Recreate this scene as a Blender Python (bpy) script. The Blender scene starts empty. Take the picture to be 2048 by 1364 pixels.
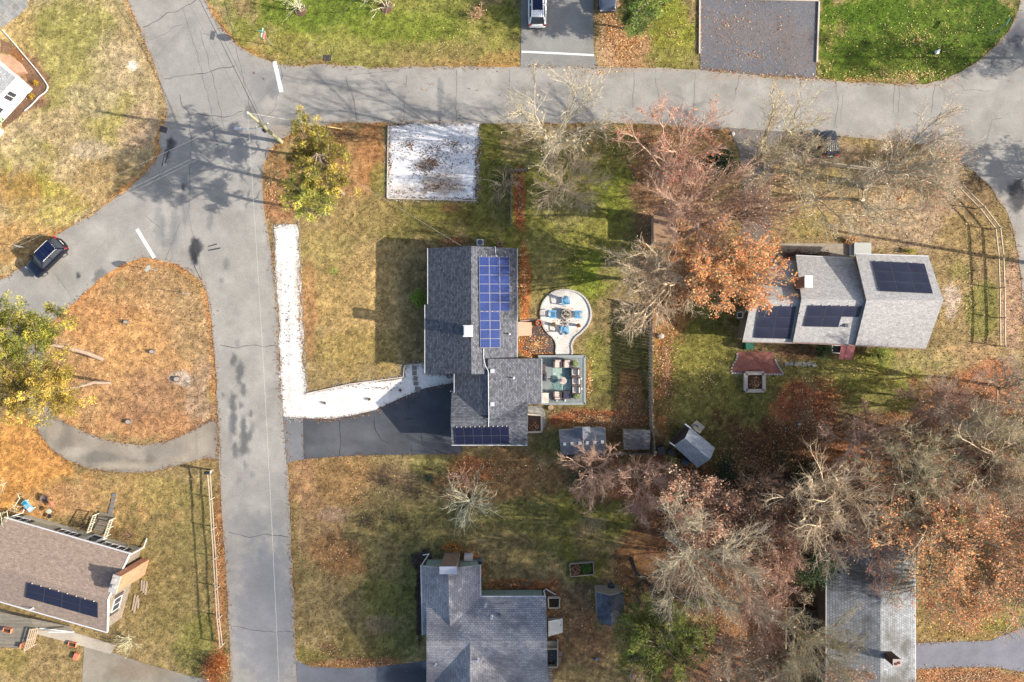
import bpy, bmesh, math, random, zlib
import numpy as np
from mathutils import Vector, Matrix, geometry
R = math.radians
PI = math.pi
# ---------------------------------------------------------------- scene, camera, light
sc = bpy.context.scene
COL = sc.collection
H = 68.0            # height of the drone above the ground
PX = 20.0           # photograph pixels (2048 wide) per metre on the ground
SUN_EL = 25.0
SUN_SLOPE = 9.5     # sun stands to the right, a little below the horizontal of the picture
KEXP = 1.72          # how much brighter than its albedo a sunlit surface shows

def U(px, py, h=0.0):
    k = (1 - h / H) / PX
    return Vector(((px - 1024) * k, (682 - py) * k, h))

cam_d = bpy.data.cameras.new("camera")
cam = bpy.data.objects.new("camera", cam_d)
COL.objects.link(cam)
cam.location = (0, 0, H)
cam_d.sensor_width = 36
cam_d.lens = 36 * H / (2048 / PX)
cam_d.clip_end = 3000
sc.camera = cam

w = bpy.data.worlds.new("World")
sc.world = w
w.use_nodes = True
nt = w.node_tree
bg = nt.nodes['Background']
sky = nt.nodes.new('ShaderNodeTexSky')
sky.sky_type = 'NISHITA'
sky.sun_disc = False
sky.sun_elevation = R(SUN_EL)
sky.sun_rotation = R(90 + SUN_SLOPE)
sky.air_density = 1.0
sky.dust_density = 2.5
sky.ozone_density = 1.0
nt.links.new(sky.outputs[0], bg.inputs[0])
bg.inputs[1].default_value = 0.112

sd = bpy.data.lights.new("sun", 'SUN')
sd.energy = 4.1
sd.angle = R(0.53)
sd.color = (1.0, 0.93, 0.82)
so = bpy.data.objects.new("sun", sd)
COL.objects.link(so)
sdir = Vector((math.cos(R(SUN_SLOPE)) * math.cos(R(SUN_EL)), -math.sin(R(SUN_SLOPE)) * math.cos(R(SUN_EL)), math.sin(R(SUN_EL))))
so.rotation_euler = sdir.to_track_quat('Z', 'Y').to_euler()
so.location = sdir * 100
sc.view_settings.view_transform = 'Standard'
sc.view_settings.look = 'None'
sc.view_settings.gamma = 1
sc.view_settings.exposure = 1.42

# ---------------------------------------------------------------- colour helpers
def lin1(c):
    c = c / 255.0
    return c / 12.92 if c <= 0.04045 else ((c + 0.055) / 1.055) ** 2.4
def A(r, g, b, k=None):
    """albedo of a thing that shows as sRGB r,g,b in full sun in the photograph"""
    k = k or KEXP
    return tuple(min(0.85, lin1(v) / k) for v in (r, g, b))
def linA(arr):
    a = np.asarray(arr, dtype=float) / 255.0
    a = np.where(a <= 0.04045, a / 12.92, ((a + 0.055) / 1.055) ** 2.4)
    return np.clip(a / KEXP, 0, 0.85)

# ---------------------------------------------------------------- noise (numpy)
def _hash(ix, iy, seed):
    n = (ix.astype(np.int64) * 374761393 + iy.astype(np.int64) * 668265263 + seed * 1442695041) & 0x7fffffff
    n = ((n ^ (n >> 13)) * 1274126177) & 0x7fffffff
    n = (n ^ (n >> 16)) & 0xffff
    return n / 65535.0
def vnoise(x, y, scale, seed=0):
    x = np.asarray(x, dtype=float) / scale; y = np.asarray(y, dtype=float) / scale
    ix = np.floor(x); iy = np.floor(y)
    fx = x - ix; fy = y - iy
    fx = fx * fx * (3 - 2 * fx); fy = fy * fy * (3 - 2 * fy)
    a = _hash(ix, iy, seed); b = _hash(ix + 1, iy, seed); c = _hash(ix, iy + 1, seed); d = _hash(ix + 1, iy + 1, seed)
    return (a * (1 - fx) + b * fx) * (1 - fy) + (c * (1 - fx) + d * fx) * fy
def fbm(x, y, scale, octs=4, seed=0):
    t = 0; amp = 0.5; s = 0
    for i in range(octs):
        t = t + vnoise(x, y, scale / 2 ** i, seed + i * 17) * amp
        s += amp; amp *= 0.6
    return t / s

# ---------------------------------------------------------------- materials
MATS = {}
def _base(name):
    m = bpy.data.materials.new(name)
    m.use_nodes = True
    n = m.node_tree
    b = n.nodes['Principled BSDF']
    MATS[name] = m
    return m, n, b
def node(n, t, **kw):
    x = n.nodes.new(t)
    for k, v in kw.items():
        setattr(x, k, v)
    return x
def coords(n, which='Object', scale=None):
    tc = node(n, 'ShaderNodeTexCoord')
    return tc.outputs[which]
def noise(n, vec, scale, detail=3, rough=0.6):
    t = node(n, 'ShaderNodeTexNoise')
    t.inputs['Scale'].default_value = scale
    t.inputs['Detail'].default_value = detail
    t.inputs['Roughness'].default_value = rough
    n.links.new(vec, t.inputs['Vector'])
    return t.outputs['Fac']
def ramp(n, fac, stops):
    r = node(n, 'ShaderNodeValToRGB')
    el = r.color_ramp.elements
    while len(el) > 1: el.remove(el[-1])
    el[0].position = stops[0][0]; el[0].color = tuple(stops[0][1]) + (1,) if not isinstance(stops[0][1], (int, float)) else (stops[0][1],) * 3 + (1,)
    for p, c in stops[1:]:
        e = el.new(p); e.color = (c,) * 3 + (1,) if isinstance(c, (int, float)) else tuple(c) + (1,)
    n.links.new(fac, r.inputs[0])
    return r.outputs[0]
def mul(n, a, b, f=1.0):
    m = node(n, 'ShaderNodeMix', data_type='RGBA', blend_type='MULTIPLY')
    m.inputs[0].default_value = f
    n.links.new(a, m.inputs[6]); n.links.new(b, m.inputs[7])
    return m.outputs[2]
def bump(n, b, h, strength, dist):
    bp = node(n, 'ShaderNodeBump')
    bp.inputs['Strength'].default_value = strength
    bp.inputs['Distance'].default_value = dist
    n.links.new(h, bp.inputs['Height']); n.links.new(bp.outputs[0], b.inputs['Normal'])
def mat(name, col, rough=0.8, var=0.12, scale=6.0, metal=0.0, bumpd=0.0, spec=0.5):
    """plain material with slight mottling"""
    if name in MATS: return MATS[name]
    m, n, b = _base(name)
    v = coords(n)
    f = noise(n, v, scale, 4)
    r = ramp(n, f, [(0.25, tuple(c * (1 - var) for c in col)), (0.75, tuple(min(1, c * (1 + var)) for c in col))])
    n.links.new(r, b.inputs['Base Color'])
    b.inputs['Roughness'].default_value = rough
    b.inputs['Metallic'].default_value = metal
    b.inputs['Specular IOR Level'].default_value = spec
    if bumpd: bump(n, b, f, 1.0, bumpd)
    return m
def mat_vc(name, rough=0.95, fine=9.0, lo=0.72, hi=1.3, bumpd=0.03, coarse=1.2, spec=0.2):
    """colour from the mesh attribute Col, broken up by fine and coarse noise"""
    if name in MATS: return MATS[name]
    m, n, b = _base(name)
    at = node(n, 'ShaderNodeAttribute', attribute_name='Col')
    v = coords(n)
    f1 = noise(n, v, fine, 5, 0.75); f2 = noise(n, v, coarse, 4, 0.65)
    c = mul(n, at.outputs['Color'], ramp(n, f1, [(0.28, lo), (0.5, 1.0), (0.72, hi)]))
    c = mul(n, c, ramp(n, f2, [(0.3, 0.88), (0.7, 1.12)]))
    n.links.new(c, b.inputs['Base Color'])
    b.inputs['Roughness'].default_value = rough
    b.inputs['Specular IOR Level'].default_value = spec
    if bumpd: bump(n, b, f1, 1.0, bumpd)
    return m
def mat_leaf(name, rough=0.6, trans=0.3):
    if name in MATS: return MATS[name]
    m, n, b = _base(name)
    at = node(n, 'ShaderNodeAttribute', attribute_name='Col')
    n.links.new(at.outputs['Color'], b.inputs['Base Color'])
    b.inputs['Roughness'].default_value = rough
    b.inputs['Specular IOR Level'].default_value = 0.25
    t = node(n, 'ShaderNodeBsdfTranslucent'); n.links.new(at.outputs['Color'], t.inputs[0])
    mx = node(n, 'ShaderNodeMixShader'); mx.inputs[0].default_value = trans
    n.links.new(b.outputs[0], mx.inputs[1]); n.links.new(t.outputs[0], mx.inputs[2])
    n.links.new(mx.outputs[0], n.nodes['Material Output'].inputs[0])
    return m
def mat_shingle(name, col, dark=0.55, light=1.35, course=0.16, width=0.32, stain=None, stain_amt=0.0, mortar=0.55, streak=1.0):
    """asphalt shingles: courses follow the roof's own UV in metres"""
    if name in MATS: return MATS[name]
    m, n, b = _base(name)
    uv = coords(n, 'UV')
    br = node(n, 'ShaderNodeTexBrick')
    n.links.new(uv, br.inputs['Vector'])
    br.inputs['Scale'].default_value = 1.0
    br.inputs['Brick Width'].default_value = width
    br.inputs['Row Height'].default_value = course
    br.inputs['Mortar Size'].default_value = 0.018
    br.inputs['Mortar Smooth'].default_value = 0.3
    br.inputs['Color1'].default_value = tuple(c * dark for c in col) + (1,)
    br.inputs['Color2'].default_value = tuple(c * light for c in col) + (1,)
    br.inputs['Mortar'].default_value = tuple(c * mortar for c in col) + (1,)
    f = noise(n, uv, 2.6, 5, 0.7)
    c = mul(n, br.outputs['Color'], ramp(n, f, [(0.3, 0.8), (0.7, 1.2)]))
    f3 = noise(n, uv, 9.0, 2, 0.5)
    c = mul(n, c, ramp(n, f3, [(0.35, 0.82), (0.65, 1.18)]), streak)
    if stain:
        f2 = noise(n, coords(n), 0.28, 4, 0.6)
        mx = node(n, 'ShaderNodeMix', data_type='RGBA')
        n.links.new(ramp(n, f2, [(0.45, 0.0), (0.62, stain_amt)]), mx.inputs[0])
        n.links.new(c, mx.inputs[6]); mx.inputs[7].default_value = tuple(stain) + (1,)
        c = mx.outputs[2]
    n.links.new(c, b.inputs['Base Color'])
    b.inputs['Roughness'].default_value = 0.9
    b.inputs['Specular IOR Level'].default_value = 0.25
    bump(n, b, br.outputs['Fac'], -0.5, 0.02)
    return m
def mat_stripe(name, col, width, axis='UV', gap=0.45, gapw=0.12, var=0.15, rough=0.8):
    """boards / clapboards: rows in UV v"""
    if name in MATS: return MATS[name]
    m, n, b = _base(name)
    uv = coords(n, 'UV')
    br = node(n, 'ShaderNodeTexBrick')
    n.links.new(uv, br.inputs['Vector'])
    br.inputs['Scale'].default_value = 1.0
    br.inputs['Brick Width'].default_value = 2.4
    br.inputs['Row Height'].default_value = width
    br.inputs['Mortar Size'].default_value = width * gapw
    br.inputs['Color1'].default_value = tuple(c * (1 - var) for c in col) + (1,)
    br.inputs['Color2'].default_value = tuple(min(1, c * (1 + var)) for c in col) + (1,)
    br.inputs['Mortar'].default_value = tuple(c * gap for c in col) + (1,)
    f = noise(n, uv, 3.0, 4)
    c = mul(n, br.outputs['Color'], ramp(n, f, [(0.3, 0.85), (0.7, 1.12)]))
    n.links.new(c, b.inputs['Base Color'])
    b.inputs['Roughness'].default_value = rough
    return m
def mat_brick(name, col1, col2, mortar, bw=0.21, bh=0.07, ms=0.008):
    if name in MATS: return MATS[name]
    m, n, b = _base(name)
    uv = coords(n, 'UV')
    br = node(n, 'ShaderNodeTexBrick')
    n.links.new(uv, br.inputs['Vector'])
    br.inputs['Scale'].default_value = 1.0
    br.inputs['Brick Width'].default_value = bw
    br.inputs['Row Height'].default_value = bh
    br.inputs['Mortar Size'].default_value = ms
    br.inputs['Color1'].default_value = tuple(col1) + (1,)
    br.inputs['Color2'].default_value = tuple(col2) + (1,)
    br.inputs['Mortar'].default_value = tuple(mortar) + (1,)
    f = noise(n, uv, 1.4, 4)
    c = mul(n, br.outputs['Color'], ramp(n, f, [(0.3, 0.78), (0.7, 1.2)]))
    n.links.new(c, b.inputs['Base Color'])
    b.inputs['Roughness'].default_value = 0.88
    return m
def mat_solar(name, cell, line, cw=0.155, rough=0.22, lw=0.012):
    if name in MATS: return MATS[name]
    m, n, b = _base(name)
    uv = coords(n, 'UV')
    br = node(n, 'ShaderNodeTexBrick')
    br.offset = 0.0
    n.links.new(uv, br.inputs['Vector'])
    br.inputs['Scale'].default_value = 1.0
    br.inputs['Brick Width'].default_value = cw
    br.inputs['Row Height'].default_value = cw
    br.inputs['Mortar Size'].default_value = lw
    br.inputs['Color1'].default_value = tuple(c * 0.85 for c in cell) + (1,)
    br.inputs['Color2'].default_value = tuple(c * 1.15 for c in cell) + (1,)
    br.inputs['Mortar'].default_value = tuple(line) + (1,)
    f = noise(n, coords(n), 0.8, 2)
    c = mul(n, br.outputs['Color'], ramp(n, f, [(0.3, 0.85), (0.7, 1.15)]))
    n.links.new(c, b.inputs['Base Color'])
    b.inputs['Roughness'].default_value = rough; b.inputs['Specular IOR Level'].default_value = .22
    return m

# ---------------------------------------------------------------- mesh builder
def root_at(p):
    while p is not None:
        if p.get('_at') is not None: return Vector(list(p['_at']))
        p = p.parent
    return Vector((0, 0, 0))
class MB:
    def __init__(s):
        s.v = []; s.f = []; s.m = []; s.uv = []; s.c = []
    def face(s, pts, mi=0, uv=None, col=None):
        i = len(s.v)
        s.v.extend([tuple(p) for p in pts])
        s.f.append(tuple(range(i, i + len(pts))))
        s.m.append(mi); s.uv.append(uv); s.c.append(col)
    def box(s, c, size, rz=0.0, mi=0, rot=None, uvs=True):
        hx, hy, hz = size[0] / 2, size[1] / 2, size[2] / 2
        M = rot if rot is not None else Matrix.Rotation(rz, 3, 'Z')
        c = Vector(c)
        P = [c + M @ Vector((x * hx, y * hy, z * hz)) for x, y, z in
             ((-1, -1, -1), (1, -1, -1), (1, 1, -1), (-1, 1, -1), (-1, -1, 1), (1, -1, 1), (1, 1, 1), (-1, 1, 1))]
        X, Y, Z = size
        for q, (a, b_) in (((3, 2, 1, 0), (X, Y)), ((4, 5, 6, 7), (X, Y)), ((0, 1, 5, 4), (X, Z)), ((1, 2, 6, 5), (Y, Z)), ((2, 3, 7, 6), (X, Z)), ((3, 0, 4, 7), (Y, Z))):
            s.face([P[k] for k in q], mi, uv=((0, 0), (a, 0), (a, b_), (0, b_)))
    def beam(s, a, b, w_, h_=None, mi=0, up=Vector((0, 0, 1))):
        a = Vector(a); b = Vector(b); h_ = h_ or w_
        d = b - a; L = d.length
        if L < 1e-6: return
        d.normalize()
        u = up if abs(d.dot(up)) < 0.99 else Vector((1, 0, 0))
        x = d.cross(u).normalized(); z = x.cross(d)
        M = Matrix((d, x, z)).transposed()
        s.box((a + b) / 2, (L, w_, h_), mi=mi, rot=M)
    def tube(s, pts, rad, sides=6, mi=0, cap=True):
        pts = [Vector(p) for p in pts]
        if isinstance(rad, (int, float)): rad = [rad] * len(pts)
        rings = []
        n_ = len(pts)
        ref = None
        for i, p in enumerate(pts):
            d = (pts[min(i + 1, n_ - 1)] - pts[max(i - 1, 0)])
            if d.length < 1e-9: d = Vector((0, 0, 1))
            d.normalize()
            if ref is None or abs(ref.dot(d)) > 0.95:
                ref = Vector((0, 0, 1)) if abs(d.z) < 0.9 else Vector((1, 0, 0))
            x = d.cross(ref).normalized(); y = d.cross(x)
            base = len(s.v)
            for k in range(sides):
                t = 2 * PI * k / sides
                s.v.append(tuple(p + (x * math.cos(t) + y * math.sin(t)) * rad[i]))
            rings.append(base)
        for i in range(n_ - 1):
            a, b = rings[i], rings[i + 1]
            for k in range(sides):
                k2 = (k + 1) % sides
                s.f.append((a + k, b + k, b + k2, a + k2)); s.m.append(mi); s.uv.append(None); s.c.append(None)
        if cap:
            s.f.append(tuple(rings[0] + k for k in range(sides))); s.m.append(mi); s.uv.append(None); s.c.append(None)
            s.f.append(tuple(rings[-1] + k for k in reversed(range(sides)))); s.m.append(mi); s.uv.append(None); s.c.append(None)
    def lathe(s, c, prof, sides=16, mi=0, sx=1.0, sy=1.0):
        """prof: list of (r,z)"""
        c = Vector(c)
        rings = []
        for r, z in prof:
            base = len(s.v)
            for k in range(sides):
                t = 2 * PI * k / sides
                s.v.append((c.x + r * sx * math.cos(t), c.y + r * sy * math.sin(t), c.z + z))
            rings.append(base)
        for i in range(len(prof) - 1):
            a, b = rings[i], rings[i + 1]
            for k in range(sides):
                k2 = (k + 1) % sides
                s.f.append((a + k, a + k2, b + k2, b + k)); s.m.append(mi); s.uv.append(None); s.c.append(None)
        s.f.append(tuple(rings[0] + k for k in reversed(range(sides)))); s.m.append(mi); s.uv.append(None); s.c.append(None)
        s.f.append(tuple(rings[-1] + k for k in range(sides))); s.m.append(mi); s.uv.append(None); s.c.append(None)
    def prism(s, poly, z0, z1, mi=0, mtop=None):
        """poly: world xy points; z1 may be a list of heights"""
        n_ = len(poly)
        zt = z1 if isinstance(z1, (list, tuple)) else [z1] * n_
        ar = sum(poly[i][0] * poly[(i + 1) % n_][1] - poly[(i + 1) % n_][0] * poly[i][1] for i in range(n_))
        idx = list(range(n_))
        if ar < 0: idx.reverse()
        top = [(poly[i][0], poly[i][1], zt[i]) for i in idx]
        bot = [(poly[i][0], poly[i][1], z0) for i in idx]
        s.face(top, mi if mtop is None else mtop, uv=[(p[0], p[1]) for p in top])
        s.face(bot[::-1], mi)
        for i in range(n_):
            j = (i + 1) % n_
            L = math.hypot(top[j][0] - top[i][0], top[j][1] - top[i][1])
            s.face([bot[i], bot[j], top[j], top[i]], mi, uv=((0, z0), (L, z0), (L, top[j][2]), (0, top[i][2])))
    def build(s, name, mats, parent=None, smooth=False, at=None):
        me = bpy.data.meshes.new(name)
        off = Vector((0, 0, 0))
        if parent is not None and at is None: off = root_at(parent)
        if at is not None: off = Vector(at)
        vv = [(x - off.x, y - off.y, z - off.z) for x, y, z in s.v] if off.length else s.v
        me.from_pydata(vv, [], s.f)
        if not isinstance(mats, (list, tuple)): mats = [mats]
        for m_ in mats: me.materials.append(m_)
        me.polygons.foreach_set('material_index', s.m)
        if any(u is not None for u in s.uv):
            ul = me.uv_layers.new(name='UVMap')
            dat = []
            for f_, u in zip(s.f, s.uv):
                if u is None: dat.extend([0.0] * (2 * len(f_)))
                else:
                    for q in u: dat.extend((q[0], q[1]))
            ul.data.foreach_set('uv', dat)
        if any(c is not None for c in s.c):
            ca = me.color_attributes.new('Col', 'FLOAT_COLOR', 'CORNER')
            dat = []
            for f_, c in zip(s.f, s.c):
                c = c or (0.5, 0.5, 0.5)
                dat.extend([c[0], c[1], c[2], 1.0] * len(f_))
            ca.data.foreach_set('color', dat)
        if smooth: me.polygons.foreach_set('use_smooth', [True] * len(s.f))
        me.update()
        o = bpy.data.objects.new(name, me)
        COL.objects.link(o)
        if parent is not None: o.parent = parent
        elif at is not None: o.location = off
        return o

def tag(o, label=None, cat=None, group=None, kind=None):
    if label: o['label'] = label
    if cat: o['category'] = cat
    if group: o['group'] = group
    if kind: o['kind'] = kind
    return o
def empty(name, loc, label, cat, group=None, rz=0.0):
    o = bpy.data.objects.new(name, None)
    COL.objects.link(o)
    o.empty_display_size = 0.5
    loc = Vector(loc)
    o.location = loc; o.rotation_euler = (0, 0, rz)
    o['_at'] = tuple(loc) if rz == 0.0 else (0.0, 0.0, 0.0)
    return tag(o, label, cat, group)
def local(o): o['_at'] = (0.0, 0.0, 0.0); return o
def copy_tree(o, loc, rz, label, group=None):
    c = o.copy(); COL.objects.link(c)
    c.location = loc; c.rotation_euler = (0, 0, rz); c['label'] = label
    if group: c['group'] = group
    for ch in o.children:
        d = ch.copy(); COL.objects.link(d); d.parent = c
        for g in ch.children:
            e = g.copy(); COL.objects.link(e); e.parent = d
    return c

def np_mesh(name, verts, faces_n, nper, mats, cols=None, parent=None, at=None, vertcol=False):
    """fast mesh from numpy: verts (N,3), all faces with nper corners laid out in order or given as index array"""
    me = bpy.data.meshes.new(name)
    V = np.asarray(verts, dtype=np.float32)
    off = np.zeros(3, dtype=np.float32)
    if parent is not None: off = np.array(root_at(parent), dtype=np.float32)
    if at is not None: off = np.array(at, dtype=np.float32)
    V = V - off
    me.vertices.add(len(V)); me.vertices.foreach_set('co', V.ravel())
    F = np.asarray(faces_n, dtype=np.int32)
    nf = F.size // nper
    me.loops.add(nf * nper); me.loops.foreach_set('vertex_index', F.ravel())
    me.polygons.add(nf); me.polygons.foreach_set('loop_start', np.arange(0, nf * nper, nper, dtype=np.int32))
    if not isinstance(mats, (list, tuple)): mats = [mats]
    for m_ in mats: me.materials.append(m_)
    me.update(calc_edges=True)
    if cols is not None:
        dom = 'POINT' if vertcol else 'CORNER'
        ca = me.color_attributes.new('Col', 'FLOAT_COLOR', dom)
        C = np.asarray(cols, dtype=np.float32)
        if not vertcol: C = np.repeat(C, nper, axis=0)
        C = np.concatenate([C, np.ones((len(C), 1), dtype=np.float32)], axis=1)
        ca.data.foreach_set('color', C.ravel())
    o = bpy.data.objects.new(name, me)
    COL.objects.link(o)
    if parent is not None: o.parent = parent
    elif at is not None: o.location = Vector(at)
    return o

def inpoly(x, y, poly):
    x = np.asarray(x); y = np.asarray(y)
    ins = np.zeros(x.shape, dtype=bool)
    n_ = len(poly)
    j = n_ - 1
    for i in range(n_):
        xi, yi = poly[i][0], poly[i][1]; xj, yj = poly[j][0], poly[j][1]
        c = ((yi > y) != (yj > y)) & (x < (xj - xi) * (y - yi) / ((yj - yi) if yj != yi else 1e-9) + xi)
        ins ^= c
        j = i
    return ins
def polydist(x, y, poly, closed=True):
    d = np.full(np.shape(x), 1e9)
    n_ = len(poly)
    for i in range(n_ if closed else n_ - 1):
        ax, ay = poly[i][0], poly[i][1]; bx, by = poly[(i + 1) % n_][0], poly[(i + 1) % n_][1]
        dx, dy = bx - ax, by - ay
        L = dx * dx + dy * dy + 1e-12
        t = np.clip(((x - ax) * dx + (y - ay) * dy) / L, 0, 1)
        d = np.minimum(d, np.hypot(x - ax - t * dx, y - ay - t * dy))
    return d
def smooth_poly(pts, closed=True, sub=4):
    """Catmull-Rom through pixel points"""
    out = []
    n_ = len(pts)
    rng = range(n_ if closed else n_ - 1)
    for i in rng:
        p0 = pts[(i - 1) % n_] if closed or i > 0 else pts[i]
        p1 = pts[i]; p2 = pts[(i + 1) % n_]
        p3 = pts[(i + 2) % n_] if closed or i + 2 < n_ else p2
        for k in range(sub):
            t = k / sub
            out.append(tuple(0.5 * (2 * p1[q] + (p2[q] - p0[q]) * t + (2 * p0[q] - 5 * p1[q] + 4 * p2[q] - p3[q]) * t * t + (3 * p1[q] - p0[q] - 3 * p2[q] + p3[q]) * t ** 3) for q in range(2)))
    if not closed: out.append(tuple(pts[-1]))
    return out
# ================================================================ GROUND COLOURS (photograph pixels)
ROAD = [(250,-260),(252,-20),(262,20),(275,48),(287,75),(300,108),(314,145),(326,185),(331,205),(333,228),(327,255),(316,285),
        (322,303),(305,330),(285,352),(255,380),(215,408),(180,432),(130,458),(85,487),(55,528),(0,560),(-120,640),(-320,760),
        (-320,980),(-150,860),(-20,735),(45,690),(108,640),(145,610),(200,560),(240,532),(280,517),(300,518),(350,527),(380,545),(405,565),(414,585),
        (420,625),(427,690),(431,740),(434,800),(436,860),(437,915),(442,1000),(449,1100),(456,1200),(460,1300),(462,1400),(464,1700),
        (604,1700),(600,1400),(592,1310),(588,1200),(583,1110),(579,1000),(575,920),(568,835),(561,760),(555,650),(549,560),(543,500),(532,440),(525,385),(524,360),
        (529,325),(540,298),(562,279),(600,256),(640,250),(690,246),(780,246),(950,247),(1100,247),(1280,246),(1330,250),(1400,257),
        (1480,262),(1560,266),(1650,270),(1740,278),(1800,283),(1850,291),(1900,312),(1950,345),(1985,380),(2010,420),(2026,462),(2038,520),(2046,600),(2052,800),(2060,1100),
        (2060,1500),(2260,1500),(2230,700),(2220,480),(2330,330),(2600,300),(2600,120),(2240,90),(2190,20),(2180,-260),
        (2040,-260),(2042,-10),(2037,20),(2021,55),(1992,90),(1950,126),(1915,148),(1885,161),(1850,168),(1800,169),(1700,163),(1635,158),(1530,152),(1400,140),
        (1300,135),(1195,133),(1040,133),(900,133),(740,135),(640,128),(600,133),(560,129),(515,114),(475,90),(445,58),(425,30),(411,0),(402,-40),(398,-260)]
CURVE = [(437,845),(425,838),(400,852),(370,868),(330,884),(280,891),(220,882),(160,860),(118,838),(95,810),(86,760),(88,700),(100,660),(60,690),(38,715),
         (42,780),(55,825),(76,862),(103,900),(135,920),(180,938),(240,946),(300,945),(340,935),(380,925),(410,915),(437,920)]
DRIVE_TOP = [(1040,137),(1041,118),(1042,103),(1040,-260),(1186,-260),(1187,60),(1188,108),(1196,137)]
DRIVE_MAIN = [(606,836),(660,838),(700,832),(750,820),(800,796),(850,776),(905,766),(925,766),(925,906),(905,908),(700,911),(612,918),(608,919)]
APRON_MAIN = [(566,833),(606,836),(608,919),(590,921),(573,927)]
DRIVE_BOT = [(592,1320),(620,1334),(700,1336),(760,1333),(820,1326),(872,1318),(872,1500),(598,1500)]
DRIVE_BR = [(1826,1286),(1900,1283),(1980,1281),(2056,1250),(2056,1345),(1990,1334),(1900,1335),(1826,1338)]
DRIVE_RIGHT = [(1455,255),(1480,258),(1560,262),(1660,268),(1668,300),(1640,318),(1580,320),(1545,330),(1540,360),(1541,480),(1540,495),(1483,495),(1484,350),(1478,300)]
DRIVE_BL = [(168,1293),(230,1306),(300,1330),(380,1352),(430,1362),(466,1368),(468,1500),(160,1500),(165,1340)]
WALK_BL = [(40,1240),(120,1256),(232,1290),(222,1308),(168,1293),(90,1272),(30,1258)]
PAD_TOP = [(1400,-2),(1400,140),(1530,151),(1632,157),(1636,-2)]
STONE_STRIP = [(548,452),(594,450),(598,520),(603,640),(606,700),(611,770),(613,788),(700,769),(806,754),(810,731),(848,727),(852,748),(925,748),(925,768),(905,768),
               (850,779),(800,799),(750,823),(700,835),(660,840),(606,838),(566,835),(562,760),(556,640),(551,540)]
STONE_SQ = [(779,250),(860,247),(957,248),(955,330),(951,400),(860,398),(776,395),(777,320)]
MULCH = [(1052,676),(1066,655),(1072,646),(1080,652),(1092,664),(1104,672),(1110,682),(1112,706),(1090,706),(1060,706),(1046,698)]
FIRE_C = smooth_poly([(1128,580),(1150,583),(1168,594),(1179,612),(1182,632),(1176,650),(1164,664),(1150,676),(1143,690),(1143,709),(1114,709),(1113,690),(1107,676),(1094,664),(1086,650),(1081,630),(1084,610),(1094,594),(1110,583)], True, 4)
PATIO_R = [(1473,703),(1548,703),(1549,718),(1556,732),(1567,748),(1520,748),(1462,746),(1464,732),(1474,716)]
PATIO_B = smooth_poly([(1022,1346),(1060,1346),(1092,1346),(1096,1330),(1104,1340),(1106,1364),(1100,1400),(1060,1430),(1022,1430)], True, 2)
WALK_R = [(1540,486),(1706,487),(1706,520),(1480,524),(1484,495),(1540,495)]
ISLAND = [(108,640),(145,610),(200,560),(240,532),(280,517),(300,518),(350,527),(380,545),(405,565),(414,585),(420,625),(427,690),(431,740),(434,800),(425,838),(400,852),(370,868),(330,884),(280,891),(220,882),(160,860),(118,838),(95,810),(86,760),(88,700)]
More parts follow.
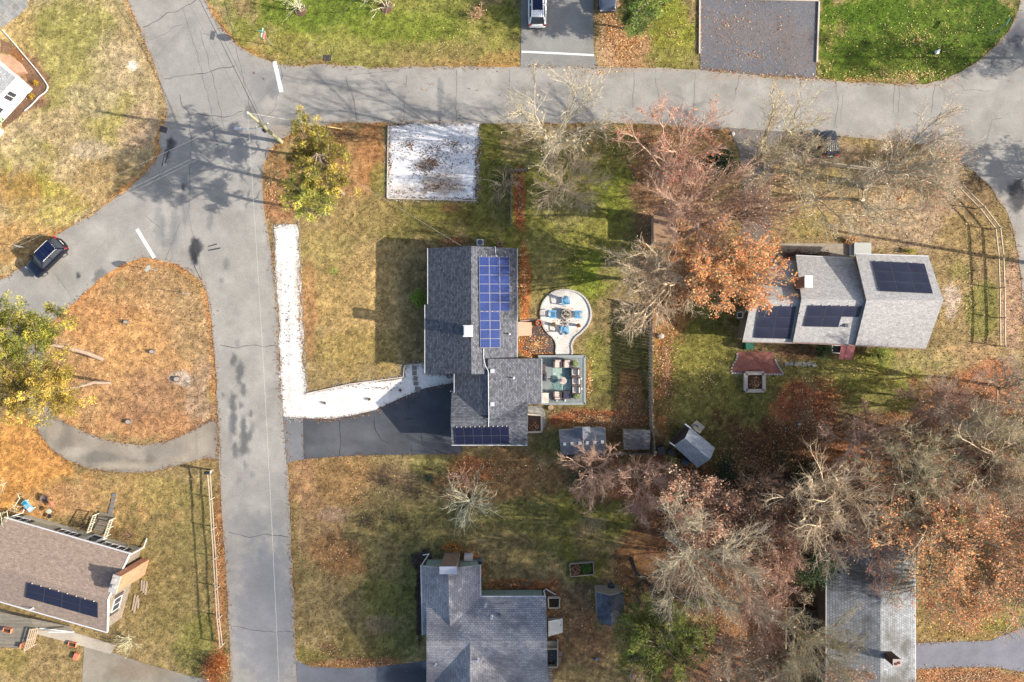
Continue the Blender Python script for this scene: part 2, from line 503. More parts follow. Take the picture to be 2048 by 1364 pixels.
# blobs: cx, cy, rx, ry, (r,g,b), strength
BLOBS = [
 (150,250,420,420,(178,156,112),1), (110,130,120,110,(160,150,84),.8), (170,60,90,60,(150,142,78),.8), (230,230,80,60,(166,154,84),.7), (60,330,80,60,(160,148,70),.8),
 (100,400,90,60,(170,156,66),.8), (40,380,50,50,(165,125,75),.7), (280,250,50,60,(190,160,125),.8), (190,200,60,40,(185,165,130),.6), (230,120,60,70,(192,170,132),.5),
 (40,290,50,60,(184,164,128),.6), (130,330,60,40,(186,162,118),.6), (200,370,110,60,(180,148,95),.6), (20,60,40,90,(190,160,105),.7), (30,480,110,50,(196,152,92),.8), (70,425,90,30,(190,165,110),.5),
 (180,300,40,22,(196,178,150),.5),(265,130,14,12,(215,200,180),.9),(300,60,30,80,(188,160,112),.7),
 (270,700,240,230,(186,144,96),1), (330,590,60,50,(170,138,96),.7), (380,650,45,90,(166,138,98),.7), (330,800,110,80,(160,122,88),.75), (200,640,90,50,(188,134,84),.6),
 (400,790,30,80,(168,144,116),.6), (240,680,100,60,(206,158,100),.6), (270,850,120,30,(186,136,90),.6),(360,755,26,16,(200,186,170),.7),(260,835,40,14,(150,110,80),.6),
 (20,930,140,120,(198,144,78),1), (100,900,60,40,(190,138,80),.6), (140,1000,90,40,(184,142,96),.8), (300,1020,130,80,(166,134,84),1), (330,990,70,50,(148,132,74),.6),
 (340,1150,120,160,(142,124,76),.9), (390,1040,50,100,(148,134,78),.5), (310,1240,60,60,(132,116,68),.6),(400,1290,50,60,(118,118,56),.7), (60,1330,130,60,(158,134,88),1), (30,1320,50,30,(140,126,62),.5),
 (440,1150,14,180,(160,112,74),.9), (430,1330,30,24,(170,100,56),.8),(250,1210,60,90,(150,126,84),.5),
 (740,40,320,110,(132,138,66),1), (640,20,120,50,(112,132,52),.7), (800,60,120,50,(118,134,54),.6), (900,110,180,30,(150,132,76),.8), (1000,60,60,70,(120,128,52),.5), (560,95,90,30,(150,136,66),.6),(1010,120,50,26,(172,138,80),.7),
 (700,100,80,30,(146,140,76),.5),
 (1250,70,70,110,(176,138,96),1), (1215,100,26,60,(206,170,130),.6), (1345,70,48,90,(132,138,56),1), (1345,120,60,30,(132,122,70),.5),
 (1840,70,240,120,(98,118,44),1), (1800,140,150,24,(104,118,44),.6), (1660,90,30,80,(104,128,44),.5), (1970,30,60,60,(74,104,34),.6), (1760,30,100,30,(84,118,34),.5),
 (650,330,130,90,(168,128,82),1), (740,300,40,70,(170,120,74),.8), (760,360,20,40,(110,130,50),.4), (560,400,40,60,(178,130,88),.9),
 (700,600,130,160,(178,148,94),1), (640,560,60,120,(174,144,88),.6), (700,700,110,50,(162,138,78),.7), (760,480,70,60,(168,142,92),.6), (650,500,60,40,(160,146,86),.5), (620,640,18,120,(172,126,82),.7),(667,543,10,9,(112,140,60),.6),
 (840,440,150,50,(128,116,62),1), (720,430,90,40,(164,138,86),.7), (900,420,100,30,(122,116,52),.7), (980,320,30,100,(112,114,50),1), (960,430,30,60,(116,118,52),.6),
 (1130,450,170,180,(134,134,62),1), (1100,560,60,80,(158,142,82),.8), (1080,500,50,50,(160,146,84),.5), (1240,350,60,110,(124,134,54),.9), (1180,560,60,70,(124,138,52),.8), (1120,420,60,40,(158,140,92),.5),
 (1230,290,70,50,(122,110,58),.5), (1160,320,80,60,(134,118,60),.5), (1260,540,60,70,(152,134,84),.7),
 (1210,640,50,50,(132,114,72),.7), (1190,720,40,70,(128,128,60),.9), (1250,720,60,90,(112,106,56),.9), (1210,800,80,50,(122,112,56),.6),
 (1050,560,14,110,(198,120,66),.9), (1075,690,45,26,(196,112,64),.9),(1060,750,30,24,(188,110,60),.8),
 (1190,840,110,22,(156,84,52),1), (1260,790,30,60,(150,92,58),.8), (1330,740,26,120,(172,96,60),1), (1160,890,110,40,(120,116,60),.6), (1235,880,30,40,(140,104,66),.8),
 (1400,730,100,140,(126,124,58),1), (1400,640,60,60,(116,116,52),.7), (1390,810,70,60,(136,130,70),.7), (1470,840,90,50,(128,122,60),.8), (1540,800,60,70,(110,118,54),.7),
 (1330,560,60,130,(164,112,72),.8), (1360,400,110,110,(160,120,88),.9), (1330,300,80,60,(150,110,76),.8), (1420,280,50,40,(156,122,78),.9), (1320,340,60,60,(140,84,60),.6),(1420,540,100,60,(176,116,72),.7),
 (1600,400,90,100,(162,136,94),1), (1700,400,130,110,(164,140,98),1), (1620,440,60,40,(156,140,82),.7), (1680,350,60,26,(150,134,72),.6), (1840,400,120,90,(166,140,102),1), (1800,450,120,60,(176,150,118),.7), (1650,300,100,30,(168,140,114),.9),
 (1940,560,70,160,(160,134,90),1), (1960,620,40,60,(124,128,54),.6), (1920,540,30,30,(128,126,60),.5), (1905,600,22,45,(196,174,150),.9), (1960,450,60,60,(150,126,78),.6), (2025,620,22,150,(186,150,118),.9), (1960,380,40,50,(138,110,76),.7),(1935,710,80,30,(172,140,98),.8),
 (1700,740,180,60,(136,134,62),1), (1760,790,130,60,(120,122,56),.8), (1850,730,80,40,(168,150,98),.8), (1640,730,80,40,(132,124,70),.6), (1830,770,40,40,(150,146,66),.6), (1600,710,60,16,(130,92,64),.8),
 (1620,830,80,90,(158,86,54),1), (1760,870,200,50,(134,76,50),.9), (1940,800,120,60,(156,94,62),.8), (1990,760,60,40,(170,112,74),.8),
 (1760,1000,420,160,(120,76,52),1), (1500,930,160,90,(110,74,48),1), (1700,930,120,60,(146,80,52),.8), (1900,950,140,60,(126,70,48),.6), (1420,900,90,40,(112,108,52),.7),
 (1450,1120,230,150,(112,80,60),1), (1480,1300,200,100,(128,92,66),1), (1520,1240,80,80,(168,112,74),.7), (1600,1330,80,60,(140,104,62),.6), (1560,1150,60,90,(136,84,64),.7),
 (1940,1230,140,60,(146,124,68),1), (1990,1230,60,30,(128,130,50),.6), (1880,1260,60,20,(150,122,66),.5), (1940,1355,130,26,(148,92,62),1), (1930,1130,110,70,(146,112,72),.7),
 (720,1120,200,240,(130,112,70),1), (660,960,110,70,(158,122,78),.9), (640,1060,60,80,(166,130,92),.6), (610,960,30,60,(176,134,98),.5), (790,960,50,40,(120,98,72),.7), (760,1010,60,40,(104,96,62),.6),
 (680,1110,60,50,(142,94,58),.6), (650,1200,60,60,(140,118,80),.6), (770,1200,60,50,(106,108,52),.8), (790,1290,70,50,(102,102,52),.7), (720,1290,90,40,(118,104,56),.6), (620,1310,50,20,(120,112,52),.6), (740,1090,30,40,(152,134,78),.5),
 (830,1170,26,120,(98,102,50),.6), (760,1250,40,24,(146,120,90),.6), (730,1330,110,14,(156,104,66),.8), (670,1030,40,20,(168,138,116),.5),
 (1000,960,160,60,(150,108,66),.8), (940,940,50,30,(174,108,64),.8), (860,930,60,24,(128,124,64),.6), (880,1060,110,60,(124,112,66),.9), (1060,1060,140,80,(122,112,60),1), (1010,1100,90,50,(134,114,74),.8), (1150,1000,40,60,(110,114,46),.7),
 (940,1150,30,60,(150,80,46),.8), (1030,1170,80,14,(150,76,44),.9), (1110,1230,18,90,(160,90,56),.8), (1170,1120,60,60,(104,108,44),.8), (1160,1260,70,100,(134,106,74),1), (1220,1030,60,70,(96,102,44),.8), (1180,1080,40,60,(144,116,80),.6),
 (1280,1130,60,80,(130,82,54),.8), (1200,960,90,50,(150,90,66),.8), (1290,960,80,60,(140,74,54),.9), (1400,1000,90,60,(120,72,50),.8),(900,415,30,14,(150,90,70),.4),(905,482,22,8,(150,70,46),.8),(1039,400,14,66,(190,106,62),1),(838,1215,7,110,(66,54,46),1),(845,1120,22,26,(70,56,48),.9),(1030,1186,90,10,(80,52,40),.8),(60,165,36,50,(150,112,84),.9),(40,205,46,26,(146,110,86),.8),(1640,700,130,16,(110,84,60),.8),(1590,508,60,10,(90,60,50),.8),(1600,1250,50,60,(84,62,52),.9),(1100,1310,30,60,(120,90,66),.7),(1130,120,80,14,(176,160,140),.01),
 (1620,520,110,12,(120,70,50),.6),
]
def ground_rgb(x, y):
    """colour of soil and grass at photograph pixel x,y (numpy arrays)"""
    n1 = fbm(x, y, 60, 4, 3); n2 = fbm(x, y, 22, 4, 91); n3 = fbm(x, y, 8, 3, 41)
    C = np.zeros(x.shape + (3,)); C[...] = (150, 128, 84)
    for i, (cx, cy, rx, ry, col, s) in enumerate(BLOBS):
        m = (np.abs(x - cx) < rx * 1.6) & (np.abs(y - cy) < ry * 1.6)
        if not m.any(): continue
        xs, ys = x[m], y[m]
        d = np.hypot((xs - cx) / rx, (ys - cy) / ry) + (n1[m] - .5) * .9 + (n2[m] - .5) * .7 + (n3[m] - .5) * .35
        t = np.clip((1.12 - d) / 0.5, 0, 1); t = (t * t * (3 - 2 * t) * s)[:, None]
        C[m] = C[m] * (1 - t) + np.array(col) * t
    # old pine needles gathered along the kerb-less road edge
    m = (x > -60) & (x < 1300) & (y < 1364)
    if m.any():
        d = polydist(x[m], y[m], ROAD)
        wdt = 2 + 26 * n1[m] * n1[m] + 6 * n2[m]
        t = np.clip(1 - d / wdt, 0, 1) * np.clip(n2[m] * 2.2, 0, 1)
        side = np.where((x[m] > 520) & (y[m] > 240), .45, 1.0)
        t = np.where(y[m] > 900, t * .4, t) * side * np.clip((fbm(x[m], y[m], 140, 2, 88) - .3) * 3, .15, 1)
        t = t[:, None] * 0.85
        C[m] = C[m] * (1 - t) + np.array((204, 140, 80)) * t
    v = (1 + (n3 - .5) * .40 + (n2 - .5) * .22)[..., None]
    grn = np.clip((C[..., 1] - C[..., 0] - 4) / 26, 0, 1)
    weak = np.clip(1 - np.abs(C[..., 1] - C[..., 0] - 4) / 14, 0, 1)
    C[..., 0] += 9 * weak
    C = C * (1.03 - .13 * grn)[..., None]
    C[..., 2] = C[..., 2] * (1 - .36 * grn)
    brn = np.clip((C[..., 0] - C[..., 1] - 34) / 20, 0, 1) * np.clip((170 - C[..., 0]) / 20, 0, 1)
    C = C * (1 + .2 * brn)[..., None]; C[..., 1] += 13 * brn; C[..., 2] += 8 * brn
    C[..., 1] += 1 - grn; C[..., 2] += 3 * (1 - grn); C[..., 1] += 4 * brn
    cl = np.clip((1.25 - np.hypot((x - 960) / 520, (y - 1215) / 250)) / .5, 0, 1)[..., None]  # ground colour is lifted where the cloud's shade falls
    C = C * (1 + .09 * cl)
    g1 = vnoise(x, y, 4.2, 301); g2 = vnoise(x, y, 9, 302)
    C = C * v * (.80 + .30 * g1 + .14 * g2)[..., None]
    # straw-coloured and green flecks
    f = fbm(x, y, 5, 2, 7)
    t = (np.clip((f - .64) * 4, 0, .3))[..., None]; C = C * (1 - t) + C * np.array((1.3, 1.3, 1.45)) * t
    return C
def worldrgb(X, Y):
    return ground_rgb(np.asarray(X) * PX + 1024, 682 - np.asarray(Y) * PX)

M_ground = mat_vc('lawn_soil', fine=9.0, lo=0.5, hi=1.5, bumpd=0.06, coarse=0.9)
M_asphalt = mat_vc('old_asphalt', fine=10.0, lo=0.74, hi=1.2, bumpd=0.006, coarse=0.35, spec=0.3)
M_wgravel = mat_vc('white_gravel', fine=15.0, lo=0.74, hi=1.12, bumpd=0.05, coarse=2.6)
M_gravel = mat_vc('gravel', fine=16.0, lo=0.5, hi=1.15, bumpd=0.06, coarse=2.6)

# ---- ground: one sheet, fine inside the photographed field and coarse out to the horizon
def axis(lo, hi, st):
    far = [700, 420, 260, 170, 110, 70, 45, 28, 17, 10, 6, 3, 1.5, .6]
    mid = np.arange(lo, hi + st / 2, st)
    return np.concatenate([[lo - f for f in far], mid, [hi + f for f in far[::-1]]])
gx = axis(-53, 53, .17); gy = axis(-36, 36, .17)
gx = np.unique(np.concatenate([gx, [-900, 900]])); gy = np.unique(np.concatenate([gy, [-900, 900]]))
GX, GY = np.meshgrid(gx, gy)
V = np.stack([GX.ravel(), GY.ravel(), np.zeros(GX.size)], 1)
nx, ny = len(gx), len(gy)
ii = np.arange((ny - 1) * (nx - 1)); r_ = ii // (nx - 1); c_ = ii % (nx - 1); a_ = r_ * nx + c_
F = np.stack([a_, a_ + 1, a_ + nx + 1, a_ + nx], 1)
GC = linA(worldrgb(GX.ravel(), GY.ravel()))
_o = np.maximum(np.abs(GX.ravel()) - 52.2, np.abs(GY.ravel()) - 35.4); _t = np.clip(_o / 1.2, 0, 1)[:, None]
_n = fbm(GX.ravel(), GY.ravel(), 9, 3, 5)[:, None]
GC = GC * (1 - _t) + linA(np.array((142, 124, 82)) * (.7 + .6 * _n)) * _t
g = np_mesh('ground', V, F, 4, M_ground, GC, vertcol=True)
tag(g, 'patchy autumn lawns and leaf litter around the houses', 'ground', kind='structure')

def rough(poly, amp=0.07, seg=0.35, seed=0):
    """world polygon from px points with a slightly ragged edge"""
    P = [(U(a, b).x, U(a, b).y) for a, b in poly]
    out = []
    for i in range(len(P)):
        a, b = P[i], P[(i + 1) % len(P)]
        L = math.hypot(b[0] - a[0], b[1] - a[1]); n_ = max(1, int(L / seg))
        if L > 30: n_ = 1
        nx_, ny_ = -(b[1] - a[1]) / (L + 1e-9), (b[0] - a[0]) / (L + 1e-9)
        for k in range(n_):
            t = k / n_; x = a[0] + (b[0] - a[0]) * t; y = a[1] + (b[1] - a[1]) * t
            o = (float(fbm(np.array([x]), np.array([y]), 1.1, 3, 5 + seed)[0]) - .5) * 2 * amp
            out.append((x + nx_ * o, y + ny_ * o))
    return out
def sheet(name, poly_px, z, m, colfn, spacing=0.35, amp=0.06, label=None, cat=None, kind='structure', parent=None, seg=0.35):
    P = rough(poly_px, amp, seg, seed=len(name)) if amp else [(U(a, b).x, U(a, b).y) for a, b in poly_px]
    xs = [p[0] for p in P]; ys = [p[1] for p in P]
    bx0, bx1, by0, by1 = max(min(xs), -54), min(max(xs), 54), max(min(ys), -36.5), min(max(ys), 36.5)
    X, Y = np.meshgrid(np.arange(bx0, bx1, spacing), np.arange(by0, by1, spacing))
    rs = np.random.RandomState(3)
    X = X.ravel() + rs.uniform(-.2, .2, X.size) * spacing; Y = Y.ravel() + rs.uniform(-.2, .2, Y.size) * spacing
    ins = inpoly(X, Y, P); X, Y = X[ins], Y[ins]
    keep = polydist(X, Y, P) > spacing * .45 if len(X) else ins
    X, Y = X[keep], Y[keep]
    pts = [Vector(p) for p in P] + [Vector((a, b)) for a, b in zip(X, Y)]
    n_ = len(P)
    vo, eo, fo, *_ = geometry.delaunay_2d_cdt(pts, [(i, (i + 1) % n_) for i in range(n_)], [], 1, 1e-4)
    V = np.array([(p.x, p.y, z) for p in vo])
    F = np.array([f_ if ((vo[f_[1]] - vo[f_[0]]).cross(vo[f_[2]] - vo[f_[0]]) > 0) else f_[::-1] for f_ in fo if len(f_) == 3])
    Cc = linA(colfn(V[:, 0] * PX + 1024, 682 - V[:, 1] * PX)) if colfn else None
    o = np_mesh(name, V, F, 3, m, Cc, vertcol=True, parent=parent)
    tag(o, label, cat, kind=kind)
    return o

# darker patches, tyre marks and stains on the road, plus bluish shade painted at its lower end: cx, cy, rx, ry, colour, strength
RSTAIN_SHADE0 = [(389,503,10,32,(62,62,66),.97),(392,492,14,16,(82,82,86),.8),(341,288,12,17,(66,66,70),.97),(336,305,5,20,(90,90,92),.8),(367,375,4.5,7,(50,50,54),.97),(372,400,10,50,(156,156,156),.5),(345,470,5,50,(158,158,158),.6),(325,455,5,40,(154,154,154),.6),(445,790,4,6,(140,140,140),.7),(520,1110,4,14,(150,150,152),.7),(540,520,3,60,(176,176,174),.3),(480,745,9,24,(126,126,126),.9),(468,720,7,14,(128,128,128),.9),(487,780,6,16,(128,128,128),.85),(482,812,5,10,(126,126,126),.8),(465,800,7,16,(126,126,126),.9),(467,838,9,34,(124,124,124),.95),(487,850,8,22,(124,124,126),.9),(488,885,10,30,(126,126,126),.9),(502,830,5,10,(130,130,130),.85),(500,870,5,12,(128,128,128),.8),(470,900,7,18,(128,128,128),.8),
          (505,855,6,14,(146,146,146),.6),(498,900,6,10,(140,140,140),.5),(475,690,6,12,(146,146,146),.6),(490,930,6,10,(146,146,146),.6),(462,860,6,30,(146,146,146),.5),(505,950,5,8,(146,146,146),.5),(478,960,5,8,(146,146,146),.4),
          (453,528,7,14,(148,148,148),.7),(443,560,5,7,(146,146,146),.6),(330,485,16,8,(150,150,150),.5),(200,550,14,12,(132,132,132),.8),(192,560,9,6,(120,120,120),.7),(156,552,5,7,(84,84,86),.9),(420,440,8,20,(146,146,146),.6),(395,330,20,30,(156,156,156),.5),(318,440,10,60,(158,158,158),.5),(352,450,6,60,(160,160,160),.5),
          (530,170,40,30,(158,158,158),.5),(545,180,14,26,(146,146,146),.6),(690,165,80,6,(152,152,152),.6),(880,190,8,40,(146,146,150),.6),(470,30,50,60,(172,172,174),.4),(500,225,12,14,(120,120,120),.7),
          (1995,120,30,34,(140,140,140),.9),(2030,70,26,22,(96,98,106),.95),(2010,140,18,14,(150,150,150),.6),(2035,390,20,40,(74,72,78),.8),(2040,60,30,40,(120,120,128),.6),(530,1230,70,160,(166,168,176),.6),(505,1050,60,30,(172,172,176),.3),
          (400,200,110,180,(182,180,176),.4),(340,232,30,30,(176,166,150),.4),(560,262,24,14,(196,176,156),.6),(600,240,50,10,(196,186,172),.6),(1230,140,60,5,(206,184,160),.6),(1500,155,110,5,(196,180,160),.6),(1850,172,90,5,(200,184,166),.6),
          (555,140,30,8,(198,196,190),.6),(300,510,60,8,(190,182,168),.4),(385,555,24,20,(196,180,160),.4)]
RSTAIN_SHADE = [(a, b, c, d, tuple(v * .87 for v in e), f) for a, b, c, d, e, f in RSTAIN_SHADE0]
def patch_fn(base, stains=(), mott=0.05, edge=None):  # blends toned patches into the base, stains and painted shade alike
    def fn(x, y):
        n1 = fbm(x, y, 46, 4, 11); n2 = fbm(x, y, 11, 3, 23)
        C = np.zeros(x.shape + (3,)); C[...] = base
        C = C * (1 + (n1 - .5)[..., None] * mott * 2 + (n2 - .5)[..., None] * mott)
        for cx, cy, rx, ry, col, s in stains:
            m = (np.abs(x - cx) < rx * 1.7) & (np.abs(y - cy) < ry * 1.7)
            if not m.any(): continue
            d = np.hypot((x[m] - cx) / rx, (y[m] - cy) / ry) + (n2[m] - .5) * .9 + (n1[m] - .5) * .4
            t = (np.clip((1.1 - d) / .45, 0, 1) * s)[:, None]
            C[m] = C[m] * (1 - t) + np.array(col) * t
        return C
    return fn
def road_rgb(x, y):
    C = patch_fn((173, 168, 160), RSTAIN_SHADE, .1)(x, y)
    d = polydist(x, y, ROAD)
    n = fbm(x, y, 18, 3, 77)
    t = (np.clip(1 - d / (3 + 9 * n), 0, 1) * .4)[..., None]
    return C * (1 - t) + np.array((176, 156, 130)) * t
road = sheet('road', ROAD, 0.02, M_asphalt, road_rgb, 0.22, 0.17, 'worn grey asphalt streets meeting at a wide junction', 'road')

M_crack = mat('crack_filler', A(100, 98, 98), .8, .2, 3)
M_stain = mat('fresh_tar', A(66, 66, 68), .75, .5, 5)
M_white_paint = mat('road_paint', A(250, 250, 248), .7, .05, 5)
def strip(mb, pts, wd, z, jit=0.0, seed=0, mi=0, sub=3):
    rnd = random.Random(seed)
    P = []
    for i in range(len(pts) - 1):
        a, b = pts[i], pts[i + 1]
        L = math.hypot(b[0] - a[0], b[1] - a[1]); n_ = max(1, int(L / 9)) if jit else 1
        for k in range(n_):
            t = k / n_
            P.append((a[0] + (b[0] - a[0]) * t + (rnd.uniform(-jit, jit) if (i or k) else 0), a[1] + (b[1] - a[1]) * t + (rnd.uniform(-jit, jit) if (i or k) else 0)))
    P.append(pts[-1])
    W = [Vector(U(a, b)) for a, b in P]
    L_, R_ = [], []
    for i, p in enumerate(W):
        d = (W[min(i + 1, len(W) - 1)] - W[max(i - 1, 0)]); d.z = 0; d.normalize()
        nrm = Vector((-d.y, d.x, 0)); ww = wd / 2 * (rnd.uniform(.5, 1.3) if jit else 1)
        L_.append(p + nrm * ww); R_.append(p - nrm * ww)
    for i in range(len(W) - 1):
        mb.face([(q.x, q.y, z) for q in (R_[i], R_[i + 1], L_[i + 1], L_[i])], mi)
mb = MB()
CR = [[(286,55),(315,42),(335,25),(352,24),(372,12),(392,0)],[(300,80),(330,68),(352,52),(366,50)],[(328,158),(360,152),(400,148),(440,138),(470,132)],[(360,190),(365,212),(383,230),(395,228),(420,232),(460,234),(485,222)],
      [(383,230),(380,260),(385,300)],[(440,690),(475,695),(500,690),(530,694),(556,690)],[(458,1064),(500,1074),(530,1068),(580,1074)],[(462,1252),(520,1262),(588,1264)],[(110,546),(125,565),(147,604)],
      [(520,240),(548,222),(565,150),(560,125)],[(700,172),(708,200),(714,240)],[(814,150),(812,175)],[(700,150),(770,143),(800,139)],[(692,152),(695,170),(704,190),(716,246)],[(809,190),(808,240)],[(912,140),(912,245)],
      [(1020,140),(1018,200)],[(1268,145),(1265,215)],[(1310,155),(1318,195)],[(1390,145),(1388,230)],[(1478,150),(1468,200)],[(1602,158),(1600,260)],[(1670,162),(1676,200),(1668,255)],[(1685,190),(1680,240)],[(1788,170),(1787,225)],[(1798,170),(1797,225)],
      [(1870,168),(1862,225)],[(1905,160),(1930,180),(1980,182)],[(1920,296),(2048,298)],[(1968,296),(1985,240),(2005,236)],[(400,60),(430,170),(450,260)],[(450,0),(505,235)],[(290,430),(320,455)],[(360,445),(330,520)],
      [(420,600),(428,700),(437,850),(443,940)],[(386,470),(404,560)],[(382,300),(378,420),(386,470)],[(365,15),(372,40),(395,110),(420,210),(436,300)],[(300,372),(330,340)],[(330,395),(385,360)],[(170,0),(1,1)]]
CR = CR[:-1]
for i, c in enumerate(CR): strip(mb, c, .036 if i not in (5, 6, 7, 0, 2, 3) else .07, 0.0245, 1.6, i)
ck = mb.build('road_crack', M_crack, road); tag(ck, kind='stuff')
mb = MB()
def blotch(mb, cx, cy, rx, ry, z, seed, n_=22, mi=0, tilt=0, am=.45):
    rnd = random.Random(seed); ph = [rnd.uniform(0, 6.28) for _ in range(4)]
    pts = []
    for k in range(n_):
        t = 2 * PI * k / n_
        r = 1 + am * (.5 * math.sin(2 * t + ph[0]) + .35 * math.sin(3 * t + ph[1]) + .25 * math.sin(5 * t + ph[2]) + rnd.uniform(-.15, .15))
        x, y = rx * r * math.cos(t), ry * r * math.sin(t)
        p = U(cx + x * math.cos(tilt) - y * math.sin(tilt), cy + x * math.sin(tilt) + y * math.cos(tilt))
        pts.append((p.x, p.y, z))
    c = U(cx, cy); 
    for k in range(n_): mb.face([(c.x, c.y, z), pts[(k + 1) % n_], pts[k]], mi)
strip(mb, [(332,300),(324,332)], .12, .0246, 1, 3); strip(mb, [(338,302),(331,326)], .12, .0246, 1, 3)
strip(mb, [(416,493),(434,488)], .12, .0246, .4, 3); strip(mb, [(416,501),(441,496)], .14, .0246, .4, 3); strip(mb, [(388,530),(403,560)], .1, .0246, 1, 3)
tag(mb.build('tar_patch', M_stain, road), 'nearly black tar stains soaked into the asphalt')
mb = MB(); strip(mb, [(549,122),(563,184)], .42, .0252); mb.build('stop_line', M_white_paint, road)
mb = MB(); strip(mb, [(274,458),(309,516)], .36, .0252); mb.build('stop_line', M_white_paint, road)

M_drive_dark = mat_vc('dark_asphalt', fine=12, lo=.8, hi=1.2, bumpd=.006, coarse=.6, spec=.4)
sheet('curved_driveway', CURVE, .026, M_asphalt, patch_fn((160,150,136), [(130,880,16,30,(130,122,108),.7),(270,925,30,10,(126,118,106),.7),(360,915,24,10,(186,170,146),.6),(410,880,16,26,(184,172,154),.6),(150,905,30,12,(190,180,164),.6),(200,915,40,14,(120,116,108),.6),(330,905,60,16,(150,142,132),.6),(300,920,14,14,(110,104,94),.5),(250,930,60,8,(200,186,160),.5),(395,890,20,30,(180,168,150),.6),(110,860,20,20,(176,160,140),.6)], .16), .3, .1, 'crumbling curved driveway around the pine island', 'driveway')
dt = sheet('top_driveway', DRIVE_TOP, .026, M_asphalt, patch_fn((150,148,143), [(1120,60,60,60,(176,174,168),.5)], .05), .4, .04, 'grey asphalt driveway under the white car', 'driveway')
mb = MB(); strip(mb, [(1043,103.5),(1120,107),(1188,110.5)], .2, .0312); mb.build('white_band', M_white_paint, dt)
dm = sheet('front_driveway', DRIVE_MAIN, .028, M_drive_dark, patch_fn((84,86,92), [(700,870,80,30,(108,108,112),.6),(730,890,60,12,(84,84,90),.5),(660,900,70,16,(116,116,118),.5),(860,840,30,40,(80,82,90),.6)], .16), .3, .04, 'dark sealed asphalt driveway beside the white stone walk', 'driveway')
mb = MB()
for i, c in enumerate([[(680,838),(681,880),(680,912)],[(749,832),(748,852),(762,880),(778,886)],[(842,866),(842,884),(852,884)],[(816,810),(819,820)],[(812,836),(832,838)],[(823,890),(823,908)]]): strip(mb, c, .06, .0326, 1.5, i + 60)
tag(mb.build('driveway_crack', mat('dark_crack', A(40,42,48), .8, .1), dm), kind='stuff')
sheet('driveway_apron', APRON_MAIN, .027, M_asphalt, patch_fn((130,130,132), [], .1), .3, .04, 'grey apron where the dark driveway meets the street', 'driveway')
sheet('bottom_driveway', DRIVE_BOT, .026, M_drive_dark, patch_fn((128,130,136), [(820,1355,60,30,(70,72,80),.8)], .1), .4, .06, 'dark driveway along the bottom edge of the photo', 'driveway')
sheet('woodland_driveway', DRIVE_BR, .026, M_drive_dark, patch_fn((136,136,146), [], .08), .4, .05, 'blue grey driveway at the bottom right under bare trees', 'driveway')
sheet('tree_shaded_driveway', DRIVE_RIGHT, .026, M_drive_dark, patch_fn((128,120,116), [(1600,300,60,20,(140,124,110),.6)], .12), .35, .08, 'leaf-strewn driveway beneath the big trees', 'driveway')
sheet('rough_driveway', DRIVE_BL, .026, M_asphalt, patch_fn((158,148,132), [(270,1340,60,20,(140,124,104),.6),(400,1362,50,14,(140,140,140),.6)], .16), .35, .08, 'broken pale driveway at the bottom left', 'driveway')
sheet('concrete_walk', WALK_BL, .03, M_asphalt, patch_fn((196,184,166), [], .1), .4, 0, 'pale concrete walk behind the brown roofed house', 'path')
sheet('gravel_parking_pad', PAD_TOP, .026, M_gravel, patch_fn((126,125,130), [(1500,60,110,40,(140,126,120),.4),(1600,100,40,60,(140,124,116),.4)], .08), .3, .03, 'dark crushed stone pad edged with pale timber', 'parking')
sheet('white_stone_walk', STONE_STRIP, .022, M_wgravel, patch_fn((256,251,244), [(578,700,5,130,(220,216,210),.6),(592,560,5,90,(214,196,170),.5),(560,600,3,120,(216,204,186),.5),(680,800,60,8,(228,224,218),.5)], .09), .22, .3, 'white stone strip and walk in front of the dark roofed house', 'path')
sheet('white_stone_square', STONE_SQ, .022, M_wgravel, patch_fn((268,264,262), [(880,370,50,24,(180,160,140),.7),(850,330,30,14,(176,160,140),.7),(810,380,40,18,(204,190,176),.5),(850,290,110,70,(226,226,230),.4)], .12), .22, .32, 'square bed of white stones scattered with brown leaves', 'gravel bed')
sheet('mulch_bed', MULCH, .024, M_gravel, patch_fn((108,96,92), [], .2), .2, .06, 'dark mulch bed between bulkhead and fire pit circle', 'mulch bed')
fp = sheet('fire_pit_circle', FIRE_C, .03, M_wgravel, patch_fn((244,236,226), [], .12), .2, 0, 'keyhole shaped bed of pale pebbles around the fire pit', 'patio')
# ================================================================ LEAF LITTER, GRASS
M_leaf = mat_leaf('leaf', .65, .15)
HARD = [ROAD, CURVE, DRIVE_TOP, DRIVE_MAIN, APRON_MAIN, DRIVE_BOT, DRIVE_BR, DRIVE_RIGHT, DRIVE_BL, PAD_TOP, STONE_STRIP, STONE_SQ, FIRE_C, PATIO_R, WALK_R, WALK_BL]
ORG = [(210,132,76),(196,112,64),(228,162,108),(180,100,60),(218,150,96),(244,200,156)]
BRN = [(166,98,66),(184,112,78),(134,80,58),(206,142,106),(158,108,80),(226,172,134),(120,76,56)]
SPK = [(140,104,78),(118,88,66),(160,118,88),(104,84,62)]
ORG = [(r, min(255, g * 1.06 + 6), b * 1.05 + 6) for r, g, b in ORG]; BRN = [(r * 1.02, g * 1.1 + 6, b * 1.05 + 4) for r, g, b in BRN]
YEL = [(214,184,120),(230,206,150),(200,160,90)]
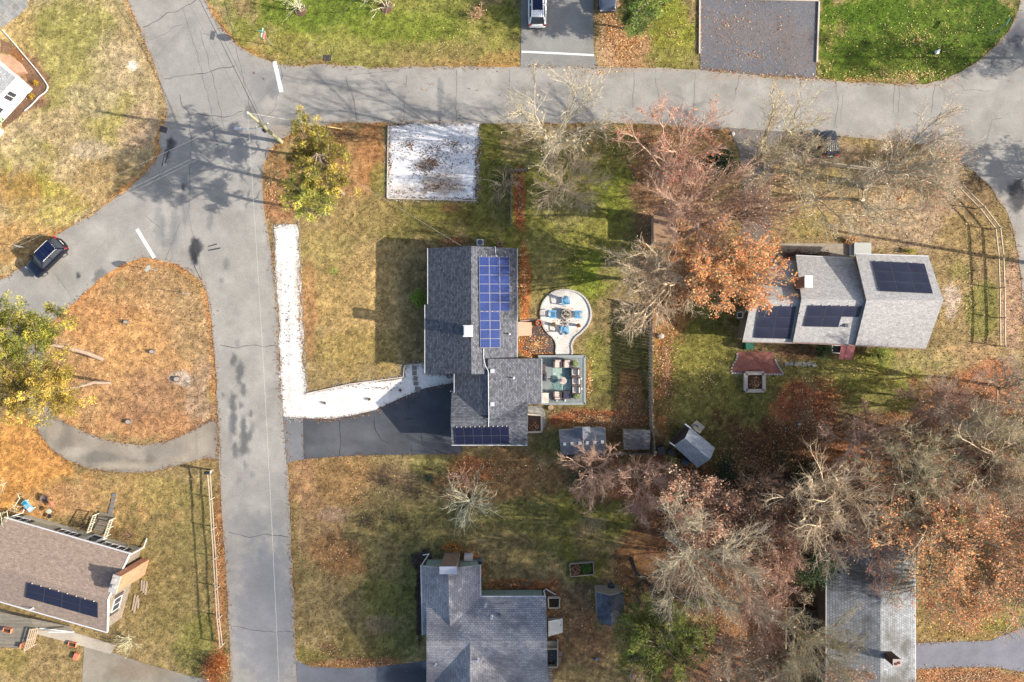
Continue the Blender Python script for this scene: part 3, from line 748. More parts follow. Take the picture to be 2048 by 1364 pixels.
# cx, cy, rx, ry, leaves, palette, may lie on hard ground
LIT = [(1048,560,14,75,900,ORG,0),(1070,690,44,34,1300,ORG,0),(1050,730,18,8,250,ORG,0),(1178,760,8,60,300,ORG,0),(1210,840,110,24,3200,BRN,0),(1262,800,34,50,800,BRN,0),(1332,740,28,130,3600,BRN,0),
       (1330,560,60,130,1500,ORG,0),(1360,410,110,110,2600,BRN,1),(1330,300,80,70,1400,BRN,0),(1318,330,30,30,500,BRN,0),(1420,530,100,50,1800,ORG,1),(1510,430,34,80,500,ORG,1),
       (1620,830,85,100,5200,BRN,0),(1770,870,200,60,5200,BRN,0),(1940,800,120,70,3600,BRN,0),(1760,1000,320,120,9000,BRN,0),(1500,930,150,90,4200,BRN,0),(1480,1180,230,200,9000,BRN,0),(1600,1340,120,60,1800,ORG,0),
       (1950,1120,120,120,3000,ORG,0),(1940,1354,130,22,2600,BRN,0),(1930,1250,110,36,900,ORG,0),(1250,90,60,60,1500,ORG,0),(1222,60,40,70,800,ORG,0),(1450,50,80,80,190,ORG,1),(1560,60,110,100,220,BRN,1),(1500,110,140,60,160,ORG,1),
       (865,325,95,95,1000,SPK,1),(910,290,60,60,320,SPK,1),(880,374,60,16,260,SPK,1),(845,335,22,16,90,SPK,1),(800,385,30,12,90,SPK,1),(820,290,50,50,260,SPK,1),(952,330,6,70,180,BRN,1),(782,330,6,70,160,BRN,1),(905,484,34,10,260,BRN,0),(1040,400,11,60,700,BRN,0),
       (1130,640,45,50,170,SPK,1),(940,950,60,36,700,ORG,0),(1000,940,90,30,900,ORG,0),(1190,930,70,50,1600,BRN,0),(1290,960,90,60,2400,BRN,0),(1400,990,100,60,1600,BRN,0),(940,1130,30,60,420,BRN,0),(1030,1168,80,12,900,BRN,0),
       (1110,1225,20,90,1200,BRN,0),(680,1110,70,50,700,BRN,0),(740,1325,130,18,1100,BRN,0),(650,1290,50,40,400,BRN,0),(720,1000,130,90,500,BRN,0),(430,1330,34,28,1100,ORG,0),(436,1140,12,170,700,ORG,0),(540,380,14,60,250,ORG,0),
       (700,270,60,20,350,SPK,1),(600,640,8,160,260,ORG,1),(760,775,70,10,60,SPK,1),(575,640,26,180,160,SPK,1),(1160,520,120,120,600,YEL,0),(1250,300,60,50,400,YEL,0),(1840,80,200,90,1700,YEL,0),(1800,150,150,18,900,YEL,0),(1660,90,24,80,300,YEL,0),
       (1345,70,44,80,300,YEL,0),(900,80,160,70,300,YEL,0),(1600,290,110,40,600,BRN,1),(1800,400,150,90,500,ORG,0),(1640,400,120,100,900,ORG,0),(1940,600,80,150,400,YEL,0),(1700,160,300,14,260,ORG,1),(1450,260,60,14,120,ORG,1),(1200,146,100,14,90,ORG,1),
       (200,340,180,130,300,YEL,0),(1420,760,100,90,500,YEL,0),(1240,1180,60,80,1100,BRN,0),(1180,1260,70,90,500,BRN,0),(1720,740,120,50,500,YEL,0),(90,330,80,260,260,YEL,0),(870,160,360,90,90,BRN,1)]
def scatter_quads(name, X, Y, Z, size, cols, m, rs, flat=.35, aspect=.65, label=None, cat=None, kind='stuff', parent=None):
    n_ = len(X)
    a = rs.uniform(0, 2 * PI, n_); tx = rs.normal(0, flat, n_); ty = rs.normal(0, flat, n_)
    s = size * rs.uniform(.5, 1.3, n_) ** 1.3
    ux, uy = np.cos(a) * s, np.sin(a) * s; vx, vy = -np.sin(a) * s * aspect, np.cos(a) * s * aspect
    V = np.empty((n_, 4, 3))
    for k, (p, q) in enumerate(((-.5, 0), (0, -.5), (.5, 0), (0, .5))):
        V[:, k, 0] = X + ux * p + vx * q; V[:, k, 1] = Y + uy * p + vy * q
        V[:, k, 2] = Z + np.abs(s * (p * tx + q * ty)) + .004 * (k % 2)
    F = np.arange(n_ * 4).reshape(-1, 4)
    o = np_mesh(name, V.reshape(-1, 3), F, 4, m, cols, parent=parent)
    if label or kind: tag(o, label, cat, kind=kind)
    return o
rs = np.random.RandomState(11)
LX, LY, LC = [], [], []
for cx, cy, rx, ry, n_, pal, hard in LIT:
    n_ = int(n_ * (1.25 if pal is not YEL else .6))
    t = rs.uniform(0, 2 * PI, n_); r = np.minimum(np.abs(rs.normal(0, .52, n_)), 1.15)
    x = cx + rx * r * np.cos(t); y = cy + ry * r * np.sin(t)
    keep = fbm(x, y, 26, 3, 9) > rs.uniform(.1, .62, n_)
    if not hard:
        for P in HARD:
            if keep.any(): keep &= ~(inpoly(x, y, P) & (rs.uniform(0, 1, n_) > .04))
    x, y = x[keep], y[keep]
    c = np.array(pal)[rs.randint(0, len(pal), len(x))] * rs.uniform(.8, 1.35, (len(x), 1))
    LX.append(x); LY.append(y); LC.append(c)
# pine needles and grit drifted over the road edges
def along(poly, n_, spread, seed):
    r = np.random.RandomState(seed); P = np.array(poly, dtype=float); Q = np.roll(P, -1, 0); L = np.hypot(*(Q - P).T); ok = (np.abs(P - [1024, 682]) < [1120, 760]).all(1) & (np.abs(Q - [1024, 682]) < [1120, 760]).all(1); L = L * ok
    i = r.choice(len(P), n_, p=L / L.sum()); t = r.uniform(0, 1, (n_, 1)); X = P[i] + (Q[i] - P[i]) * t; return X[:, 0] + r.normal(0, spread, n_), X[:, 1] + r.normal(0, spread, n_)
for P_, n_, pal in ((ROAD, 9000, [(190,130,80),(160,112,74),(204,150,100),(140,110,84)]), (DRIVE_MAIN, 700, SPK), (CURVE, 2600, [(180,126,82),(150,120,90)]), (PAD_TOP, 900, ORG), (STONE_SQ, 1300, SPK), (STONE_STRIP, 1600, [(190,150,110),(150,116,84)]), (DRIVE_BR, 700, BRN)):
    x, y = along(P_, n_, 4.0 if P_ is ROAD else 2.6, n_)
    keep = fbm(x, y, 60, 3, 31) > rs.uniform(.2, .75, len(x)); x, y = x[keep], y[keep]
    LX.append(x); LY.append(y); LC.append(np.array(pal, dtype=float)[rs.randint(0, len(pal), len(x))] * rs.uniform(.8, 1.2, (len(x), 1)))
LX = np.concatenate(LX); LY = np.concatenate(LY); LC = linA(np.concatenate(LC))
scatter_quads('fallen_leaves', (LX - 1024) / PX, (682 - LY) / PX, np.full(len(LX), .034), .12, LC, M_leaf, rs, .5, .7, 'brown and orange fallen leaves lying over lawns and drives', 'leaves')

sx_, sy_ = [], []
for P_, n_ in ((STONE_STRIP, 3600), (STONE_SQ, 2200)):
    x, y = along(P_, n_, 3.4, n_); k_ = ~inpoly(x, y, ROAD) & ~inpoly(x, y, DRIVE_MAIN); sx_.append(x[k_]); sy_.append(y[k_])
sx_ = np.concatenate(sx_); sy_ = np.concatenate(sy_)
scatter_quads('loose_stones', (sx_ - 1024) / PX, (682 - sy_) / PX, np.full(len(sx_), .03), .09, linA(np.array([(240,236,230)] * len(sx_)) * rs.uniform(.75, 1, (len(sx_), 1))), M_leaf, rs, .3, .9, 'loose white stones strayed along the edges of the white beds', 'stones')
# grass: a low tuft is three small blades; coloured like the ground it grows from
n_ = 270000
gx_ = rs.uniform(-20, 2068, n_); gy_ = rs.uniform(-16, 1380, n_)
keep = np.ones(n_, bool)
for P in HARD + [MULCH]: keep &= ~inpoly(gx_, gy_, P)
d = fbm(gx_, gy_, 30, 3, 55)
keep &= rs.uniform(0, 1, n_) < .35 + d
gx_, gy_ = gx_[keep], gy_[keep]; n_ = len(gx_)
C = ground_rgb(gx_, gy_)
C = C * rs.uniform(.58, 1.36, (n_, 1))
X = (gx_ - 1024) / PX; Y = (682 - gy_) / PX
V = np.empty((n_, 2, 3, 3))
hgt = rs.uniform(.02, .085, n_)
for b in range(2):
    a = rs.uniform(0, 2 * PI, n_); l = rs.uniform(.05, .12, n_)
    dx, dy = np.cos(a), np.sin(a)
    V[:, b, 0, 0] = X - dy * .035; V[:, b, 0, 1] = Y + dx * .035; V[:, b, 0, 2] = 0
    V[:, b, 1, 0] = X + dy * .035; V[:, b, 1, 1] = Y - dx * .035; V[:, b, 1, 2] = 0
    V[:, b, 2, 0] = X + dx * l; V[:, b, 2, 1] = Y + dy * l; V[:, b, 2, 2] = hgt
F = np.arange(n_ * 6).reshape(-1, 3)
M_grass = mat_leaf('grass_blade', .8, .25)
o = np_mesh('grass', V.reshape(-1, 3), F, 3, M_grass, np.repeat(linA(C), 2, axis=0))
tag(o, 'short autumn grass growing over the lawns', 'grass', kind='stuff')
# ================================================================ HOUSES
def lerp(a, b, t): return a + (b - a) * t
M_trim = mat('white_trim', A(240,240,238), .6, .04, 4)
M_gutter = mat('gutter', A(226,226,228), .4, .06, 5)
M_glass = mat('window_glass', (.03,.035,.045), .08, .2, 2)
M_vent = mat('vent_metal', A(220,222,226), .45, .08, 5)
M_brickc = mat_brick('chimney_brick', A(176,122,92), A(150,98,72), A(170,150,134))

def roof_quad(mb, e0, e1, r1, r0, mi=0):
    """eave e0-e1, ridge r0-r1; UV in metres: u along the eave, v up the slope"""
    e0, e1, r0, r1 = map(Vector, (e0, e1, r0, r1))
    ux = (e1 - e0).normalized()
    n = ux.cross(r0 - e0).normalized()
    if n.z < 0: n = -n
    vy = n.cross(ux)
    if vy.z < 0: vy = -vy
    pts = [e0, e1, r1, r0]
    if (e1 - e0).cross(r1 - e0).z < 0: pts = [e0, r0, r1, e1]
    uv = [((p - e0).dot(ux), (p - e0).dot(vy)) for p in pts]
    mb.face(pts, mi, uv)
    # thickness
    dn = Vector((0, 0, -.14))
    low = [p + dn for p in pts]
    mb.face(low[::-1], mi, uv[::-1])
    for i in range(4):
        j = (i + 1) % 4
        mb.face([low[i], low[j], pts[j], pts[i]], 1, ((0, 0), (.5, 0), (.5, .1), (0, .1)))
def gable(roof, wall, e1a, e1b, ra, rb, e2a, e2b, ovh=.3, open_ends=(0, 0)):
    """all world points; a and b are the two gable ends. wall gets a pentagonal prism below"""
    e1a, e1b, ra, rb, e2a, e2b = map(Vector, (e1a, e1b, ra, rb, e2a, e2b))
    roof_quad(roof, e1a, e1b, rb, ra); roof_quad(roof, e2a, e2b, rb, ra)
    if wall is None: return
    def ring(t, o):
        def mv(p, q):
            d = (q - p); d.z = 0
            return d.normalized() * o
        E1, E2, Rr = (e1a, e2a, ra) if t == 0 else (e1b, e2b, rb)
        oth = rb if t == 0 else ra
        s = mv(Rr, oth)
        def drop(E):
            hd = Vector((Rr.x - E.x, Rr.y - E.y, 0)); L = hd.length
            f = min(.9, ovh / L)
            p = E.lerp(Rr, f); return p + s
        a, b, c = drop(E1), Rr + s, drop(E2)
        z = Vector((0, 0, -.15))
        return [Vector((a.x, a.y, 0)), a + z, b + z, c + z, Vector((c.x, c.y, 0))]
    A_, B_ = ring(0, ovh * (1 - open_ends[0])), ring(1, ovh * (1 - open_ends[1]))
    def uvw(ps):
        o = ps[0]; d = Vector((ps[-1].x - o.x, ps[-1].y - o.y, 0)).normalized()
        return [((p - o).dot(d), p.z) for p in ps]
    wall.face(A_, 0, uvw(A_)); wall.face(B_[::-1], 0, uvw(B_)[::-1])
    for i in range(4):
        q = [A_[i], A_[i + 1], B_[i + 1], B_[i]]
        L = (B_[i] - A_[i]).length
        wall.face(q, 0, ((0, A_[i].z), (0, A_[i + 1].z), (L, B_[i + 1].z), (L, B_[i].z)))
def gutter(parent, a, b, m=None, out=.06):
    mb = MB(); a, b = Vector(a), Vector(b)
    mb.beam(a + Vector((0, 0, -.06)), b + Vector((0, 0, -.06)), .13, .12)
    return mb.build('gutter', m or M_gutter, parent)
class Plane:
    """a sloping roof plane given by three world points; puts things flat on it"""
    def __init__(s, p, q, r):
        s.p = Vector(p); n = (Vector(q) - s.p).cross(Vector(r) - s.p); n.normalize()
        s.n = n if n.z > 0 else -n
    def z(s, x, y): return s.p.z - (s.n.x * (x - s.p.x) + s.n.y * (y - s.p.y)) / s.n.z
    def px(s, px, py, lift=0.0):
        """point on the plane seen at photograph pixel px,py"""
        c = Vector((0, 0, H)); d = U(px, py, 0) - c
        t = (s.p + s.n * lift - c).dot(s.n) / d.dot(s.n)
        return c + d * t
def solar_panel(parent, pl, q, m, mf, fr=.018):
    """q: four world points on the plane in order; a framed module"""
    up = pl.n
    P = [Vector(p) + up * .10 for p in q]
    c = sum(P, Vector()) / 4
    mb = MB()
    low = [p - up * .04 for p in P]
    for i in range(4):
        j = (i + 1) % 4
        mb.face([low[i], low[j], P[j], P[i]], 1)
    inn = [p + ((c - p).normalized() * fr * 1.5) for p in P]
    for i in range(4):
        j = (i + 1) % 4
        mb.face([P[i], P[j], inn[j], inn[i]], 1)
    a = (inn[1] - inn[0]).length; b = (inn[3] - inn[0]).length
    mb.face([p - up * .004 for p in inn], 0, ((0, 0), (a, 0), (a, b), (0, b)))
    mb.face([p for p in low[::-1]], 1)
    return mb.build('solar_panel', [m, mf], parent)
def solar_grid(parent, pl, c00, c10, c11, c01, nx_, ny_, m, mf, skip=(), gap=.02, fr=.018):
    """corner pixels in photo; splits into modules"""
    W = [pl.px(*c) for c in (c00, c10, c11, c01)]
    def P(u, v): return W[0].lerp(W[1], u).lerp(W[3].lerp(W[2], u), v)
    out = []
    for j in range(ny_):
        for i in range(nx_):
            if (i, j) in skip: continue
            g = gap / 2
            u0, u1, v0, v1 = (i + g) / nx_, (i + 1 - g) / nx_, (j + g) / ny_, (j + 1 - g) / ny_
            out.append(solar_panel(parent, pl, [P(u0, v1), P(u1, v1), P(u1, v0), P(u0, v0)], m, mf, fr))
    # mounting clips along the far edge
    for i in range(nx_ * 2):
        p = P((i + .5) / (nx_ * 2), -.012) + pl.n * .05
        mb = MB(); mb.box(p, (.07, .1, .06)); mb.build('rail_clip', M_vent, parent)
    return out
def vent_pipe(parent, base, h=.45, r=.06, m=None, name='vent_pipe', hood=False):
    mb = MB(); b = Vector(base)
    mb.lathe(b, [(r * 2.2, -.05), (r * 2.2, .02), (r, .05), (r, h)] + ([(r * 1.7, h), (r * 1.7, h + .12), (.02, h + .16)] if hood else []), 10)
    return mb.build(name, m or M_vent, parent)
def roof_box_vent(parent, pl, px, py, s=.34, m=None):
    p = pl.px(px, py); mb = MB()
    mb.box(p + Vector((0, 0, .08)), (s, s, .16)); mb.box(p + Vector((0, 0, .18)), (s * 1.15, s * 1.15, .04))
    return mb.build('roof_vent', m or M_vent, parent)
def window_on(parent, c, along, wd, ht, nrm, m=None, panes=2, shutters=None, fr=.07):
    """framed window on a wall: c centre, along horizontal unit, nrm outward"""
    c = Vector(c); along = Vector(along).normalized(); nrm = Vector(nrm).normalized(); up = Vector((0, 0, 1))
    rot = Matrix((along, nrm, up)).transposed()
    mb = MB()
    for s_ in (-1, 1):
        mb.box(c + along * s_ * (wd / 2) + nrm * .03, (fr, .08, ht + fr), rot=rot)
        mb.box(c + up * s_ * (ht / 2) + nrm * .03, (wd - fr, .08, fr), rot=rot)
    for k in range(1, panes): mb.box(c + along * (wd * (k / panes - .5)) + nrm * .03, (fr * .8, .07, ht - fr), rot=rot)
    w_ = mb.build('window', m or M_trim, parent)
    mb = MB(); mb.box(c + nrm * .012, (wd - fr, .03, ht - fr), rot=rot)
    mb.build('pane', M_glass, w_)
    if shutters:
        for s_ in (-1, 1):
            mb = MB(); mb.box(c + along * s_ * (wd / 2 + .22) + nrm * .03, (.34, .06, ht + .06), rot=rot)
            mb.build('shutter', shutters, parent)
    return w_

# ---------------- A: dark roofed house in the middle
M_roofA = mat_shingle('charcoal_shingle', A(112,114,121), .62, 1.45, .16, .28, mortar=.42)
M_wallA = mat_stripe('grey_clapboard', A(176,176,172), .12)
M_solarA = mat_solar('blue_cells', (.012,.026,.115), (.035,.06,.18), .155, .3, .008)
M_frameA = mat('silver_frame', A(168,170,182), .35, .05, 3, .3)
M_solarD = mat_solar('dark_cells', (.008,.009,.026), (.014,.015,.04), .16, .35, .006)
M_frameD = mat('dark_frame', (.05,.05,.06), .4, .05, 3)
hA = empty('house', (-2.4, 0, 0), 'house with a charcoal shingle roof and bright blue solar panels', 'house', 'houses of the neighbourhood')
rf, wl = MB(), MB()
e, r1, r2, r3 = 2.6, 4.2, 3.85, 3.75
xr, xe = -3.82, .48
yN, yS = 8.92, -3.12
xl = -8.08
def pz(x): return r1 - (xr - x) * (r1 - e) / (xr - xl)
gable(rf, wl, (xl, yN, e), (xl, 3.5, e), (xr, yN, r1), (xr, 3.5, r1), (xe, yN, e), (xe, 3.5, e), .28, (0, 1))
xl2 = -8.37
roof_quad(rf, (xl2, 3.5, pz(xl2)), (xl2, yS, pz(xl2)), (xr, yS, r1), (xr, 3.5, r1))
roof_quad(rf, (xe, 3.5, e), (xe, -1.68, e), (xr, -1.68, r1), (xr, 3.5, r1))
xm = -2.0
zm = r1 - (xm - xr) * (r1 - e) / (xe - xr)
roof_quad(rf, (xm, -1.68, zm), (xm, yS, zm), (xr, yS, r1), (xr, -1.68, r1))
wl.prism([(xl2 + .25, 3.3), (xl2 + .25, yS + .25), (xr, yS + .25), (xr, 3.3)], 0, [pz(xl2 + .25) - .15, pz(xl2 + .25) - .15, r1 - .15, r1 - .15])
wl.prism([(xr, 3.4), (xr, -2.6), (xe - .28, -1.6), (xe - .28, 3.4)], 0, [r1 - .16, r1 - .16, e - .02, e - .02])
x2, xE2, xW2 = -2.28, 2.84, -5.53
gable(rf, wl, (xW2, yS + .3, e), (xW2, -7.0, e), (x2, yS + .3, r2), (x2, -7.0, r2), (x2 + .01, yS + .3, r2), (x2 + .01, -7.0, r2), .0)
rf.f = rf.f  # west slope of the cross wing done above; its east slope runs further north
rq = (xE2, -1.68, e), (xE2, -6.06, e), (x2, -6.06, r2), (x2, -1.68, r2)
roof_quad(rf, *rq)
wl.prism([(x2, -1.8), (xE2 - .28, -1.8), (xE2 - .28, -5.95), (x2, -5.95)], 0, [r2 - .16, e - .03, e - .03, r2 - .16])
# infill of the east slope down to the lower gable
roof_quad(rf, (1.3, -6.061, r2 - (1.3 - x2) * (r2 - e) / (xE2 - x2)), (1.3, -7.3, r2 - (1.3 - x2) * (r2 - e) / (xE2 - x2)), (x2, -7.3, r2), (x2, -6.061, r2))
gable(rf, wl, (-5.8, -4.96, e), (1.47, -4.96, e), (-5.8, -7.46, r3), (1.47, -7.46, r3), (-5.8, -10.0, e), (1.47, -10.0, e), .28)
rfA = rf.build('roof', [M_roofA, M_gutter], hA)
wlA = wl.build('wall', M_wallA, hA)
for a_, b_ in (((xl, yN, e), (xl, 3.55, e)), ((xl2, 3.5, pz(xl2)), (xl2, yS, pz(xl2))), ((xe, yN, e), (xe, -1.68, e)), ((xE2, -1.68, e), (xE2, -6.06, e)), ((-5.8, -10.0, e), (1.47, -10.0, e)), ((xW2, -3.15, e), (xW2, -5.0, e))):
    gutter(hA, a_, b_)
plE = Plane((xr, 0, r1), (xr, 5, r1), (xe, 0, e))
solar_grid(hA, plE, (957,513.5), (1018.5,514), (1020,622.5), (958.5,622.5), 3, 6, M_solarA, M_frameA)
solar_grid(hA, plE, (958.6,623.3), (999.4,623.3), (1000,695), (959.5,695.5), 2, 4, M_solarA, M_frameA)
plS = Plane((0, -7.46, r3), (5, -7.46, r3), (0, -10.0, e))
solar_grid(hA, plS, (909,854), (1018,852), (1019,887), (912,888), 6, 2, M_solarD, M_frameD, gap=.03)
mb = MB()
for c in ((1, 0),):
    pts = [plE.px(967, 697) , plE.px(967, 716)]
pl2 = Plane((x2, 0, r2), (x2, 5, r2), (xE2, 0, e))
pts += [pl2.px(971, 732), pl2.px(976.5, 742), pl2.px(977.5, 838), plS.px(977, 845), plS.px(977, 852)]
mb.tube([p + Vector((0, 0, .06)) for p in pts], .035, 6); mb.build('conduit', M_trim, hA); mb = MB(); mb.tube([plE.px(992, 513) + Vector((0, 0, .06)), plE.px(990, 493) + Vector((0, 0, .06))], .035, 6)
mb.build('conduit', M_trim, hA)
mb = MB()
tx, ty = U(936, 662, 5.3).x, U(936, 662, 5.3).y
mb.box((tx, ty, 4.3), (.78, .95, 2.0)); ch = mb.build('chimney', M_brickc, hA)
mb = MB(); mb.box((tx, ty, 5.33), (.9, 1.08, .1)); mb.box((tx + .02, ty, 5.43), (.7, .86, .1)); cc = mb.build('chimney_cap', M_trim, ch); 
for (qx, qy, pl_) in ((985, 742, pl2), (985, 808, pl2)): roof_box_vent(hA, pl_, qx, qy)
vent_pipe(hA, plE.px(1019, 668), .5, .05); vent_pipe(hA, pl2.px(1027, 756), .5, .06)
mb = MB(); bx = U(1000, 489, 1.8); mb.box((bx.x, bx.y + .0, 1.1), (.5, .42, 2.2)); c2 = mb.build('chimney', M_brickc, hA)
mb = MB(); mb.box((bx.x, bx.y, 2.205), (.2, .24, .03)); mb.build('flue', mat('soot', (.02,.02,.02), .9, .2), c2)
window_on(hA, (xl + .26, 6.5, 1.6), (0, 1, 0), 1.4, 1.1, (-1, 0, 0)); window_on(hA, (xl + .26, 4.6, 1.6), (0, 1, 0), .9, 1.1, (-1, 0, 0)); window_on(hA, (xe - .26, 6, 1.7), (0, 1, 0), 1.2, 1.1, (1, 0, 0)); window_on(hA, (xe - .26, 2.5, 1.7), (0, 1, 0), 1.2, 1.1, (1, 0, 0))
mb = MB(); mb.box((-5.54, -7.4, 1.15), (.06, 4.2, 2.2)); mb.build('garage_door', M_trim, hA)
mb = MB(); mb.tube([(-5.6, -4.9, 2.5), (-5.95, -4.85, 2.35), (-5.95, -4.85, .1)], .05, 6); mb.build('downspout', M_trim, hA)
# basement bulkhead, terracotta
mb = MB()
b0 = U(1036, 644), U(1063, 645), U(1063, 671), U(1036, 672)
mb.prism([(p.x, p.y) for p in b0], 0, [.75, .3, .3, .75]); bk = mb.build('bulkhead', mat('terracotta_paint', A(220,150,118), .55, .06, 3), hA)
mb = MB(); mb.box((1.0, U(0, 658).y, .6), (.1, .1, .05)); mb.build('handle', M_vent, bk)

# ---------------- B: pale grey roofed house at the right
M_roofB = mat_shingle('silver_shingle', A(198,195,193), .86, 1.12, .14, .3, mortar=.8)
M_wallB = mat_stripe('taupe_clapboard', A(140,124,106), .12)
M_trimB = mat('sage_trim', A(168,176,150), .7, .06, 3)
M_solarB = mat_solar('slate_cells', (.022,.025,.045), (.028,.03,.05), .4, .35, .004)
hB = empty('house', (32, 4, 0), 'long house with a stepped silver-grey roof and three black solar arrays', 'house', 'houses of the neighbourhood')
rf, wl = MB(), MB()
def q(px, py, h): return U(px, py, h)
# low west part
gable(rf, wl, q(1515,519,2.6), q(1600,522,2.6), q(1503,599,5.0), q(1612,600,5.0), q(1485,683,2.6), q(1590,686,2.6), .3, (0, 1))
# middle part (north slope) and the long south slope
gable(rf, wl, q(1592,511,3.0), q(1712,517,3.0), q(1603,598,5.5), q(1736,601,5.5), q(1586,684,3.0), q(1716,690,3.0), .3, (0, 1))
gable(rf, wl, q(1711,508,4.0), q(1857,513,4.0), q(1733,601,5.9), q(1887,600,5.9), q(1711,690,3.3), q(1852,697,3.3), .3)
rf.build('roof', [M_roofB, M_trimB], hB); wl.build('wall', M_wallB, hB)
gutter(hB, q(1485,683.5,2.6), q(1590,686,2.6), mat('copper_gutter', A(150,120,110), .5, .1, 4)); gutter(hB, q(1586,685,3), q(1852,697.5,3.2), MATS['copper_gutter']); gutter(hB, q(1592,511,3), q(1711,517,3)); gutter(hB, q(1711,508,4.0), q(1857,512.5,4.0))
plB1 = Plane(q(1503,599,5.0), q(1612,600,5.0), q(1485,683,2.6)); plB2 = Plane(q(1603,598,5.5), q(1736,601,5.5), q(1586,684,3.0)); plB3 = Plane(q(1733,601,5.9), q(1887,600,5.9), q(1711,508,4.0))
solar_grid(hB, plB1, (1518,611), (1592,612), (1580,677), (1508,675), 2, 3, M_solarB, M_frameD, gap=.012)
solar_grid(hB, plB2, (1618,610), (1724,612), (1710,654), (1607,652), 3, 2, M_solarB, M_frameD, skip=((2, 1),), gap=.012)
solar_grid(hB, plB3, (1744,523), (1848,528), (1865,588), (1759,583), 3, 3, M_solarB, M_frameD, gap=.012)
for c_ in ((1691, 651),): roof_box_vent(hB, plB2, *c_, s=.3, m=mat('black_vent', (.04,.04,.045), .5, .1))
roof_box_vent(hB, plB2, 1739, 655, .2, MATS['black_vent']); vent_pipe(hB, plB2.px(1750, 673), .35, .05, MATS['black_vent']); vent_pipe(hB, plB1.px(1597, 627), .5, .05)
mb = MB(); c0 = U(1617, 563, 6.8); mb.box((c0.x, c0.y, 5.2), (.62, 1.0, 3.1)); ch = mb.build('chimney', M_brickc, hB)
mb = MB(); mb.box((c0.x, c0.y, 6.8), (.72, 1.1, .12)); mb.build('chimney_cap', M_trim, ch)
wx = U(1471, 0, 0).x
window_on(hB, (22.27, U(0, 630, 1.5).y, 1.7), (0, 1, 0), .55, 1.5, (-1, 0, 0), panes=1)
window_on(hB, (22.27, 5.0, 1.7), (0, 1, 0), .8, 1.2, (-1, 0, 0), panes=1)
# red awning over the south door and a white framed light well
mb = MB(); a0 = [U(1683,689,2.2), U(1710,690,2.2), U(1703,719,1.5), U(1678,718,1.5)]
mb.face(a0[::-1], 0, ((0, 0), (1, 0), (1, 1), (0, 1))); mb.face([p - Vector((0, 0, .06)) for p in a0], 0)
for i in range(4): mb.face([a0[i] - Vector((0, 0, .06)), a0[(i + 1) % 4] - Vector((0, 0, .06)), a0[(i + 1) % 4], a0[i]][::-1], 0)
mb.beam(a0[0], a0[3], .05); mb.beam(a0[1], a0[2], .05); mb.beam(a0[0].lerp(a0[1], .45), a0[3].lerp(a0[2], .45), .05)
for p in (a0[2], a0[3]): mb.beam(p, (p.x, p.y, 0), .06)
mb.build('awning', mat('red_awning', A(214,130,128), .5, .08, 2), hB)
mb = MB(); lw = [U(1660,690), U(1683,691), U(1682,707), U(1660,705)]
for i in range(4): mb.beam(lw[i] + Vector((0, 0, .25)), lw[(i + 1) % 4] + Vector((0, 0, .25)), .1, .5)
w_ = mb.build('light_well', M_trim, hB)
mb = MB(); mb.prism([(p.x, p.y) for p in lw], 0, .03); mb.build('well_floor', mat('well_black', (.015,.016,.015), .3, .4, 5), w_)  # near-black sheet across the bottom of the well frame
# front landing and stepped walk
mb = MB(); ln = [U(1704,486), U(1738,487), U(1738,512), U(1704,512)]
mb.prism([(p.x, p.y) for p in ln], 0, .45); mb.prism([(p.x, p.y) for p in (U(1697,489), U(1703.5,489), U(1703.5,512), U(1697,512))], 0, .22)
mb.build('front_landing', mat('landing_paint', A(196,198,192), .7, .06, 2), hB)

# ---------------- C: brown roofed house bottom left
M_roofC = mat_shingle('brown_shingle', A(168,148,134), .82, 1.16, .15, .32, mortar=.8)
M_wallC = mat_stripe('beige_clapboard', A(236,226,200), .12)
M_shakeC = mat_shingle('grey_shake', A(150,138,124), .75, 1.25, .16, .2, mortar=.6)
hC = empty('house', (-43, -22, 0), 'brown roofed house with a broad brick chimney at its end wall', 'house', 'houses of the neighbourhood')
rf, wl, wl2 = MB(), MB(), MB()
NE, NW = q(259,1108,2.8), q(8,1035.5,2.8); RE, RW = q(215.5,1198.5,4.5), q(-38,1125.5,4.5); SE, SW = q(214,1264,2.8), q(-37,1192,2.8)
gable(rf, wl, NE, NW, RE, RW, SE, SW, .32)
rf.build('roof', [M_roofC, M_trim], hC); wl.build('wall', M_wallC, hC)
dC = (NE - NW).normalized(); dC.z = 0; dC.normalize(); nC = Vector((-dC.y, dC.x, 0))  # outward north
# shake cladding and white rake boards on the east gable
ea, eb, er = NE + (RE - NE) * .04 - dC * .3, SE + (RE - SE) * .04 - dC * .3, RE - dC * .3
o_ = dC * .035
pp = [Vector((ea.x, ea.y, 0)) + o_, Vector((eb.x, eb.y, 0)) + o_, eb - Vector((0, 0, .16)) + o_, er - Vector((0, 0, .16)) + o_, ea - Vector((0, 0, .16)) + o_]
mb = MB(); L_ = (eb - ea).length
mb.face(pp[::-1], 0, [((p - pp[0]).dot((pp[1] - pp[0]).normalized()), p.z) for p in pp][::-1]); mb.build('gable_cladding', M_shakeC, hC)
mb = MB(); mb.beam(NE - Vector((0,0,.1)), RE - Vector((0,0,.1)), .06, .24); mb.beam(RE - Vector((0,0,.1)), SE - Vector((0,0,.1)), .06, .24); mb.build('rake_board', M_trim, hC)
gutter(hC, NW + nC * .05, NE + nC * .05); gutter(hC, SW - nC * .05, SE - nC * .05)
plC = Plane(RE, RW, SE)
solar_grid(hC, plC, (56,1164), (197,1204.5), (197,1234.5), (52,1193.5), 4, 2, M_solarD, M_frameD, gap=.01, fr=.012)
nwall0 = NE - nC * .28 - dC * .3
M_shut = mat('dark_shutter', (.04,.035,.04), .6, .1)
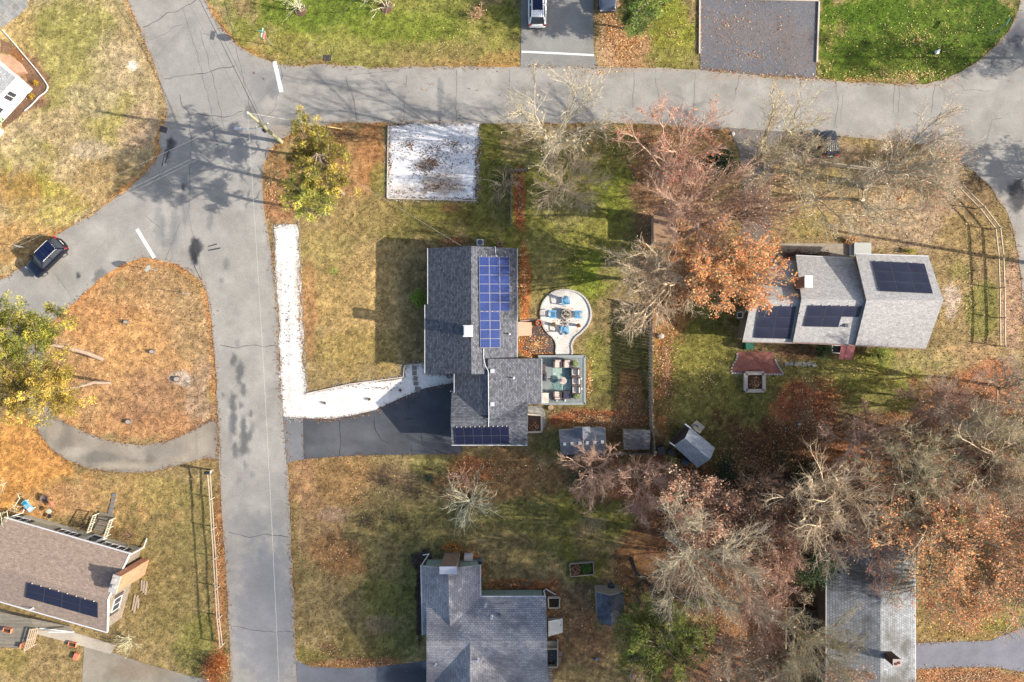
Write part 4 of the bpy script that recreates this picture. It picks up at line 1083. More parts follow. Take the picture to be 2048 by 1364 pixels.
for t_, w__, pn in ((11.4, 1.3, 2), (6.7, 1.6, 3), (1.9, 2.2, 3)):
    window_on(hC, nwall0 - dC * t_ + Vector((0, 0, 1.62 - nwall0.z)), dC, w__, 1.05, nC, panes=pn, shutters=M_shut)
mb = MB(); dp = nwall0 - dC * 4.15; rot = Matrix((dC, nC, Vector((0, 0, 1)))).transposed()
mb.box((dp.x, dp.y, 1.2), (1.3, .12, 2.2), rot=rot); dr = mb.build('door', M_trim, hC)
mb = MB(); mb.box((dp.x + nC.x * .07, dp.y + nC.y * .07, 1.3), (.8, .03, 1.5), rot=rot); mb.build('door_glass', M_glass, dr)
st = dp + nC * 1.0; st.z = 0
mb = MB()
mb.box((st.x, st.y, .38), (1.7, 1.3, .1), rot=rot); mb.box((st.x + nC.x * .85, st.y + nC.y * .85, .24), (1.7, .35, .08), rot=rot); mb.box((st.x + nC.x * 1.15, st.y + nC.y * 1.15, .1), (1.7, .35, .08), rot=rot)
sp = mb.build('porch_steps', mat_stripe('weathered_board', A(150,138,118), .14), hC)
for s_ in (-1, 1):
    mb = MB(); bs = st + dC * s_ * .85
    for k in range(3): mb.beam(bs + nC * (k * .85 - .6), bs + nC * (k * .85 - .6) + Vector((0, 0, 1.3 - .1 * k)) , .08)
    for z_ in (.7, 1.25): mb.beam(bs - nC * .6 + Vector((0, 0, z_)), bs + nC * 1.1 + Vector((0, 0, z_ - .2)), .07)
    for k in range(9): pq = bs + nC * (-.5 + k * .19); mb.beam(pq + Vector((0, 0, .55)), pq + Vector((0, 0, 1.1)), .035)
    mb.build('railing', mat('pale_railing', A(206,200,176), .7, .1), sp)
cx_ = U(228, 1168, 5.0)
mb = MB(); rotC = Matrix((dC, nC, Vector((0, 0, 1)))).transposed()
cb = Vector((cx_.x, cx_.y, 0)) + dC * .05
mb.box((cb.x, cb.y, 2.45), (.66, 1.6, 4.9), rot=rotC); ch = mb.build('chimney', mat_brick('orange_brick', A(208,140,104), A(190,120,88), A(200,160,130)), hC)
mb = MB(); mb.box((cb.x, cb.y, 4.96), (.74, 1.68, .12), rot=rotC); mb.box((cb.x, cb.y - .2, 5.1), (.3, .3, .2), rot=rotC); mb.box((cb.x, cb.y + .45, 5.08), (.3, .3, .16), rot=rotC); mb.build('chimney_cap', mat('cap_stone', A(196,190,184), .8, .1), ch)
ew = (ea + eb) / 2 + o_
window_on(hC, Vector((eb.x, eb.y, 2.0)) + nC * 2.3 + dC * .05, nC, 1.3, 1.25, dC, panes=2, shutters=M_shut)
vent_pipe(hC, plC.px(66, 1216), .5, .06)
for p_ in ((NE + nC * .05, 1.0), (NW + nC * .05, 1.0)):
    mb = MB(); a_ = p_[0] - Vector((0, 0, .1)); mb.tube([a_, a_ - nC * .2 + Vector((0, 0, -.4)), Vector((a_.x, a_.y, .25)) - nC * .22, Vector((a_.x, a_.y, .1)) + nC * .7], .055, 6); mb.build('downspout', M_trim, hC)
vent_mb = None
# weathered back deck of house C
M_deckold = mat_stripe('old_decking', A(150,140,124), .14, gap=.35)
dk = empty('back_deck', tuple(U(60, 1240)), 'weathered grey deck and ramp behind the brown roofed house', 'deck')
mb = MB(); P_ = [U(-40,1205), U(20,1222), U(65,1232), U(80,1258), U(42,1292), U(-40,1284)]
mb.prism([(p.x, p.y) for p in P_], .0, .55); mb.build('deck_boards', M_deckold, dk)
mb = MB(); P_ = [U(66,1232), U(142,1252), U(148,1262), U(80,1256)]
mb.prism([(p.x, p.y) for p in P_], .0, [.55, .1, .1, .55]); mb.build('ramp', M_deckold, dk)
mb = MB()
for a_, b_ in ((U(80,1256,.55), U(146,1263,.15)),): mb.beam(a_, b_, .1, .14)
mb.beam(U(97,1264,.9), U(148,1264,.9), .12, .05); mb.build('ramp_rail', M_trim, dk)
for k in range(3): pass

# ---------------- D: grey house bottom centre
M_roofD = mat_shingle('slate_shingle', A(184,182,186), .8, 1.12, .19, .32, stain=A(96,96,104), stain_amt=.55, mortar=.42)
M_wallD = mat_stripe('sage_clapboard', A(180,196,176), .12)
hD = empty('house', (-2.5, -26, 0), 'grey roofed house with a brick chimney on its short wing at the bottom edge', 'house', 'houses of the neighbourhood')
rf, wl = MB(), MB()
e = 2.7
gable(rf, wl, q(842,1131,e), q(846,1270,e), q(896,1138,4.05), q(900,1256,4.05), q(960,1130,e), q(961,1205,e), .3, (0, 1))
gable(rf, wl, q(853,1194,e), q(1092,1194,e), q(853,1282,4.65), q(1094,1282,4.65), q(853,1372,e), q(1096,1372,e), .3)
gable(rf, wl, q(860,1352,e), q(860,1480,e), q(940,1286,4.6), q(940,1480,4.6), q(1022,1342,e), q(1022,1480,e), .3)
rf.build('roof', [M_roofD, M_trim], hD); wl.build('wall', M_wallD, hD)
gutter(hD, q(960.5,1130,e), q(961,1193,e)); gutter(hD, q(961,1193.3,e), q(1092,1193.3,e)); gutter(hD, q(842,1131,e), q(845,1270,e))
c0 = U(896.5, 1140, 4.9)
mb = MB(); mb.box((c0.x, c0.y, 2.45), (1.5, .62, 4.9)); ch = mb.build('chimney', mat_brick('tan_brick', A(168,132,106), A(146,110,88), A(156,140,126)), hD)
mb = MB(); mb.box((c0.x, c0.y, 4.96), (1.62, .7, .12)); mb.build('chimney_cap', mat('zinc_cap', A(186,192,206), .4, .08), ch)
plD = Plane(q(853,1282,4.65), q(1094,1282,4.65), q(853,1194,e))
for c_ in ((971, 1209), (983, 1233)): vent_pipe(hD, plD.px(*c_), .4, .07, hood=True)
vent_pipe(hD, plD.px(999, 1229), .3, .05, MATS['black_vent'])
plD2 = Plane(q(853,1282,4.65), q(1094,1282,4.65), q(853,1372,e)); vent_pipe(hD, plD2.px(871, 1328), .35, .06)
plD3 = Plane(q(940,1286,4.6), q(940,1480,4.6), q(1022,1342,e)); vent_pipe(hD, plD3.px(955, 1318), .35, .08, hood=True)
for x_ in (964, 987, 1048): window_on(hD, (U(x_, 0, 1.8).x, U(0, 1183, 0).y - .02, 1.75), (1, 0, 0), .9 if x_ != 964 else .5, .9, (0, 1, 0), panes=1)
mb = MB(); a_ = U(1090,1190,2.5); mb.tube([a_, a_ + Vector((-.1, .3, -.3)), U(1092,1178,.3), U(1112,1190,.1)], .06, 6); mb.build('downspout', M_trim, hD); mb = MB(); a_ = U(842,1132,2.5); mb.tube([a_, U(858,1108,.4) , U(846,1110,.1)], .06, 6); mb.build('downspout', M_trim, hD)
mb = MB(); b0 = [U(1096,1236), U(1125,1235), U(1125,1263), U(1096,1266)]
mb.prism([(p.x, p.y) for p in b0], 0, [.8, .25, .25, .8]); bk = mb.build('bulkhead', mat('white_bulkhead', A(222,226,222), .5, .03, 3), hD)
mb = MB(); mb.tube([U(1121,1248,.32), U(1122,1252,.32)], .03, 5); mb.build('handle', MATS['black_vent'], bk)
mb = MB()
st_ = [U(1094,1280), U(1114,1280), U(1114,1296), U(1094,1296)]
mb.prism([(p.x, p.y) for p in st_], 0, .3)
M_old = mat('weathered_timber', A(176,166,152), .85, .14, 5)
for a_, b_ in (((1095,1296), (1115,1296)), ((1115,1276), (1115,1332)), ((1095,1332), (1115,1332))): mb.beam(U(*a_, .35), U(*b_, .35), .12, .5)
mb.build('basement_stair', M_old, hD)
mb = MB(); P_ = [U(1096,1297), U(1114,1297), U(1114,1331), U(1096,1331)]; mb.prism([(p.x, p.y) for p in P_], 0, .035); mb.build('stairwell_floor', MATS['well_black'], hD)  # near-black sheet laid across the stair opening

# ---------------- E: long grey roof bottom right
M_roofE = mat_shingle('mossy_shingle', A(164,168,174), .8, 1.15, .26, .26, stain=A(84,82,74), stain_amt=.8, mortar=.4)
hE = empty('house', (34.3, -28, 0), 'long house with a moss-stained grey roof half hidden by bare trees', 'house', 'houses of the neighbourhood')
rf, wl = MB(), MB()
gable(rf, wl, q(1653,1086,3), q(1653,1480,3), q(1761,1084,4.05), q(1761,1480,4.05), q(1829,1086,3), q(1831,1480,3), .3)
rf.build('roof', [M_roofE, M_trim], hE); wl.build('wall', mat_stripe('brown_clapboard', A(110,88,72), .12), hE)
gutter(hE, q(1653,1086,3), q(1653,1480,3)); gutter(hE, q(1830,1086,3), q(1831,1480,3))
plE2 = Plane(q(1761,1084,4.05), q(1761,1480,4.05), q(1653,1086,3))
c0 = U(1794, 1325, 5.3)
mb = MB(); mb.box((c0.x, c0.y, 4.3), (.75, .6, 1.9)); ch = mb.build('chimney', mat_brick('dark_brick', A(104,72,60), A(84,58,50), A(100,84,76)), hE)
mb = MB(); mb.box((c0.x, c0.y, 5.3), (.8, .65, .12)); mb.build('chimney_cap', mat('cap_stone2', A(206,188,176), .8, .1), ch)
mb = MB(); mb.box((c0.x + .15, c0.y, 5.38), (.2, .22, .06)); mb.box((c0.x - .12, c0.y - .1, 5.38), (.2, .22, .06)); mb.build('flue', mat('clay_flue', A(110,50,40), .8, .1), ch)
for y_ in (1246, 1262, 1278): window_on(hE, (U(1646, 0, 0).x + .02, U(0, y_, 1.5).y, 1.6), (0, 1, 0), .7, 1.7, (-1, 0, 0), panes=1)
vent_pipe(hE, plE2.px(1677, 1145), .3, .06, MATS['black_vent'])

# ---------------- F: white house at the top left corner
hF = empty('house', (-54, 25, 0), 'white walled house cut off by the top left corner', 'house', 'houses of the neighbourhood')
rf, wl = MB(), MB()
M_wallF = mat_stripe('white_clapboard', A(250,250,248), .12, gap=.75, var=.03)
c_ = q(32, 155, 2.9); d1 = (q(0, 126, 2.9) - c_); d1.z = 0; d1.normalize(); d2 = Vector((-d1.y, d1.x, 0)) if Vector((-d1.y, d1.x, 0)).y < 0 else Vector((d1.y, -d1.x, 0))
a0 = c_; a1 = c_ + d2 * 10; wd_ = 7.5
gable(rf, wl, a0, a1, a0 + d1 * wd_ / 2 + Vector((0, 0, 1.7)), a1 + d1 * wd_ / 2 + Vector((0, 0, 1.7)), a0 + d1 * wd_, a1 + d1 * wd_, .3)
rf.build('roof', [mat_shingle('light_grey_shingle', A(170,172,176), .8, 1.15, .15, .3), M_trim], hF); wl.build('wall', M_wallF, hF)
n_F = -d1
for t_, wd_, s_ in ((2.0, 1.0, 2), (4.4, 1.9, 3)):
    b_ = a0 + d2 * t_ + d1 * .28
    window_on(hF, (b_.x, b_.y, 1.6), d2, wd_, 1.1, n_F, panes=s_)
mb = MB()
bs = [U(0,110), U(28,116), U(44,128), U(52,140), U(57,148), U(30,150), U(0,130)]
mb.prism([(p.x, p.y) for p in bs], 0, .5); mb.build('brick_step', mat_brick('step_brick', A(216,164,132), A(200,146,114), A(210,180,156)), hF)
mb = MB(); mb.prism([(p.x, p.y) for p in (U(-10,245), U(8,262), U(8,266), U(-10,284))], 0, .6); mb.build('side_step', mat('teal_step', A(196,214,206), .6, .05), hF)
# ================================================================ SHEDS, FENCES, FURNITURE, SIGNS, CARS
def E(name, p, label, cat, group=None): return empty(name, p, label, cat, group)
def mesh_thing(mb, name, m, label, cat, at, group=None, smooth=False):
    o = mb.build(name, m, None, smooth, at=Vector(at)); return tag(o, label, cat, group)
def rnd_pt(r, s): return (r.random() - .5) * 2 * s
M_plank = mat_stripe('weathered_plank', A(198,182,160), .14, gap=.5)
M_wood = mat('grey_wood', A(168,154,134), .85, .2, 5)
M_railw = mat('bleached_rail', A(188,166,142), .8, .15, 5)
M_black = mat('black_plastic', (.018,.02,.024), .4, .2, 3)
M_leafveg = mat_leaf('leaf_veg', .6, .2)
M_shedroof = mat_shingle('shed_shingle', A(128,132,142), .85, 1.15, .5, .9, mortar=.8)

# sheds
s1 = E('shed', U(1165, 882), 'grey shed with a small front dormer and a row of six pale roof vents', 'shed', 'garden sheds')
rf, wl = MB(), MB()
e_, r_h = 2.0, 3.0
def q(px, py, h): return U(px, py, h)
gable(rf, wl, q(1118,861,e_), q(1211,855,e_), q(1120,885,r_h), q(1212,881,r_h), q(1123,909.5,e_), q(1212,908,e_), .12)
gable(rf, None, q(1147,856,2.3), q(1147,880,2.3), q(1165,855,3.0), q(1166,880,3.0), q(1180,853,2.3), q(1183,879,2.3))
wl.prism([(q(1149,0,2).x, q(0,858,2).y), (q(1180,0,2).x, q(0,857,2).y), (q(1180,0,2).x, q(0,876,2).y), (q(1149,0,2).x, q(0,876,2).y)], 0, 2.25)
rf.build('roof', [M_shedroof, M_trim], s1); wl.build('wall', mat_stripe('cream_shed_wall', A(214,210,200), .14), s1)
pS = Plane(q(1120,885,r_h), q(1212,881,r_h), q(1123,909.5,e_))
for k in range(6):
    p_ = pS.px(1129 + 15.1 * k, 887.4 - .75 * k); mb = MB(); mb.box(p_ + Vector((0, 0, .06)), (.27, .27, .14)); mb.build('roof_vent', M_trim, s1)
mb = MB(); mb.box((q(1165,0,2).x, q(0,856,1).y + .05, 1.0), (1.2, .06, 1.9)); mb.build('door', M_plank, s1)
s2 = E('shed', U(1275, 880), 'small open sided shed with a worn shingle roof inside the fence corner', 'shed', 'garden sheds')
rf, wl = MB(), MB()
gable(rf, wl, q(1248,859,1.7), q(1300,860,1.7), q(1248,876,2.1), q(1301,877,2.1), q(1248,899,1.6), q(1299,899,1.6), .12)
rf.build('roof', [mat_shingle('worn_shingle', A(120,116,118), .7, 1.3, .16, .3, mortar=.5), M_wood], s2); wl.build('wall', M_plank, s2)
s3 = E('shed', U(1386, 892), 'tilted silver roofed shed with a dark porch at an angle to the fence', 'shed', 'garden sheds')
rf, wl = MB(), MB()
gable(rf, wl, q(1381,855,2.1), q(1430,896,2.1), q(1370,877,3.0), q(1420,919,3.0), q(1348,892,2.1), q(1395,935,2.1), .15)
rf.build('roof', [mat_shingle('silver_tab', A(184,190,198), .85, 1.1, .22, .5, mortar=.75), M_trim], s3); wl.build('wall', mat_stripe('brown_shed_wall', A(84,66,62), .14), s3)
mb = MB(); P_ = [U(1341,883), U(1372,848), U(1380,856), U(1350,892)]
mb.prism([(p.x, p.y) for p in P_], 0, .3); mb.build('porch_floor', mat_stripe('porch_board', A(110,92,88), .14), s3)
mb = MB(); mb.beam(U(1340,885,2.2), U(1350,892,2.2), .12, .12); mb.beam(U(1370,848,2.2), U(1381,856,2.2), .12, .12)
for p in ((1340,885), (1370,848)): mb.beam(U(*p, 0), U(*p, 2.2), .12)
mb.build('porch_post', M_trim, s3)
lt = E('lattice_gate', U(1392, 853), 'pale round-topped lattice gate leaning behind the tilted shed', 'gate')
mb = MB(); P_ = [U(1378,851), U(1390,839), U(1406,852), U(1396,866)]
mb.prism([(p.x, p.y) for p in P_], 0.5, .62); mb.build('gate_panel', mat('pale_board', A(206,192,172), .8, .12, 3), lt)
mb = MB(); c_ = U(1390, 855, .63)
for k in range(14):
    t = PI * k / 13; t2 = PI * (k + 1) / 13
    if k < 13: mb.beam((c_.x + .28 * math.cos(t), c_.y + .28 * math.sin(t), .66), (c_.x + .28 * math.cos(t2), c_.y + .28 * math.sin(t2), .66), .06, .06)
for p in P_: mb.beam((p.x, p.y, 0), (p.x, p.y, .6), .08)
mb.build('gate_frame', mat('grey_frame', A(110,100,92), .8, .1), lt)
s4 = E('shed', U(1219, 1205), 'small dark-stained shed with a plank front beside the green pine', 'shed', 'garden sheds')
rf, wl = MB(), MB()
gable(rf, wl, q(1192,1184,2.2), q(1195,1246,2.2), q(1222,1191,3.0), q(1223,1251,3.0), q(1249,1183,2.2), q(1247,1244,2.2), .1)
rf.build('roof', [mat_shingle('stained_shingle', A(122,126,138), .85, 1.15, .2, .3, stain=A(24,26,36), stain_amt=.9), M_trim], s4); wl.build('wall', M_plank, s4)
mb = MB(); mb.box((U(1221,0,2.6).x, U(0,1172,0).y + .06, 1.0), (.8, .05, 1.8)); mb.build('door', M_wood, s4)

# fences
def plank_fence(root, pts, h, wdt=.14, step=.15, cap=True, m=None, mp=None):
    mb, mp_ = MB(), []
    r = random.Random(5)
    for i in range(len(pts) - 1):
        a, b = Vector(pts[i]), Vector(pts[i + 1]); L = (b - a).length; n_ = int(L / step); d = (b - a).normalized(); nrm = Vector((-d.y, d.x, 0))
        rot = Matrix((d, nrm, Vector((0, 0, 1)))).transposed()
        for k in range(n_):
            hh = h + r.uniform(-.04, .04)
            mb.box(a + d * (k + .5) * L / n_ + nrm * (.05 if k % 2 else -.05) + Vector((0, 0, hh / 2)), (wdt, .02, hh), rot=rot)
        for z_ in (.4, h - .35): mb.beam(a + Vector((0, 0, z_)), b + Vector((0, 0, z_)), .07, .09)
        k = 0
        while k * 2.4 <= L:
            mp_.append(a + d * min(k * 2.4, L)); k += 1
    mb.build('fence_panel', m or M_plank, root)
    for p in mp_:
        mb = MB(); mb.box(p + Vector((0, 0, (h + .1) / 2)), (.13, .13, h + .1)); mb.lathe(p + Vector((0, 0, h + .1)), [(.1, 0), (.1, .03), (.02, .09)], 4); mb.build('post', mp or M_wood, root)
f1 = E('stockade_fence', U(1301, 760), 'long weathered stockade fence between the two back gardens', 'fence', 'fences')
plank_fence(f1, [U(1298,612,0), U(1297.5,700,0), U(1298,800,0), U(1299,850,0), U(1304,904,0)], 1.8)
f2 = E('stockade_fence', U(1210, 905), 'low board fence running behind the two sheds', 'fence', 'fences')
plank_fence(f2, [U(1303,905,0), U(1240,905,0), U(1124,911,0)], 1.3)
f3 = E('garden_fence', U(1023, 400), 'short timber fence holding a bed of orange leaves', 'fence', 'fences')
plank_fence(f3, [U(1057,342,0), U(1022,345,0), U(1022,455,0)], 1.2)
def rail_fence(root, top, hs, post_h, m, step=2.6, dia=.06):
    """top: px path of the upper rail; each post is a part, each run of rails a part"""
    W = [U(px, py, hs[-1]) for px, py in top]
    for i in range(len(W) - 1):
        a, b = Vector((W[i].x, W[i].y, 0)), Vector((W[i + 1].x, W[i + 1].y, 0))
        for h_ in hs:
            mb = MB(); d = (b - a).normalized(); jit = Vector((0, 0, .03 * ((i * 7 + int(h_ * 10)) % 3 - 1)))
            mb.tube([a + Vector((0, 0, h_)) + jit, (a + b) / 2 + Vector((0, 0, h_ - .02)), b + Vector((0, 0, h_)) - jit], [dia * .8, dia, dia * .8], 5); mb.build('rail', m, root)
    for p in W:
        mb = MB(); mb.box((p.x, p.y, post_h / 2), (.11, .09, post_h), rz=.3); mb.build('post', m, root)
f4 = E('split_rail_fence', U(1960, 520), 'split rail fence curving around the lawn by the far right street', 'fence', 'fences')
rail_fence(f4, [(1646,323),(1700,331),(1760,338),(1822,344),(1880,352),(1925,370),(1968,413),(2001,455),(2007,515),(2009,575),(2010,635),(2010,692)], (.5, 1.15), 1.35, mat('rail_tan', A(204,184,160), .8, .15, 5), dia=.08)
f5 = E('split_rail_fence', U(430, 1100), 'pale split rail fence along the left side of the straight street', 'fence', 'fences')
rail_fence(f5, [(415,944),(419,1000),(423,1060),(427,1120),(430,1180),(434,1240),(440,1295)], (.6, 1.1), 1.2, mat('white_rail', A(190,174,152), .8, .1, 5))

# timber edging of the gravel beds
def edging(root, pts, wd, h, m, name='timber'):
    for i in range(len(pts) - 1):
        mb = MB(); mb.beam(U(*pts[i]) + Vector((0, 0, h / 2)), U(*pts[i + 1]) + Vector((0, 0, h / 2)), wd, h); mb.build(name, m, root)
M_edge = mat('pale_edging', A(226,210,192), .8, .1, 4)
t1 = E('timber_edging', U(1398, 0), 'pale timber border framing the dark crushed stone pad', 'edging')
edging(t1, [(1398.5,108),(1399,-2)], .14, .16, M_edge); edging(t1, [(1400,-4),(1636,2)], .16, .16, M_edge); edging(t1, [(1637.5,4),(1633,125)], .15, .16, M_edge)
t2 = E('timber_edging', U(775, 330), 'thin timber border on the left and lower side of the white stone square', 'edging')
edging(t2, [(777,252),(776,292)], .1, .15, M_edge); edging(t2, [(776,293),(774.5,395)], .08, .12, M_edge); edging(t2, [(775,397),(860,399),(952,402)], .08, .12, M_edge)
t3 = E('timber_edging', U(810, 745), 'low timber border between front lawn and white stone walk', 'edging')
edging(t3, [(613,787),(700,768),(807,754),(809,731),(848,727)], .09, .14, M_edge)
t4 = E('paver_edging', U(1180, 630), 'ring of pale pavers around the pebble fire pit circle', 'edging')
mb = MB(); n_ = len(FIRE_C)
for i in range(n_):
    a, b = FIRE_C[i], FIRE_C[(i + 1) % n_]
    if (a[1] + b[1]) / 2 > 707.5: continue
    p, r_ = U(*a), U(*b); mb.beam(p.lerp(r_, .05) + Vector((0, 0, .06)), p.lerp(r_, .93) + Vector((0, 0, .06)), .16, .14)
tag(mb.build('paver', mat('edge_paver', A(226,218,208), .85, .1, 5), t4), kind='stuff')
t5 = E('garden_edging', U(80, 110), 'white scalloped edging around the white house flower bed', 'edging')
mb = MB(); ed = smooth_poly([(5,60),(30,88),(50,112),(72,138),(85,155),(94,168),(96,176),(91,185),(80,193),(64,210),(50,222)], False, 5)
for i in range(len(ed) - 1): mb.beam(U(*ed[i]) + Vector((0, 0, .07)), U(*ed[i + 1]) + Vector((0, 0, .05)), .07, .1)
mb.build('edging_stone', M_trim, t5)

def pavers(name, pts, size, m, label, cat, jit=.1, h=.05, group=None):
    r = random.Random(7)
    for i, (px, py) in enumerate(pts):
        mb = MB(); p = U(px, py); mb.box(p + Vector((0, 0, h / 2 + .022)), (size * r.uniform(.85, 1.15), size * r.uniform(.75, 1.05), h), rz=r.uniform(-jit, jit))
        mesh_thing(mb, name, m, label[i] if isinstance(label, list) else label, cat, p, group)
M_slab = mat('grey_slab', A(140,134,128), .85, .15, 4)
pavers('stepping_stone', [(829,736),(829,746),(831,757),(832,767),(835,778)], .5, M_slab, ['stepping stone in the white gravel nearest the front lawn corner','second stepping stone down the white gravel walk','middle one of five stepping stones in the white gravel','fourth stepping stone down the white gravel walk','stepping stone in the white gravel nearest the dark driveway'], 'stepping stone', .2, .05, 'stepping stones in the white front walk')
pavers('stepping_stone', [(1573,728),(1582,727),(1592,728),(1600,727),(1609,729),(1618,727),(1628,730)], .42, mat('lawn_slab', A(150,146,140), .85, .15, 4), 'flat grey stone in the short row on the lawn right of the brick patio', 'stepping stone', .3, .05, 'stones crossing the lawn beside the brick patio')  # slightly paler grey than the front walk's slabs
pavers('stepping_stone', [(229,990),(227,1000),(225,1010),(223,1019),(221,1028)], .45, mat('blue_slab', A(132,130,132), .85, .3, 2), 'small dark stone leading to the wooden steps of the brown roofed house', 'stepping stone', .3, .05, 'stones leading to the wooden porch steps')
pavers('stepping_stone', [(1119,1307),(1118,1318),(1114,1326),(1104,1333)], .5, M_slab, 'pale square stone curving round the basement stair of the bottom grey house', 'stepping stone', .9, .05, 'stones curving round the basement stair')
tag(sheet('flagstone_path', [(-10,-10),(50,-10),(57,12),(36,32),(4,56),(-14,40)], .03, mat_brick('flagstone', A(176,174,168), A(150,152,152), A(190,184,172), .9, .6, .02), None, .5, 0), 'blue grey flagstone path in the top left corner', 'path')
for n_, P_, m_, lb in (('brick_patio', PATIO_R, mat_brick('patio_brick', A(170,104,88), A(146,86,74), A(140,104,94), .2, .1, .006), 'flared red brick patio behind the silver roofed house'), ('paver_patio', PATIO_B, mat_brick('patio_paver', A(150,142,130), A(128,120,112), A(84,78,72), .4, .25, .02), 'round ended grey paver patio at the bottom edge'), ('paver_walk', WALK_R, mat_brick('walk_paver', A(184,170,150), A(168,154,136), A(140,128,112), .3, .15, .01), 'tan paver walk along the north side of the silver roofed house')):
    o = sheet(n_, P_, .032, m_, None, .6, 0); tag(o, lb, 'patio' if 'patio' in n_ else 'path')
    me = o.data; uv = me.uv_layers.new(name='UVMap'); co = np.empty(len(me.vertices) * 3); me.vertices.foreach_get('co', co); li = np.empty(len(me.loops), dtype=np.int32); me.loops.foreach_get('vertex_index', li)
    uv.data.foreach_set('uv', co.reshape(-1, 3)[li][:, :2].ravel())
o = bpy.data.objects['flagstone_path']; me = o.data; uv = me.uv_layers.new(name='UVMap'); co = np.empty(len(me.vertices) * 3); me.vertices.foreach_get('co', co); li = np.empty(len(me.loops), dtype=np.int32); me.loops.foreach_get('vertex_index', li); c2_ = co.reshape(-1, 3)[li][:, :2]
uv.data.foreach_set('uv', (c2_ @ np.array([[.76, .65], [-.65, .76]])).ravel())
pe = E('patio_border', U(1510, 747), 'pale cobble border around the flared red brick patio', 'edging')
mb = MB()
bd = [(1474,706),(1474,716),(1464,732),(1462,746),(1490,747),(1520,748),(1567,749),(1556,732),(1549,718)]
for i in range(len(bd) - 1):
    a, b = U(*bd[i]), U(*bd[i + 1]); L = (b - a).length; n_ = max(1, int(L / .25))
    for k in range(n_): mb.box(a.lerp(b, (k + .5) / n_) + Vector((0, 0, .06)), (.2, .16, .08), rz=math.atan2(b.y - a.y, b.x - a.x))
tag(mb.build('cobble', mat('cobble', A(190,184,178), .85, .2, 6), pe), kind='stuff')

# raised beds
def raised_bed(c4, h, label, m=None, soil=None, plants=(), wd=.11):
    cx_, cy_ = sum(p[0] for p in c4) / 4, sum(p[1] for p in c4) / 4
    r = E('raised_bed', U(cx_, cy_), label, 'raised bed', 'raised garden beds')
    for i in range(4):
        mb = MB(); mb.beam(U(*c4[i]) + Vector((0, 0, h / 2)), U(*c4[(i + 1) % 4]) + Vector((0, 0, h / 2)), wd, h); mb.build('side_board', m or M_wood, r)
    mb = MB(); mb.prism([(U(*p).x, U(*p).y) for p in c4], 0, h * .6); mb.build('soil', soil or mat('bed_soil', A(84,58,44), .95, .5, 3, bumpd=.05), r)
    if plants:
        rr = np.random.RandomState(3); X, Y, Z, C = [], [], [], []
        for px, py, rad, n_, pal in plants:
            p = U(px, py); t = rr.uniform(0, 6.28, n_); d = rad * np.sqrt(rr.uniform(0, 1, n_))
            X.append(p.x + d * np.cos(t)); Y.append(p.y + d * np.sin(t)); Z.append(h * .6 + rr.uniform(.02, .3, n_) * (1 - d / rad * .6)); C.append(np.array(pal)[rr.randint(0, len(pal), n_)] * rr.uniform(.7, 1.2, (n_, 1)))
        scatter_quads('bed_plants', np.concatenate(X), np.concatenate(Y), np.concatenate(Z), .14, linA(np.concatenate(C)), M_leafveg, rr, .6, .6, kind=None, parent=r)
GRN = [(96,140,50),(130,170,60),(70,110,40)]
raised_bed([(1139,1126),(1186,1122),(1187,1147),(1141,1151)], .35, 'rectangular timber bed with bright green plants on the lower lawn', plants=[(1172,1136,.55,260,GRN),(1150,1138,.6,160,BRN)])
raised_bed([(1096,1193),(1119,1193),(1118,1213),(1097,1213)], .4, 'square white framed bed at the corner of the bottom grey house', M_edge, plants=[(1108,1203,.45,150,[(90,90,50),(110,110,70),(70,60,40)])])
raised_bed([(1489,746),(1525,746),(1525,781),(1489,781)], .45, 'pale stone planter full of brown leaves below the red brick patio', mat('planter_stone', A(196,186,172), .8, .1, 4), plants=[(1507,764,.6,260,BRN)], wd=.35)
raised_bed([(1054,828),(1083,830),(1083,863),(1054,864)], .3, 'white framed bed of dark mulch beside the dark roofed house', M_edge, mat('bark_mulch', A(88,66,58), .95, .5, 4, bumpd=.04), plants=[(1068,852,.5,120,BRN)], wd=.17)
tag(sheet('side_gravel', [(1056,812),(1080,812),(1090,822),(1091,850),(1083,866),(1056,866)], .024, M_gravel, patch_fn((204,198,188), [], .15), .25, .06), 'pale gravel strip beside the garage end', 'path')

# deck with furniture
M_deck = mat_stripe('composite_deck', A(150,160,158), .14, gap=.6, var=.06)
M_deckb = mat('deck_border', A(164,172,172), .7, .06, 3)
DZ = .35
dk = E('deck', U(1128, 760), 'grey composite deck set with wicker chairs and a green rug', 'deck')
DP = [U(1078,714), U(1167,714), U(1167,805), U(1078,805)]
mb = MB(); i_ = len(mb.f)
p0, p1_, p2_, p3_ = [(p.x, p.y) for p in DP]
mb.prism([p0, p1_, p2_, p3_], .02, DZ)
mb.uv[0] = [(y, x) for x, y in [(v[0], v[1]) for v in mb.v[:4]]]
mb.build('deck_boards', M_deck, dk)
mb = MB()
for a, b in (((1076,712.5),(1169,712.5)), ((1168.5,712),(1168.5,808)), ((1169,806.8),(1084,806.8))): mb.beam(U(*a) + Vector((0, 0, DZ / 2 + .01)), U(*b) + Vector((0, 0, DZ / 2 + .01)), .22, DZ + .06)
mb.build('deck_border', M_deckb, dk)
rug = sheet('rug', [(1105,735),(1143,735),(1143,782),(1105,782)], DZ + .012, None, None, .3, 0) if False else None
m, n, b = _base('rug_weave')
vv = coords(n); f = noise(n, vv, 3.2, 5, .8); sx = node(n, 'ShaderNodeTexChecker'); sx.inputs['Scale'].default_value = .9; n.links.new(vv, sx.inputs[0])
c1 = ramp(n, f, [(.42, A(70,104,110)), (.5, A(150,184,176)), (.58, A(60,92,100))]); c2_ = ramp(n, f, [(.4, A(214,230,216)), (.5, A(130,166,158)), (.62, A(226,238,226))])
